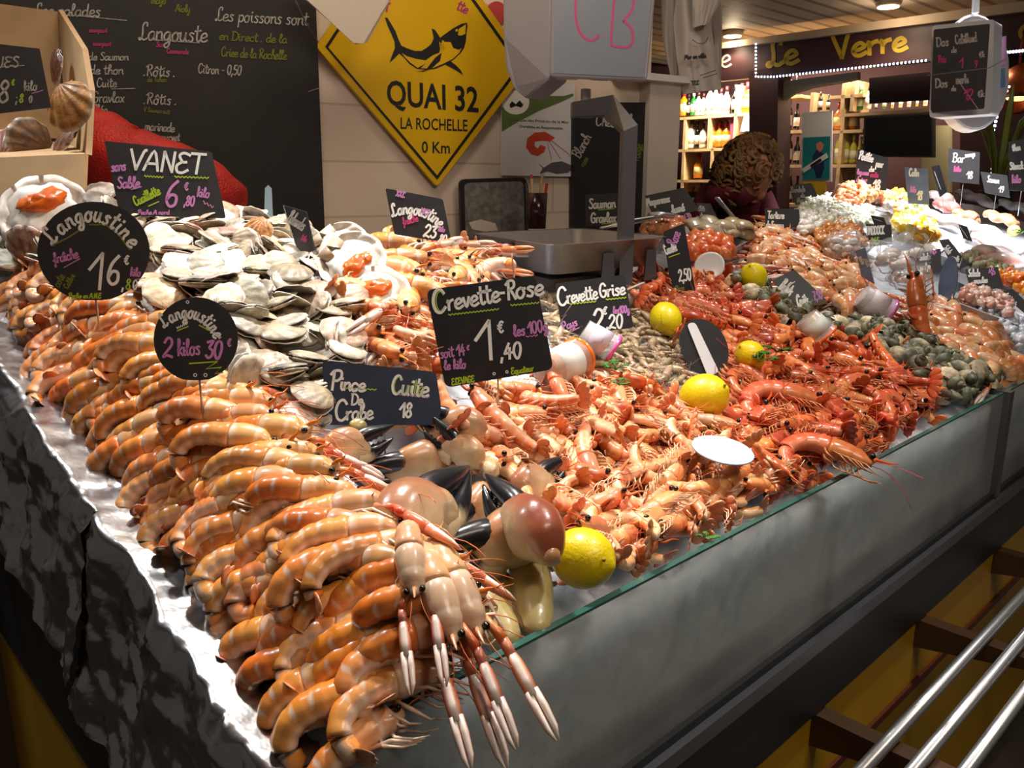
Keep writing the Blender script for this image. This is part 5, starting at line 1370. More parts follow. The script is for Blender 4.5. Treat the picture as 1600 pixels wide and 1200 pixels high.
# ---- red gambas
gb = [crust('gamba', 'x', 'prawn', 'gamba', c, s, power=pw) for c, s, pw in ((110, 6, 1.0), (165, 7, .9), (60, 8, 1.0), (205, 9, 1.1))]
P3 = [(985, 448), (1050, 440), (1110, 432), (1180, 475), (1260, 540), (1330, 522), (1400, 575), (1502, 640), (1440, 690), (1360, 722), (1290, 758), (1215, 735), (1130, 655), (1155, 600), (1140, 550), (1070, 500), (985, 480)]
for lay, hgt in ((0, .0), (1, .014), (2, .026)):
    for (p, x, y) in sprinkle(P3, (.056, .062, .075)[lay], 70 + lay, hgt, umax=2.6, edge=.04):
        m = Matrix.Translation(p) @ SLOPE @ lie(rr, (rr.choice((R(-35), R(-20), R(160))) if to_uv(p)[1] > .15 else ANG + rr.choice((0, math.pi))) + rr.uniform(-.4, .4), rr.choice((1, -1)) * R(85) + rr.uniform(-.5, .5), rr.gauss(0, .2)) @ Matrix.Scale(rr.uniform(.9, 1.1), 4)
        where = 'at the back beside the narrow Crevette board' if y < 505 else ('along the glass edge' if x > 1330 and y > 620 else 'in the middle of the red heap')
        q = gb[rr.randrange(4)]; copy_tree(q, inside_glass(q, m), 'glossy red prawn ' + where, 'red prawns, ' + where)
def big(kind, head, tail, h, label, curl, roll, seed, nm='gamba', toward=None):
    a, b = hit(*head, h), hit(*tail, h)
    t = crust(nm, label, 'prawn', kind, curl, seed)
    L = (a - b).length
    sc = {'gamba': .15, 'shrimp': .105}[kind]
    up = SLOPE.to_3x3() @ Vector((0, 0, 1))
    x = (a - b).normalized(); y = up.cross(x)
    upv = up * math.cos(R(roll)) + y * math.sin(R(roll))
    ext = 1 - .28 * min(1, curl / 200)
    t.matrix_world = frame(b.lerp(a, .60), x, upv) @ Matrix.Scale(L / (sc * ext), 4)
big('gamba', (1275, 625), (1140, 590), .045, 'big red prawn curled behind the middle lemon', 130, 70, 81)
big('gamba', (1355, 722), (1208, 665), .045, 'biggest red prawn arched above the bare ice by the glass', 140, 75, 82)
big('gamba', (1050, 490), (1160, 515), .04, 'big pale red prawn lying behind the black oval board', 45, 30, 83)
big('gamba', (1170, 650), (1225, 665), .035, 'dark red prawn beside the middle lemon', 150, 60, 84)
big('gamba', (968, 590), (1060, 615), .04, 'red prawn head pointing at the grey shrimps left of the middle lemon', 90, 20, 85)
big('gamba', (1240, 745), (1165, 690), .03, 'red prawn beside the white oval tag', 60, -70, 86)
a, b = hit(1440, 535, .02), at(1430, 428, 1.85)
t = crust('gamba', 'big red prawn standing upright before the far langoustines', 'prawn', 'gamba', 60, 87)
t.matrix_world = frame(a.lerp(b, .5), b - a, Vector((-1, -.4, 0))) @ Matrix.Scale(1.5, 4)
for s in gb: drop(s)
for s in lp_ + ln_ + ck: drop(s)
# ---- grey shrimps
gs = [grey_shrimp(s) for s in range(5)]
for lay, hgt in ((0, .0), (1, .008)):
    for (p, x, y) in sprinkle([(855, 470), (880, 440), (1000, 478), (1060, 515), (1100, 500), (1150, 580), (1160, 612), (1085, 612), (1000, 588), (940, 592), (870, 545)], (.028, .038)[lay], 90 + lay, hgt, umax=1.4):
        m = Matrix.Translation(p) @ SLOPE @ lie(rr, rr.uniform(0, 6.28), rr.choice((1, -1)) * 1.4 + rr.uniform(-.5, .5), rr.gauss(0, .3)) @ Matrix.Scale(rr.uniform(1.05, 1.45), 4)
        copy_tree(gs[rr.randrange(5)], m, 'small brown grey shrimp in the heap under the Crevette Grise board', 'grey shrimps under the Crevette Grise board')
for s in gs: bpy.data.objects.remove(s)
# ---- whelks
wk = [whelk(s) for s in range(3)]
P4 = [(1135, 440), (1190, 452), (1255, 500), (1335, 505), (1420, 512), (1480, 555), (1560, 590), (1592, 606), (1560, 628), (1504, 645), (1420, 580), (1335, 530), (1250, 522), (1180, 475)]
for lay, hgt in ((0, .0), (1, .016), (2, .026)):
    for (p, x, y) in sprinkle(P4, (.034, .036, .045)[lay], 110 + lay, hgt, umax=3.0):
        m = Matrix.Translation(p) @ Matrix.Rotation(rr.uniform(0, 6.28), 4, 'Z') @ Matrix.Rotation(R(80) + rr.gauss(0, .5), 4, 'X') @ Matrix.Rotation(rr.uniform(0, 6.28), 4, 'Z') @ Matrix.Scale(rr.uniform(1.05, 1.4), 4)
        where = 'around the lemon at the back' if x < 1240 else ('at the glass post' if x > 1470 else 'in the middle of the whelk heap')
        copy_tree(wk[rr.randrange(3)], m, 'grey green whelk shell ' + where, 'whelks, ' + where)
for s in wk: drop(s)
# ================================================================ crab claws
def crab_claw(label, base, tip, hb, ht, roll, red=1.0, seed=0, open_=.35, arm=False, fat=1.0):
    a, b = on_bed(*base, hb), on_bed(*tip, ht)
    L = (b - a).length; s = L / .105
    root = empty('crab_claw', label, 'crab claw')
    cream, tan, brn = S(232, 210, 166), S(214, 160, 110), mixc(S(206, 156, 110), S(146, 76, 52), red)
    blk = S(26, 25, 30)
    # palm: x to the tip, z the reddish upper edge, flattened in y
    P = [(-.001, 0, -.002), (.004, 0, -.001), (.012, 0, .002), (.022, 0, .005), (.034, 0, .006), (.046, 0, .004), (.056, 0, -.001), (.064, 0, -.007)]
    rz = [.004, .009, .017, .0235, .0255, .023, .0175, .011]; ry = [.005, .009, .0135, .0165, .017, .0145, .0115, .008]
    def pc(t, sa, ca):
        q = sm(sa + .25 * math.sin(t * 5 + seed), -.6, 1.0)
        c = mixc(cream, brn, q)
        if t > .8: c = mixc(c, cream, .35)
        if t < .1: c = mixc(c, tan, .6)
        return c
    def dense(pts, *lists, k=4):
        o = smooth3([Vector(p) for p in pts], k); out = [o]
        for l in lists: out.append([q[0] for q in smooth3([Vector((x, 0, 0)) for x in l], k)])
        return out
    pts, z_, y_ = dense(P, rz, [q * fat for q in ry])
    mb = MB(); mb.sweep(pts, y_, z_, n=24, col=pc)
    mb.v = [tuple(Vector(q) * (1 + .05 * pnoise(Vector(q) * 60 + Vector((seed * 3.1, 0, 0))))) for q in mb.v]
    mb.ball((.003, .002, .002), .006, .008, .007, col=tan, n=10, m=7); mb.ball((.052, 0, .012), .009, .011, .009, col=brn, n=10, m=7)
    mb.build('palm', M['crab'], root)
    pts, z_, y_ = dense([(.048, 0, -.009), (.062, 0, -.0105), (.078, 0, -.0080), (.093, 0, -.0015), (.105, 0, .005)], [.0150, .0130, .0095, .0058, .0012], [.0115, .0095, .0072, .0048, .0012])
    mb = MB(); mb.sweep(pts, y_, z_, n=14, col=lambda t, sa, ca: mixc(cream, blk, sm(t + .12 * sa, .30, .42)))
    for k in range(4): mb.ball((.068 + .008 * k, 0, -.0025 + .002 * k), .0032, .003, .003, col=blk, n=6, m=4)
    o = mb.build('fixed_finger', M['crab'], root); o['label'] = 'black tipped fixed finger'
    ro = Matrix.Rotation(-R(34) * open_, 3, 'Y'); hg = Vector((.050, 0, .012))
    pts, z_, y_ = dense([ro @ (Vector(q) - hg) + hg for q in ((.048, 0, .012), (.062, 0, .0125), (.078, 0, .0105), (.093, 0, .0085), (.107, 0, .0075))], [.0105, .0108, .009, .0058, .0012], [.0105, .0098, .008, .0054, .0012])
    mb = MB(); mb.sweep(pts, y_, z_, n=14, col=lambda t, sa, ca: mixc(brn, blk, sm(t, .04, .18)))
    for k in range(3): mb.ball(ro @ (Vector((.070 + .008 * k, 0, .003)) - hg) + hg, .0032, .003, .003, col=blk, n=6, m=4)
    o = mb.build('moving_finger', M['crab'], root); o['label'] = 'black moving finger'
    if arm:
        mb = MB(); pts, z_, y_ = dense([(.002, 0, -.001), (-.006, .001, .000), (-.016, .003, -.003), (-.024, .004, -.006)], [.007, .012, .0135, .007], [.007, .011, .012, .007])
        mb.sweep(pts, y_, z_, n=14, col=lambda t, sa, ca: mixc(cream, brn, max(0, sa) * .5)); mb.build('wrist', M['crab'], root)
    side = (CAM - a).normalized(); x = (b - a).normalized()
    side = (side - x * side.dot(x)).normalized()
    oth = side.cross(x)
    if oth.z < 0: oth = -oth
    zz = oth * math.cos(R(roll)) + side * math.sin(R(roll))
    root.matrix_world = frame(a, x, zz) @ Matrix.Scale(s, 4)
    return root
def smooth3(p, k):
    out = []
    for i in range(len(p) - 1):
        p0 = p[max(i - 1, 0)]; p1 = p[i]; p2 = p[i + 1]; p3 = p[min(i + 2, len(p) - 1)]
        for q in range(k):
            t = q / k
            out.append(0.5 * (2 * p1 + (p2 - p0) * t + (2 * p0 - 5 * p1 + 4 * p2 - p3) * t * t + (3 * p1 - p0 - 3 * p2 + p3) * t ** 3))
    out.append(p[-1]); return out
crab_claw('cream and brown crab claw with half open black fingers, leftmost of the claw heap', (500, 712), (614, 690), .085, .085, 20, .4, 1, .45, arm=True)
crab_claw('brown crab claw lying against the dark blue board', (762, 682), (636, 650), .09, .09, 15, .6, 2, .12)
crab_claw('crab claw with open black fingers pointing up left below the dark blue board', (756, 728), (660, 678), .075, .085, 15, .3, 3, .7, arm=True)
crab_claw('largest crab claw, brown and cream with a closed black tip, in the middle', (598, 868), (738, 746), .10, .105, 18, .65, 4, .0, fat=1.25)
crab_claw('crab claw with black fingers pointing down left in front of the heap', (862, 838), (668, 882), .06, .06, 25, .45, 5, .15, fat=1.1)
crab_claw('dark reddish crab claw resting above the front lemon', (866, 874), (752, 766), .095, .085, 30, 1.0, 6, .2, fat=1.25)
crab_claw('crab claw with its black tip pointing right at the pink shrimps', (800, 782), (890, 732), .055, .065, 20, .7, 7, .25)
crab_claw('brown crab claw half buried with one black finger to the left', (704, 728), (546, 752), .045, .04, 30, .5, 8, .1)
crab_claw('crab claw at the bottom of the heap behind the largest claw', (775, 775), (690, 850), .03, .025, 50, .4, 9, .2)
def crab_leg(label, pts, h, rad, n=14):
    w = [on_bed(x, y, h) for x, y in pts]
    root = empty('crab_leg_piece', label, 'crab leg', w[0])
    up = (CAM - w[0]).normalized()
    for i in range(len(w) - 1):
        a, b = w[i], w[i + 1]; r = rad[i] * (a - b).length
        mb = MB(); qs = (0, .06, .2, .4, .6, .8, .93, 1.0); ks = (.45, .8, 1.0, 1.0, .92, .82, .62, .3)
        mb.sweep([a.lerp(b, q) for q in qs], [r * k for k in ks], [r * k * .75 for k in ks], up=up, n=n, col=lambda t, sa, ca: mixc(S(206, 186, 128), S(160, 140, 84), .5 + .5 * math.sin(t * 5 + ca)))
        P_(mb.build('leg_segment', M['crab'], None), root)
crab_leg('cream pointed crab arm left of the front lemon, tapering down to the glass', [(822, 878), (838, 992)], .035, [.22])
crab_leg('cream jointed crab arm behind the hanging langoustines', [(722, 905), (800, 1010)], .035, [.24])
crab_leg('short cream crab arm segment beside the jointed arm', [(768, 900), (808, 980)], .022, [.25])
crab_leg('cream knobbly crab arm under the dark blue board', [(548, 672), (592, 660), (634, 656)], .085, [.3, .3])
crab_leg('cream crab wrist piece below the largest claw', [(640, 905), (686, 866)], .05, [.3])

# ================================================================ lemons, parsley
def lemon(label, px, py, dpx, h, ax):
    p = hit(px, py + dpx * .3, h); t = (p - CAM).dot(Vector((0, CP, -SP)))
    r = dpx / 2 * t / F
    c = at(px, py, t * .985)
    root = empty('lemon', label, 'lemon', c)
    mb = MB(); prof = []
    for k in range(17):
        a = math.pi * k / 16
        z = -math.cos(a) * 1.10; q = math.sin(a)
        if k > 13: q = max(q * .82, .0); z += .10 * (k - 13) / 3
        if k < 2: z -= .05 * (2 - k)
        prof.append((max(q, .02) * r, z * r))
    mb.lathe(prof, 26, M=frame((0, 0, 0), (ax[2], .3, -ax[0]), ax).to_3x3().to_4x4())
    mb.build('peel', M['lemon'], root)
    zz = Vector(ax).normalized()
    mb = MB(); mb.ball(zz * r * 1.19, r * .07, col=S(150, 128, 24), n=8, m=5); mb.build('stem_scar', M['vc'], root)
lemon('front lemon on the ice beside the crab claws at the glass', 911, 872, 94, .0, (.35, -.6, .25))
lemon('lemon between the grey shrimps and the pink shrimps', 1100, 620, 71, .01, (.5, -.5, .5))
lemon('lemon behind the black oval board', 1040, 498, 49, .01, (.4, -.6, -.5))
lemon('greenish lemon with parsley left of the red prawns', 1172, 556, 46, .035, (-.6, -.3, .5))
lemon('farthest lemon on the whelks by the Bulots board', 1177, 433, 42, .025, (-.4, -.5, .7))
def half_lemon(label, px, py, dpx, h):
    p = hit(px, py, h); t = (p - CAM).dot(Vector((0, CP, -SP))); r = dpx / 2 * t / F
    root = empty('lemon_slice', label, 'lemon slice'); n = (CAM - p).normalized() + Vector((0, 0, .3))
    root.matrix_world = frame(p, n, Vector((0, 0, 1)))
    Mx = Matrix.Rotation(R(90), 4, 'Y')
    mb = MB(); mb.lathe([(r * .96, -r * .25), (r, -.001), (r * .93, .0004)], 22, S(228, 206, 50), M=Mx); mb.build('rind', M['vc'], root)
    mb = MB(); mb.lathe([(r * .9, .0), (r * .9, .0012)], 22, S(238, 226, 130), M=Mx)
    mb.build('flesh', M['flesh'], root)
half_lemon('cut lemon slice on the white salad heap', 1349, 332, 24, .05)
half_lemon('cut lemon slice on the yellow fish pieces', 1438, 362, 20, .05)
half_lemon('lemon wedge beside parsley on the fillets at the right edge', 1584, 360, 18, .05)
def parsley(label, px, py, wpx, h, seed):
    rr = random.Random(seed)
    p = hit(px, py, h); t = (p - CAM).y; s = wpx * t / F
    root = empty('parsley_sprig', label, 'parsley', p)
    for k in range(6):
        a = rr.uniform(0, 6.28); l = s * rr.uniform(.25, .5)
        st = Vector((0, 0, 0)); e = Vector((math.cos(a) * l, math.sin(a) * l, s * rr.uniform(.1, .3)))
        mb = MB(); mb.sweep([st, e * .5 + Vector((0, 0, s * .06)), e], .0009, .0009, n=5)
        for q in range(5):
            b = a + R(-80 + 40 * q); c = e + Vector((math.cos(b), math.sin(b), rr.uniform(-.3, .4))) * s * .12
            vs, fs = [e + Vector((0, 0, .0005))], []
            for w_ in range(7):
                g = b + R(-66 + 22 * w_); rad = s * (.20 if w_ % 2 == 0 else .13)
                vs.append(e + Vector((math.cos(g) * rad, math.sin(g) * rad, (c - e).z + .12 * rad * math.sin(w_ * 2))))
            fs = [(0, i, i + 1) for i in range(1, 7)]
            mb.add(vs, fs, (1, 1, 1))
        mb.build('leaf', M['parsley'], root)
parsley('curly parsley sprig under the greenish lemon', 1185, 566, 50, .065, 1)
parsley('parsley sprig on the red prawns right of the greenish lemon', 1214, 550, 38, .065, 2)
parsley('parsley sprig left of the red prawn head', 962, 578, 40, .05, 3)
parsley('small parsley sprig below the red prawn head', 968, 602, 30, .055, 6)
parsley('parsley sprig by the glass edge among the pink shrimps', 1104, 842, 34, .03, 4)
parsley('parsley sprig at the right edge on the fillets', 1594, 366, 26, .05, 5)

# ================================================================ big scallop shells
def big_half(label, px, py, wpx, h, facing, spin, c0, c1, coral=True, ribs=15):
    p = hit(px, py, h) if h is not None else px
    t = (p - CAM).y; D = wpx * t / F
    root = empty('scallop_half', label, 'scallop shell')
    n = Vector(facing).normalized()
    m = frame(p, Vector((0, 0, 1)).cross(n) if abs(n.z) < .95 else (1, 0, 0), n)
    root.matrix_world = m @ Matrix.Rotation(R(spin), 4, 'Z') @ Matrix.Translation((0, -D * .5, 0)) @ Matrix.Scale(D / .1, 4)
    mb = MB(); valve(mb, .1, .018, ribs, c0, c1, 3, S(236, 226, 210), nt=60, nr=10, thick=.003)
    o = mb.build('shell', M['scallop'] if not coral else M['scal_in'], root)
    if coral:
        o.scale = (1, 1, -1)
        mb = MB(); mb.ball((0, .052, -.004), .041, .040, .008, col=lambda d: mixc(S(232, 224, 212), S(190, 180, 170), max(0, -d.x) * .6 + .2 * (1 + math.sin(d.x * 9) * math.cos(d.y * 7))), n=20, m=10, wob=.35, seed=spin); mb.build('white_meat', M['scal_in'], root)
        mb = MB(); mb.ball((.008, .058, .002), .024, .015, .009, col=S(226, 104, 30), n=18, m=9, wob=.5, seed=spin + 1)
        mb.ball((-.012, .064, .001), .013, .012, .007, col=S(222, 112, 40), n=12, m=7, wob=.5, seed=spin + 2); o2 = mb.build('coral', M['scal_in'], root); o2['label'] = 'orange coral'
        for k in range(26):
            a = R(-75 + 6 * k); pass
big_half('open scallop half with orange coral at the crest of the heap beside the Palourdes board', 527, 388, 92, .03, (-.12, -.75, .65), -130, S(150, 110, 84), S(206, 186, 160))
big_half('open scallop half with orange coral in front of the upper open shell', 552, 408, 100, .045, (.1, -.78, .62), -125, S(140, 96, 70), S(200, 170, 140))
big_half('open scallop half with brown gills and orange coral above the pink shrimps', 582, 462, 112, .02, (.1, -.75, .65), 20, S(170, 110, 80), S(210, 180, 150))
big_half('wide open scallop with white frill, orange coral and grey gill at the left edge', 68, 328, 118, .05, (.25, -.85, .5), 25, S(236, 230, 222), S(214, 206, 196))
mb = MB()
p = hit(68, 328, .05)
for (lb, x, y, w_, n_, sp_n, c0, c1) in (
    ('brown ribbed scallop shell standing on the crest left of the leaning white strip', 402, 362, 48, (-.2, -.8, .5), 150, S(206, 130, 84), S(150, 78, 44)),
    ('pale ribbed scallop shell under the white frilled scallop', 45, 385, 70, (-.1, -.85, -.3), 10, S(206, 178, 150), S(140, 96, 66))):
    big_half(lb, x, y, w_, .03, n_, sp_n, c0, c1, coral=False)
# frill of the opened one
fr = hit(68, 322, .075)

# ================================================================ tubs of sauce
def tub(label, bx, by, tx, ty, wpx, h, lidc, fill, band, tk=1.05):
    a = hit(bx, by, h); t = (a - CAM).dot(Vector((0, CP, -SP)))
    b = at(tx, ty, t * tk); L = (b - a).length; r = wpx / 2 * t / F
    root = empty('sauce_tub', label, 'tub')
    root.matrix_world = frame(a, (b - a), (0, 0, 1)) @ Matrix.Rotation(R(90), 4, 'Y')
    mb = MB(); mb.lathe([(r * .78, 0), (r * .8, 0), (r, L), (r * 1.03, L), (r * 1.03, L * .95), (r * .985, L * .95)], 26); mb.build('cup', M['tub'], root)
    mb = MB(); mb.lathe([(r * .74, .002), (r * .92, L * .7)], 22, fill); mb.build('filling', M['vc'], root)
    mb = MB(); mb.lathe([(r * .862, L * .22), (r * .972, L * .78)], 26, band); o = mb.build('label_band', M['vc'], root)
    mb = MB(); mb.lathe([(r * 1.06, L * .94), (r * 1.08, L * 1.0), (r * 1.0, L * 1.05), (r * .9, L * 1.03)], 26, lidc); o = mb.build('lid', M['vc_gloss'], root)
tub('clear tub with orange rim and white label right of the Crevette Rose board', 852, 580, 902, 560, 66, .02, S(236, 120, 40), S(226, 170, 120), S(214, 216, 208))
tub('clear tub with a pink lid in front of the Crevette Grise board', 912, 516, 958, 546, 46, .045, S(220, 90, 170), S(214, 200, 196), S(216, 206, 222), tk=1.0)
tub('clear tub with an orange rim lying on the whelks below the Bulots board', 1260, 496, 1286, 526, 48, .085, S(240, 110, 40), S(226, 190, 150), S(206, 208, 196), tk=1.0)
tub('clear tub with a pink lid leaning on the whelks near the upright prawn', 1346, 462, 1386, 490, 48, .06, S(214, 120, 190), S(214, 204, 206), S(222, 214, 226), tk=1.0)
tub('round clear tub seen lid on beside the narrow Crevette board', 1112, 424, 1108, 416, 44, .03, S(226, 228, 232), S(190, 190, 196), S(210, 212, 216), tk=.985)
tub('empty clear cup tipped over behind the Crevette Grise board', 996, 478, 984, 452, 48, .01, S(206, 204, 204), S(190, 170, 160), S(206, 200, 198), tk=1.0)

# ================================================================ scale
T0 = 1.72
sc = empty('shop_scale', 'grey shop scale with a steel pan, a steel arm and a raised display marked CB', 'scale', at(890, 440, T0))
def solid(name, m, front, depth, par, smooth=False):
    pts = [at(x, y, t) for x, y, t in front]
    n = (pts[1] - pts[0]).cross(pts[2] - pts[0]).normalized()
    if n.dot(CAM - pts[0]) < 0: n = -n
    mb = MB(); mb.prism(pts, -n * depth)
    return P_(fix_normals(mb.build(name, m, None, smooth)), par)
# pan: rim, walls, floor
def pan(rim, floor, m, par, name='pan', cx=None):
    rim = [at(*q) for q in rim]; fl = [at(*q) for q in floor]; k = len(rim)
    c = sum(rim, Vector()) / k
    inn = [q.lerp(c, .025) for q in rim]; fi = [q.lerp(sum(fl, Vector()) / k, .02) + Vector((0, 0, .003)) for q in fl]
    lip = [q + (q - c) * .06 for q in rim]
    vs = lip + rim + fl + inn + fi; fs = []
    for i in range(k):
        j = (i + 1) % k
        fs += [(i, j, k + j, k + i), (k + i, k + j, 2 * k + j, 2 * k + i), (i, 3 * k + i, 3 * k + j, j), (3 * k + i, 4 * k + i, 4 * k + j, 3 * k + j)]
    fs += [tuple(2 * k + i for i in range(k)), tuple(4 * k + i for i in range(k))]
    mb = MB(); mb.add(vs, fs, (1, 1, 1))
    return P_(fix_normals(mb.build(name, m, None, False)), par)
def ground(x, y, z): t = (z - 1.5) / ray(x, y).z; return CAM + ray(x, y) * t
ZR = 1.392
near_, right_, left_ = ground(858, 385, ZR), ground(1048, 372, ZR), ground(735, 366, ZR)
ax = (right_ - near_).normalized(); ay = (left_ - near_).normalized()
hx_, hy_ = (right_ - near_).length / 2, (left_ - near_).length / 2
c0 = near_ + ax * hx_ + ay * hy_
def rect(c, hx, hy, z, r=.03):
    o = []
    for sx, sy, a0 in ((-1, -1, 180), (1, -1, 270), (1, 1, 0), (-1, 1, 90)):
        for k in range(5):
            a = a0 + 22.5 * k
            q = c + ax * (sx * (hx - r) + r * math.cos(R(a))) + ay * (sy * (hy - r) + r * math.sin(R(a)))
            o.append(Vector((q.x, q.y, z)))
    return o
def pan2(c, hx, hy, zr, dep, m, par, name='pan', taper=.84, flare=.010):
    A = rect(c, hx, hy, zr + .003); B = rect(c, hx - flare, hy - flare, zr); Cc = rect(c, hx * taper, hy * taper, zr - dep); D = rect(c, hx * taper - .004, hy * taper - .004, zr - dep + .004); E = rect(c, hx - flare - .003, hy - flare - .003, zr)
    k = len(A); vs = A + B + Cc + D + E; fs = []
    for i in range(k):
        j = (i + 1) % k
        for a, b in ((0, 1), (1, 2), (3, 4), (4, 0)): fs.append((a * k + i, a * k + j, b * k + j, b * k + i))
    fs += [tuple(2 * k + i for i in range(k)), tuple(3 * k + i for i in range(k))]
    mb = MB(); mb.add(vs, fs, (1, 1, 1))
    o = P_(fix_normals(mb.build(name, m, None, True)), par)
    return o
pan2(c0, hx_, hy_, ZR, .058, M['steel'], sc)
for p_, q_ in ((c0 - ay * (hy_ * .9) - ax * hx_ * .1, ax), (c0 - ax * (hx_ * .9) + ay * hy_ * .25, ay), (c0 - ay * (hy_ * .9) + ax * hx_ * .65, ax)):
    o_ = (ax if q_ is ay else ay) * -.004
    b = Vector((p_.x, p_.y, ZR - .022))
    mb = MB(); mb.prism([b, b + q_ * .03, b + q_ * .036 + Vector((0, 0, -.065)), b - q_ * .006 + Vector((0, 0, -.065))], o_)
    P_(fix_normals(mb.build('pan_bracket', M['dark_steel'], None, False)), sc)
mb = MB(); b = c0 - ax * .12 - ay * .12 + Vector((0, 0, -.125)); mb.prism([b, b + ax * .24, b + ax * .24 + ay * .24, b + ay * .24], (0, 0, .05))
P_(fix_normals(mb.build('base', M['dark_steel'], None, False)), sc)
pp = at(975, 432, T0); pq = at(981, 205, T0); pq = Vector((pp.x, pp.y, pq.z))
e1 = at(950, 166, T0 + .02); e2 = at(893, 172, T0 + .05)
def bar(path, wx, wy, name, m):
    mb = MB(); mb.sweep(path, wx, wy, n=4, up=Vector((0.5, .5, 0)) if len(path) == 2 else Vector((-.2, 1, 0)))
    return P_(fix_normals(mb.build(name, m, None, False)), sc)
W_ = 17 * T0 / F
wv = Vector((W_ / 2, 0, 0)); dv = Vector((0, .03, 0))
mb = MB()
path = [pp + Vector((0, 0, -.12)), pq, e1, e2]
thick = [Vector((W_ * .6, 0, 0)), Vector((W_ * .6, 0, .006)), Vector((W_ * .3, 0, .02)), Vector((0, 0, .014))]
vs = []
for q, w_ in zip(path, thick): vs += [q - w_ - dv, q + w_ - dv, q + w_ + dv, q - w_ + dv]
fs = []
for i in range(3):
    for j in range(4): fs.append((i * 4 + j, i * 4 + (j + 1) % 4, i * 4 + 4 + (j + 1) % 4, i * 4 + 4 + j))
fs += [(0, 1, 2, 3), (12, 13, 14, 15)]
mb.add(vs, fs, (1, 1, 1)); P_(fix_normals(mb.build('arm', M['dark_steel'], None, False)), sc)
# display head
tf = 1.9
def head_prism(name, m, pts, back):
    return solid(name, m, [(x, y, t) for x, y, t in pts], back, sc)
A_ = [at(x, y, t) for x, y, t in ((785, -60, 1.98), (786, 60, 1.98), (790, 108, 1.98), (803, 138, 1.97), (822, 155, 1.96), (858, 124, 1.88), (862, -60, 1.88))]
mb = MB(); mb.prism(A_, Vector((.05, .14, .01)))
o = P_(fix_normals(mb.build('head_shell', M['grey_plastic'], None, False)), sc)
bv = o.modifiers.new('b', 'BEVEL'); bv.width = .006; bv.segments = 2; bv.limit_method = 'ANGLE'
F_ = [at(x, y, t) for x, y, t in ((858, 122, 1.88), (1013, 129, 1.83), (1031, -60, 1.83), (862, -60, 1.88))]
mb = MB(); mb.prism(F_, Vector((-.03, .20, .035)))
o = P_(fix_normals(mb.build('head_case', M['grey_plastic'], None, False)), sc)
bv = o.modifiers.new('b', 'BEVEL'); bv.width = .012; bv.segments = 3; bv.limit_method = 'ANGLE'
nF = (F_[1] - F_[0]).cross(F_[3] - F_[0]).normalized()
if nF.dot(CAM - F_[0]) < 0: nF = -nF
mb = MB(); mb.prism([plane_hit(x, y, F_[0] + nF * .001, nF) for x, y in rounded([(865, 114), (1007, 121), (1022, -55), (868, -55)], 5)], -nF * .002)
P_(fix_normals(mb.build('face_plate', mat('face_plate_grey_blue', S(140, 150, 166), rough=0.35), None, False)), sc)
pf = lambda x, y: plane_hit(x, y, F_[0] + nF * .0016, nF)
write([('hotpink', 3.5, [smooth_line([(903, -20), (899, 10), (902, 40), (912, 58), (925, 63), (936, 56)]), smooth_line([(961, -15), (957, 30), (955, 68)]), smooth_line([(955, 71), (980, 74), (989, 62), (986, 44), (974, 33)]), smooth_line([(974, 33), (986, 18), (990, 2), (984, -14)])])], pf, sc, True)
# stickers on the underside
u0, u1 = at(858, 122, 1.88) + Vector((0, 0, -.0012)), None
bd = Vector((-.03, .20, .035))
for (a, b, c, d, m_) in ((.06, .34, .25, .8, M['white_plastic']), (.52, .68, .35, .8, M['grey_plastic']), (.72, .9, .3, .75, M['white_plastic'])):
    e = F_[1] - F_[0]
    q = [F_[0] + e * s_ + bd * t_ for s_, t_ in ((a, c), (b, c), (b, d), (a, d))]
    mb = MB(); mb.prism([k + Vector((0, 0, -.004)) for k in q], (0, 0, .003)); P_(fix_normals(mb.build('sticker', m_, None, False)), sc)
mb = MB(); k = at(915, 160, 1.95); mb.lathe([(.012, .03), (.012, -.0), (.03, -.015), (.032, -.03), (.02, -.034)], 16); o = P_(mb.build('joint', M['white_plastic'], None), sc); o.location = k - Vector(sc.location)
o.matrix_parent_inverse = Matrix.Identity(4)

# second scale, hanging display with a price board
s2 = empty('hanging_scale_display', 'white hanging scale display with rounded back over the far fish', 'scale', at(1510, 110, 2.7))
A_ = [at(x, y, 2.635) for x, y in rounded([(1456, 40), (1554, 30), (1549, 178), (1452, 184)], 6)]
mb = MB(); mb.prism(A_, Vector((.09, .10, .0)) * .8); P_(fix_normals(mb.build('front_case', M['white_plastic'], None, False)), s2)
prof = ellipse(1524, 112, 56, 92, 0, 30)
mb = MB(); mb.prism([at(x, y, 2.74) for x, y in [(min(max(x, 1466), 1579), y) for x, y in prof]], Vector((.05, .16, 0))); o = P_(fix_normals(mb.build('back_shell', mat('pale_plastic', S(198, 196, 200), rough=0.4), None, False)), s2)
bv = o.modifiers.new('b', 'BEVEL'); bv.width = .02; bv.segments = 3; bv.limit_method = 'ANGLE'
mb = MB(); mb.sweep([at(1524, 20, 2.8), at(1528, -60, 2.8)], .012, .012, n=10); P_(mb.build('hanger', M['white_plastic'], None), s2)
for (a, b, c, d, m_) in ((1556, 60, 1572, 105, S(196, 150, 196)), (1557, 110, 1570, 140, S(110, 150, 196)), (1550, 140, 1566, 170, S(210, 210, 216))):
    mb = MB(); mb.prism([at(x, y, 2.735) for x, y in ((a, b), (c, b - 4), (c, d - 4), (a, d))], Vector((.002, .002, 0)), m_); P_(fix_normals(mb.build('sticker', M['vc'], None, False)), s2)
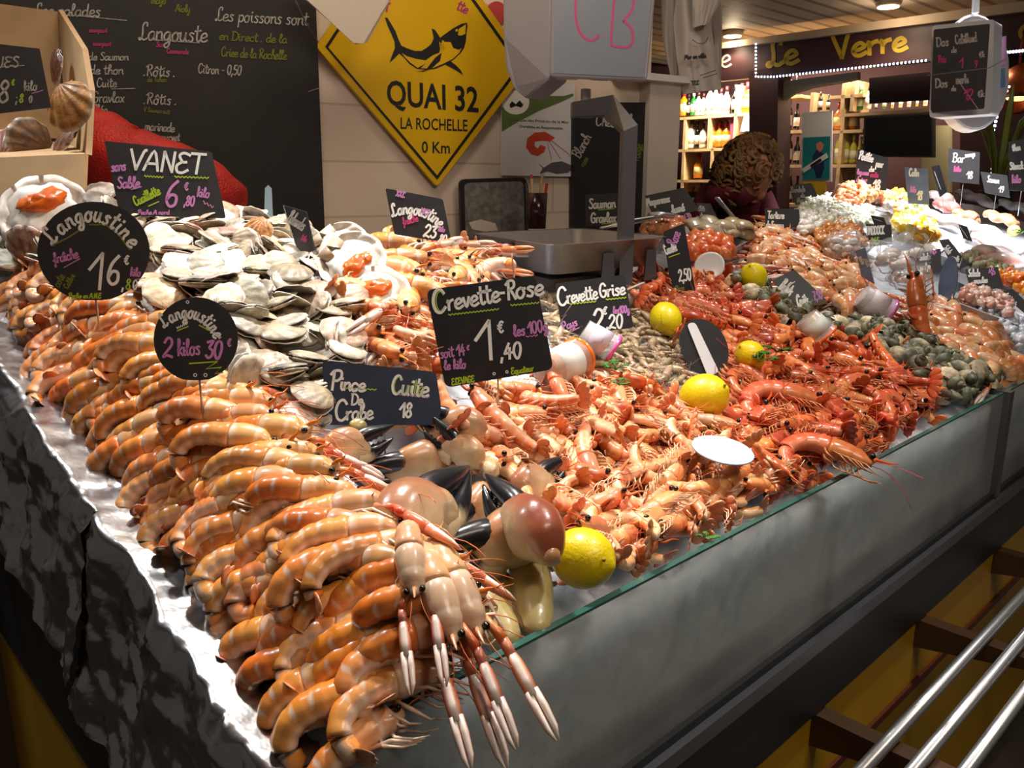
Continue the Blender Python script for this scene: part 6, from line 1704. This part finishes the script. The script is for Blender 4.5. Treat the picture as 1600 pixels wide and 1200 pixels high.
r2, _, _ = sign('black board reading Dos Cabillaud and Dos Merlu fixed on the hanging scale', rounded([(1459, 46), (1547, 37), (1538, 170), (1454, 176)], 3), (1500, 176), [
    T('chalk', 2.2, 'Dos', 1463, 73, 14, -6, 0.9), T('chalk', 2, 'Cabillaud', 1493, 69, 14, -8, 0.62), T('chalk', 1.6, 'de', 1486, 82, 9), T('rose', 2, 'Prix', 1466, 98, 11, -4, 0.7), T('rose', 2, '1', 1499, 106, 16), T('rose', 1.8, '9', 1522, 105, 10), T('chalk', 1.6, '~k', 1530, 90, 9, -6), Ln('dark_steel', 1.4, (1450, 118), (1546, 106), (1572, 92)),
    T('chalk', 2.2, 'Dos', 1461, 137, 14, -3, 0.9), T('chalk', 2, 'merlu', 1494, 131, 14, -5, 0.62), T('chalk', 1.6, 'de', 1486, 142, 8), T('rose', 2.2, '12', 1506, 156, 17, 0, 0.9), T('chalk', 1.8, '~k', 1528, 152, 10, -6), Ln('pink', 1.4, (1500, 130), (1528, 170))], t=2.60, yaw=0, tilt=0, pin=False)

# ================================================================ things on the worktop
cb = empty('cutting_board', 'speckled grey cutting board with a dark rim leaning on the white wall', 'cutting board', at(770, 378, 2.3))
def wallboard(poly, d, th, m, nm): return P_(px_prism(nm, m, poly, onw(d), th), cb)
wallboard(rounded([(719, 280), (823, 277), (826, 380), (722, 382)], 10), .05, .012, M['black'], 'rim')
wallboard(rounded([(726, 286), (818, 283), (820, 379), (728, 380)], 8), .053, .012, mat('speckled_grey', S(128, 126, 122), rough=0.6, noise=0.5, nscale=60), 'board')
cu = empty('pen_cup', 'dark cup of pens and tags beside the cutting board', 'cup', at(838, 357, 2.25))
mb = MB(); mb.lathe([(.026, 0), (.030, .095), (.027, .095), (.024, .004)], 18, S(54, 26, 34)); mb.build('cup', M['vc_gloss'], cu)
for k, c in enumerate((S(206, 40, 40), S(226, 170, 30), S(200, 60, 120), S(60, 60, 64), S(206, 176, 130), S(180, 150, 110))):
    a = k * 1.05; mb = MB(); mb.sweep([(math.cos(a) * .012, math.sin(a) * .012, .01), (math.cos(a) * .028, math.sin(a) * .028, .12 + .012 * (k % 3))], .004, .004, n=8, col=c); mb.build('pen', M['vc'], cu)
tgm = px_prism('paper_scrap', M['paper'], [(733, 348), (752, 343), (774, 349), (778, 360), (757, 362), (738, 358)], onw(.16), .004); tag(tgm, 'crumpled white paper scrap in front of the cutting board', 'paper')
# white strip standing at the crest of the scallops
ws = px_prism('plastic_strip', mat('pale_blue_plastic', S(176, 204, 214), rough=0.4), [(414, 294), (419, 289), (424, 294), (427, 362), (412, 362)], lambda x, y: at(x, y, 1.62), .003); tag(ws, 'pale blue plastic strip standing upright at the crest of the scallops', 'strip')

# ================================================================ wooden crate and red net bag
cr = empty('wooden_crate', 'pale wooden crate tipped forward with scallop shells inside at the upper left', 'crate', at(60, 250, 1.35))
def plank(name, q, th, c=1):
    pts = [at(*k) for k in q]; n = (pts[1] - pts[0]).cross(pts[2] - pts[0]).normalized()
    if n.dot(CAM - pts[0]) < 0: n = -n
    mb = MB(); mb.prism(pts, -n * th); return P_(fix_normals(mb.build(name, M['wood'], None, False)), cr)
plank('bottom_panel', [(-90, -6, 1.46), (90, 18, 1.5), (96, 216, 1.52), (-90, 216, 1.5)], .008)
plank('side_panel', [(91, 15, 1.5), (128, 75, 1.34), (139, 140, 1.3), (134, 241, 1.28), (104, 222, 1.52)], .009)
plank('front_panel', [(-90, 250, 1.27), (133, 240, 1.27), (130, 306, 1.27), (-90, 322, 1.27)], .010)
plank('lower_panel', [(-90, 250, 1.27), (133, 240, 1.27), (104, 222, 1.52), (-90, 216, 1.5)], .008)
def crate_shell(label, x, y, t, wpx, n, spin, c0, c1):
    big_half(label, at(x, y, t), None, wpx, None, n, spin, c0, c1, coral=False)
crate_shell('bright orange ribbed scallop shell on the corner of the wooden crate', 110, 168, 1.28, 74, (-.25, -.9, .25), 205, S(226, 150, 84), S(166, 84, 34))
crate_shell('dark ribbed scallop shell against the inner side of the crate', 90, 105, 1.42, 52, (-.7, -.6, .2), 150, S(120, 66, 44), S(70, 36, 24))
crate_shell('brown scallop shell standing on edge inside the crate', 44, 218, 1.38, 62, (.75, -.6, .1), 60, S(150, 104, 76), S(96, 60, 44))
crate_shell('dark scallop shell lying in the crate corner', 103, 218, 1.36, 58, (-.5, -.55, .6), 120, S(134, 96, 66), S(84, 56, 40))
crate_shell('reddish brown scallop shell at the left inside the crate', 10, 225, 1.38, 56, (.1, -.8, .5), 0, S(150, 90, 66), S(100, 56, 40))
nb = empty('net_bag', 'red net bag of shells slumped behind the VANET board', 'net bag', at(250, 270, 1.62))
def net_mat():
    m = mat('red_net', S(200, 36, 26), rough=0.55, noise=0.35, nscale=14)
    nt = m.node_tree; L = nt.links; b = nt.nodes['Principled BSDF']
    tc = nt.nodes.new('ShaderNodeTexCoord'); v = nt.nodes.new('ShaderNodeTexVoronoi'); v.feature = 'DISTANCE_TO_EDGE'; v.inputs['Scale'].default_value = 160
    bp = nt.nodes.new('ShaderNodeBump'); bp.inputs['Strength'].default_value = .8; bp.inputs['Distance'].default_value = .003; bp.invert = True
    L.new(tc.outputs['Object'], v.inputs['Vector']); L.new(v.outputs['Distance'], bp.inputs['Height']); L.new(bp.outputs['Normal'], b.inputs['Normal'])
    return m
mb = MB()
path = [at(128, 196, 1.60), at(150, 210, 1.60), at(185, 245, 1.60), at(240, 265, 1.62), at(300, 285, 1.64), at(345, 305, 1.66), at(376, 330, 1.68)]
pts = smooth3(path, 6)
mb.sweep(pts, [.02 + .07 * math.sin(math.pi * min(1, (i + 2) / 36)) ** .6 for i in range(len(pts))], [.010 + .058 * math.sin(math.pi * min(1, (i + 3) / 40)) ** .6 + .010 * pnoise(Vector((i * .35, 0, 0))) for i in range(len(pts))], [.09] * len(pts), n=26, col=(1, 1, 1))
mb.build('net', net_mat(), None).parent = nb
o = nb.children[0]; o.matrix_parent_inverse = Matrix.Translation(-Vector(nb.location))

# ================================================================ carrier bags on the pillar
bg = empty('carrier_bags', 'bunch of white plastic carrier bags hanging on the white pillar', 'plastic bags', at(1085, 60, 2.7))
def bagsheet(poly, t, th, m, seed, nm):
    n = 14; vs, fs = [], []
    # poly given as left and right edge pixel lists from top to bottom
    Lf, Rt = poly
    def along(e, q):
        f = q * (len(e) - 1); i = min(int(f), len(e) - 2); k = f - i
        return (e[i][0] + (e[i + 1][0] - e[i][0]) * k, e[i][1] + (e[i + 1][1] - e[i][1]) * k)
    for side in (0, 1):
        for a in range(n + 1):
            l = along(Lf, a / n); r = along(Rt, a / n)
            for b in range(n + 1):
                x = l[0] + (r[0] - l[0]) * b / n; y = l[1] + (r[1] - l[1]) * b / n
                puff = th * math.sin(math.pi * b / n) ** .6 * (.4 + .6 * math.sin(math.pi * (.1 + .8 * a / n)))
                w = .012 * pnoise(Vector((b * .45 + seed, a * .16, seed))) + .012 * ridge(Vector((b * .6, a * .12, seed + 4)))
                vs.append(at(x, y, t) + Vector((0, -1, 0)) * ((puff + w) if side == 0 else -puff * .5 + w))
    N = (n + 1) ** 2
    for a in range(n):
        for b in range(n):
            q = a * (n + 1) + b
            fs += [(q, q + 1, q + n + 2, q + n + 1), (N + q, N + q + n + 1, N + q + n + 2, N + q + 1)]
    mb = MB(); mb.add(vs, fs, (1, 1, 1)); return P_(mb.build(nm, m, None), bg)
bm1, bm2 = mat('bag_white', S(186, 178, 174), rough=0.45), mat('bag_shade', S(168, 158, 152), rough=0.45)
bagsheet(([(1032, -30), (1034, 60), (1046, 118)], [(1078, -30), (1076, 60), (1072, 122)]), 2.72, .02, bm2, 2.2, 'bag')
bagsheet(([(1060, -30), (1052, 30), (1056, 90), (1066, 148)], [(1108, -30), (1112, 40), (1120, 90), (1126, 140)]), 2.66, .03, bm1, 5.5, 'bag')
bagsheet(([(1078, -30), (1080, 0), (1082, 44)], [(1118, -30), (1122, 8), (1104, 40)]), 2.60, .025, bm1, 7.1, 'bag')
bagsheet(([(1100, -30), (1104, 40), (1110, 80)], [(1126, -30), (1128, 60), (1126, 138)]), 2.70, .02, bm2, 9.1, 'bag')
bp = lambda x, y: at(x, y, 2.60)
write([('black', 2.2, strokes('Mer en ville', 1070, 93, 7, -5, 1.0)), ('black', 1.2, [smooth_line([(1082, 62), (1092, 68), (1102, 66), (1106, 58)])]), ('black', 1.2, [[(1094, 118), (1118, 110)], [(1098, 122), (1120, 115)]]), ('black', 2.0, strokes('TEL', 1080, 133, 6, -4, 1.2))], bp, bg, True)

# ================================================================ the vendor
pe = empty('person', 'person with curly blond hair in a dark red hooded top bending over behind the trays', 'person', at(1160, 330, 3.0) * 1)
TP = 3.05
def P3(x, y, dt=0.0): return at(x, y, TP + dt)
skm = bpy.data.meshes.new('body'); bod = bpy.data.objects.new('body', skm); COL.objects.link(bod)
J = [(P3(1150, 420, .25), .17), (P3(1143, 370, .2), .18), (P3(1140, 325, .1), .165), (P3(1150, 292, .02), .10), (P3(1163, 285, -.03), .062), (P3(1178, 283, -.08), .08),
     (P3(1108, 305, .08), .085), (P3(1094, 345, .0), .065), (P3(1100, 390, -.15), .05), (P3(1195, 320, .12), .08), (P3(1210, 365, .0), .06), (P3(1205, 395, -.15), .045)]
E = [(0, 1), (1, 2), (2, 3), (3, 4), (4, 5), (2, 6), (6, 7), (7, 8), (2, 9), (9, 10), (10, 11)]
skm.from_pydata([tuple(j[0]) for j in J], E, [])
sk = bod.modifiers.new('s', 'SKIN'); sk.use_smooth_shade = True
for i, j in enumerate(J): skm.skin_vertices[0].data[i].radius = (j[1] * .75, j[1] * .75)
skm.skin_vertices[0].data[0].use_root = True
ss = bod.modifiers.new('u', 'SUBSURF'); ss.levels = 2; ss.render_levels = 2
skm.materials.append(mat('dark_red_cloth', S(116, 32, 44), rough=0.8, noise=0.2, nscale=12))
P_(bod, pe)
HC = P3(1172, 268, -.10)
fx = Vector((.42, -.62, -.78)).normalized()     # where the face looks: down, towards the trays
fm = frame(HC, fx, Vector((.1, -.3, 1)))
mb = MB()
mb.ball((0, 0, 0), .098, .078, .112, n=24, m=16, M=None)
for i, q in enumerate(mb.v):
    x, y, z = q
    if z < -.02: x, y = x * (1 - .25 * (-z - .02) / .09) + .010, y * (1 - .35 * (-z - .02) / .09)
    if x > .06 and abs(z) < .05: x -= .008
    mb.v[i] = (x, y, z)
mb.ball((.098, 0, -.018), .016, .013, .022, n=10, m=7)                     # nose
mb.ball((.094, 0, -.052), .008, .022, .007, col=S(190, 110, 100), n=10, m=6)   # mouth
for sg in (-1, 1):
    mb.ball((.082, sg * .032, .008), .010, .016, .009, n=8, m=6)
    mb.ball((.0, sg * .079, -.012), .022, .010, .030, n=8, m=6)           # ears
hd = mb.build('head', M['skin'], None); hd.matrix_world = fm
P_(hd, pe)
for sg in (-1, 1):
    mb = MB(); mb.ball((.090, sg * .032, .008), .006, .010, .005, col=S(40, 30, 28), n=8, m=5); o = mb.build('eye', M['vc_gloss'], None); o.matrix_world = fm; P_(o, pe)
mb = MB(); r_ = random.Random(3)
for k in range(210):
    a = r_.uniform(0, 6.28); z = r_.uniform(-.75, 1); q = math.sqrt(max(0, 1 - z * z))
    d = Vector((q * math.cos(a), q * math.sin(a), z))
    if d.x > .62 and z < .45: continue
    c = Vector((d.x * .102, d.y * .092, d.z * .118)) + Vector((-.012, 0, .012))
    t1 = d.orthogonal().normalized(); t2 = d.cross(t1); s0 = r_.uniform(0, 6.28)
    pts = [c + d * (.018 * i / 9 + .004) + (t1 * math.cos(s0 + i * .75) + t2 * math.sin(s0 + i * .75)) * (.014 + .002 * i / 3) + Vector((0, 0, -.004 * i)) for i in range(10)]
    col = mixc(S(150, 112, 62), S(96, 66, 36), r_.random())
    mb.sweep(pts, [.009, .010, .010, .010, .009, .009, .008, .007, .005, .002], .006, n=6, col=col)
mb.ball((-.030, 0, .016), .096, .085, .108, col=S(104, 74, 42), n=18, m=12)
hr = mb.build('curly_hair', mat('hair', vc=True, rough=0.5), None); hr.matrix_world = fm; P_(hr, pe)
mb = MB(); mb.sweep([P3(1110, 322, -.02), P3(1120, 302, -.05), P3(1140, 296, -.08), P3(1160, 300, -.10), P3(1168, 318, -.10)], [.03, .045, .05, .045, .03], [.03, .04, .045, .04, .03], n=12, col=S(106, 28, 40))
P_(mb.build('hood', M['vc'], None), pe)
for sg, (x, y) in ((0, (1100, 392)), (1, (1206, 397))):
    pass

# ================================================================ trays and their contents at the back right
def tray(label, quad, m, rim=.03, wall=.03):
    """four pixels of the rim, on the heap's slope"""
    q = [hit(x, y, rim) for x, y in quad]; c = sum(q, Vector()) / 4
    up = (SLOPE.to_3x3() @ Vector((0, 0, 1)))
    root = empty('food_tray', label, 'tray', c)
    lo = [p.lerp(c, .08) - up * wall for p in q]; lip = [p + (p - c).normalized() * .008 for p in q]; inn = [p.lerp(c, .02) for p in q]; fl = [p.lerp(c, .1) - up * (wall - .003) for p in q]
    vs = lip + q + lo + inn + fl; fs = []
    for i in range(4):
        j = (i + 1) % 4
        for a, b in ((0, 1), (1, 2), (0, 3), (3, 4)): fs.append((a * 4 + i, a * 4 + j, b * 4 + j, b * 4 + i))
    fs += [(8, 9, 10, 11), (16, 17, 18, 19)]
    mb = MB(); mb.add(vs, fs, (1, 1, 1)); P_(fix_normals(mb.build('tray_body', m, None, False)), root)
    return q, up
def bits(name, label, cat, poly, h, sizes, cols, seed, step, dome=.03, flat=.7, group=None, m='flesh'):
    """a heaped salad: what nobody could count, one object"""
    rr = random.Random(seed); mb = MB()
    cx = sum(p[0] for p in poly) / len(poly); cy = sum(p[1] for p in poly) / len(poly)
    mx = max(math.hypot(p[0] - cx, (p[1] - cy) * 2) for p in poly)
    for (p, x, y) in sprinkle(poly, step, seed, h):
        k = max(0, 1 - math.hypot(x - cx, (y - cy) * 2) / mx)
        s = rr.uniform(*sizes)
        Mx = Euler((rr.uniform(0, 6), rr.uniform(0, 6), rr.uniform(0, 6))).to_matrix()
        mb.ball(p + Vector((0, 0, dome * k + rr.uniform(-.004, .01))), s, s * rr.uniform(.5, 1), s * flat, col=rr.choice(cols), n=7, m=5, M=Mx, wob=.5, seed=rr.random() * 9)
    if not mb.v: return
    tag(mb.build(name, M[m]), label, cat, group, 'stuff')
W1, W2 = M['white_plastic'], M['steel']
trays = [
 ('steel tray of smoked mackerel and salmon behind the scale arm', [(1010, 392), (1078, 420), (1166, 378), (1090, 338)], W2),
 ('steel tray of white cod salad with a lemon slice', [(1236, 352), (1330, 370), (1372, 338), (1262, 318)], W2),
 ('steel tray of brown fritters below the white salad', [(1262, 386), (1345, 402), (1378, 370), (1300, 352)], W2),
 ('white tray of yellow fish pieces and prawns', [(1392, 372), (1466, 398), (1500, 372), (1408, 340)], W1),
 ('white tray of skinned white fillets at the right', [(1466, 398), (1600, 452), (1640, 420), (1510, 366)], W1),
 ('white tray of chopped salad at the right edge', [(1486, 420), (1600, 470), (1640, 450), (1500, 396)], W1),
 ('white tray of pink shrimp salad before the right edge boards', [(1490, 470), (1588, 506), (1616, 478), (1510, 446)], W1),
]
for lb, q, m in trays: tray(lb, q, m, .035)
bits('cod_salad', 'heap of white cod salad with herbs in the steel tray', 'salad', [(1238, 345), (1262, 318), (1300, 308), (1362, 330), (1360, 352), (1320, 360), (1270, 352)], .05, (.010, .020), [S(226, 222, 206), S(214, 216, 190), S(190, 196, 160), S(236, 232, 220)], 1, .017, .03)
bits('salmon_tartare', 'smooth white tartare heap beside the Tartare board', 'salad', [(1246, 352), (1262, 338), (1282, 344), (1284, 360), (1256, 366)], .05, (.014, .022), [S(236, 232, 224), S(226, 220, 210)], 2, .016, .02)
bits('fish_fritters', 'heap of brown fish fritters in the steel tray', 'fritters', [(1266, 380), (1290, 352), (1345, 366), (1352, 388), (1330, 394)], .045, (.016, .026), [S(196, 128, 66), S(176, 106, 52), S(212, 150, 90)], 3, .024, .02)
bits('prawn_salad', 'heap of orange prawn salad at the back of the trays', 'salad', [(1296, 330), (1320, 300), (1370, 296), (1378, 318), (1350, 326)], .06, (.014, .024), [S(226, 140, 90), S(206, 110, 70), S(236, 180, 130), S(190, 130, 80)], 4, .022, .05)
bits('mixed_salad', 'colourful diced fish and pepper salad below the Poelee board', 'salad', [(1366, 312), (1400, 304), (1450, 330), (1446, 352), (1400, 340)], .05, (.014, .024), [S(236, 150, 60), S(216, 90, 50), S(236, 226, 196), S(120, 150, 60), S(240, 196, 60), S(200, 190, 190)], 5, .022, .03)
bits('yellow_fish_pieces', 'diced yellow smoked fish in the white tray', 'fish pieces', [(1394, 360), (1400, 338), (1440, 345), (1470, 372), (1440, 380)], .05, (.016, .026), [S(244, 196, 30), S(240, 220, 130), S(238, 230, 210), S(236, 170, 40)], 6, .022, .02)
bits('chopped_salad', 'chopped green and white salad in the white tray at the right', 'salad', [(1500, 402), (1520, 394), (1612, 440), (1600, 458)], .045, (.010, .018), [S(196, 200, 170), S(150, 150, 90), S(226, 222, 210), S(200, 160, 130)], 7, .019, .01)
bits('shrimp_salad', 'pale pink shrimp salad in the front white tray', 'salad', [(1498, 466), (1516, 450), (1580, 476), (1578, 494)], .045, (.010, .016), [S(232, 190, 176), S(240, 214, 204), S(220, 160, 146)], 8, .018, .01)
bits('pepper_salad', 'orange pepper salad in oil at the right edge', 'salad', [(1560, 434), (1580, 428), (1616, 446), (1606, 462)], .05, (.014, .022), [S(226, 120, 20), S(206, 90, 14), S(240, 160, 40)], 9, .02, .01)
bits('smoked_salmon', 'heap of orange smoked salmon trimmings before the mackerel', 'smoked salmon', [(1060, 396), (1080, 376), (1140, 380), (1138, 402), (1096, 414)], .035, (.020, .034), [S(230, 110, 54), S(236, 140, 84), S(220, 96, 44)], 10, .026, .02)
bits('smoked_trout', 'heap of pale orange smoked fish under the tongs', 'smoked fish', [(1002, 366), (1020, 352), (1064, 350), (1058, 370)], .045, (.014, .026), [S(226, 150, 104), S(214, 130, 84)], 11, .022, .015)
bits('loose_ice', 'loose white crushed ice before the right hand trays', 'ice', [(1500, 480), (1540, 470), (1600, 520), (1600, 548), (1540, 500)], .01, (.010, .02), [S(222, 230, 240), S(206, 216, 230)], 12, .02, .015)
def fillet(label, a, b, h, w, t, c0, c1, group=None, name='fish_fillet'):
    A, B = hit(*a, h), hit(*b, h); L = (B - A); up = SLOPE.to_3x3() @ Vector((0, 0, 1))
    mb = MB(); k = 14
    pts = [A + L * (i / k) + up * (.006 * math.sin(i * .9)) for i in range(k + 1)]
    ws = [w * (.35 + .65 * math.sin(math.pi * (.12 + .78 * i / k)) ** .7) for i in range(k + 1)]
    mb.sweep(pts, ws, [t * q / w for q in ws], [t * .4] * (k + 1), up=up, n=14, col=lambda s, sa, ca: mixc(c0, c1, .5 + .5 * math.sin(s * 16 + ca * 3)))
    tag(mb.build(name, M['flesh']), label, 'fish fillet', group)
fillet('speckled grey mackerel fillet at the left in the steel tray', (1078, 350), (1128, 372), .05, .045, .022, S(176, 160, 130), S(130, 116, 96), None, 'mackerel_fillet')
fillet('speckled grey mackerel fillet in the middle of the steel tray', (1100, 346), (1150, 366), .055, .04, .022, S(186, 168, 134), S(140, 122, 98), None, 'mackerel_fillet')
fillet('peppered mackerel fillet at the right end of the steel tray', (1138, 352), (1172, 368), .05, .04, .03, S(170, 150, 110), S(126, 108, 84), None, 'mackerel_fillet')
for k, (a, b, w_, c0, c1, lb) in enumerate([
    ((1440, 336), (1520, 358), .06, S(232, 224, 216), S(214, 206, 200), 'long white fish fillet behind the yellow fish pieces'),
    ((1500, 350), (1570, 376), .06, S(236, 226, 222), S(216, 204, 200), 'white fish fillet beside the slim black board'),
    ((1520, 372), (1600, 398), .07, S(242, 232, 228), S(226, 206, 204), 'wide white fillet at the right edge'),
    ((1530, 392), (1606, 424), .06, S(240, 226, 220), S(232, 170, 160), 'white fillet with pink edges in the white tray'),
    ((1490, 334), (1530, 346), .05, S(232, 130, 86), S(236, 170, 140), 'orange salmon fillet behind the white fillets'),
    ((1540, 336), (1590, 352), .05, S(230, 126, 84), S(236, 168, 140), 'orange salmon fillet at the right edge'),
    ((1462, 322), (1500, 330), .05, S(196, 120, 110), S(170, 96, 90), 'dark pink fish loin behind the fillets'),
    ((1560, 318), (1612, 332), .06, S(188, 184, 186), S(150, 148, 152), 'silver grey fish at the right edge under the boards'),
    ((1500, 302), (1552, 322), .05, S(168, 160, 160), S(130, 124, 126), 'grey whole fish under the Bar board'),
    ((1452, 306), (1492, 316), .05, S(196, 170, 160), S(160, 140, 136), 'pinkish grey fish beside the pale blue board')]):
    fillet(lb, a, b, .06, w_, .03, c0, c1)
# clear boxes and bags
def box_clear(label, quad, h, hh, fillc):
    q = [hit(x, y, h) for x, y in quad]; up = Vector((0, 0, 1)); c = sum(q, Vector()) / 4
    root = empty('plastic_box', label, 'plastic box', c)
    mb = MB(); mb.prism([p.lerp(c, .1) for p in q], up * hh); P_(fix_normals(mb.build('box', M['tub'], None, False)), root)
    mb = MB(); mb.prism([p.lerp(c, .2) + up * .004 for p in q], up * hh * .6, fillc); P_(fix_normals(mb.build('contents', M['vc'], None, False)), root)
    mb = MB(); mb.prism([p + up * hh for p in q], up * .006); P_(fix_normals(mb.build('lid', M['bag'], None, False)), root)
def film_bag(label, px, py, rx, h, seed, c):
    p = hit(px, py, h); t = (p - CAM).y; s = rx * t / F
    root = empty('plastic_bag', label, 'plastic bag', p)
    mb = MB(); mb.ball((0, 0, s * .5), s, s * .9, s * .72, n=26, m=18, wob=.5, seed=seed); mb.build('film', M['bag'], root)
    mb = MB()
    r_ = random.Random(seed)
    for k in range(14): mb.ball((r_.uniform(-.5, .5) * s, r_.uniform(-.5, .5) * s, s * r_.uniform(.2, .7)), s * .28, s * .22, s * .18, col=c, n=8, m=6, wob=.4, seed=k)
    mb.build('contents', M['flesh'], root)
film_bag('clear plastic bag of white fish by the Haddock board', 1400, 424, 44, .05, 2.2, S(238, 234, 232))
film_bag('clear plastic bag of pink fish under the white one', 1418, 448, 30, .03, 5.2, S(236, 200, 184))
film_bag('clear plastic bag on the cooked langoustines below the fritters', 1318, 396, 30, .05, 8.2, S(230, 226, 226))
# tools
def rod(name, label, cat, pts, r, m, extra=None):
    root = empty(name, label, cat, pts[0]); mb = MB(); mb.sweep(pts, r, r * .35 if not isinstance(r, list) else [q * .35 for q in r], n=10); P_(mb.build('handle', m, None), root)
    if extra: extra(root)
rod('serving_spoon', 'steel spoon handle standing in the mackerel tray before the vendor', 'spoon', [at(1150, 345, 2.6), at(1120, 309, 2.55)], .012, M['steel'])
rod('serving_fork', 'wooden handled fork standing in the prawn salad', 'fork', [at(1292, 318, 3.1), at(1312, 288, 3.05)], .012, mat('brown_handle', S(120, 96, 80), rough=0.5))
tg = empty('serving_tongs', 'steel serving tongs lying across the scale pan towards the mackerel', 'tongs', at(1000, 345, 2.05))
for k in (0, 1):
    mb = MB(); mb.sweep([at(938, 356 + 1 * k, 2.02), at(985, 350 - 6 * k, 2.06), at(1022, 341 - 3 * k, 2.1), at(1050, 337, 2.12)], [.006, .008, .010, .016], .003, n=8); P_(mb.build('tong_arm', M['steel'], None), tg)
mb = MB(); mb.sweep([at(1015, 337, 2.1), at(1030, 335, 2.11), at(1050, 338, 2.12)], [.012, .02, .016], .008, n=10); P_(mb.build('scalloped_tip', M['steel'], None), tg)
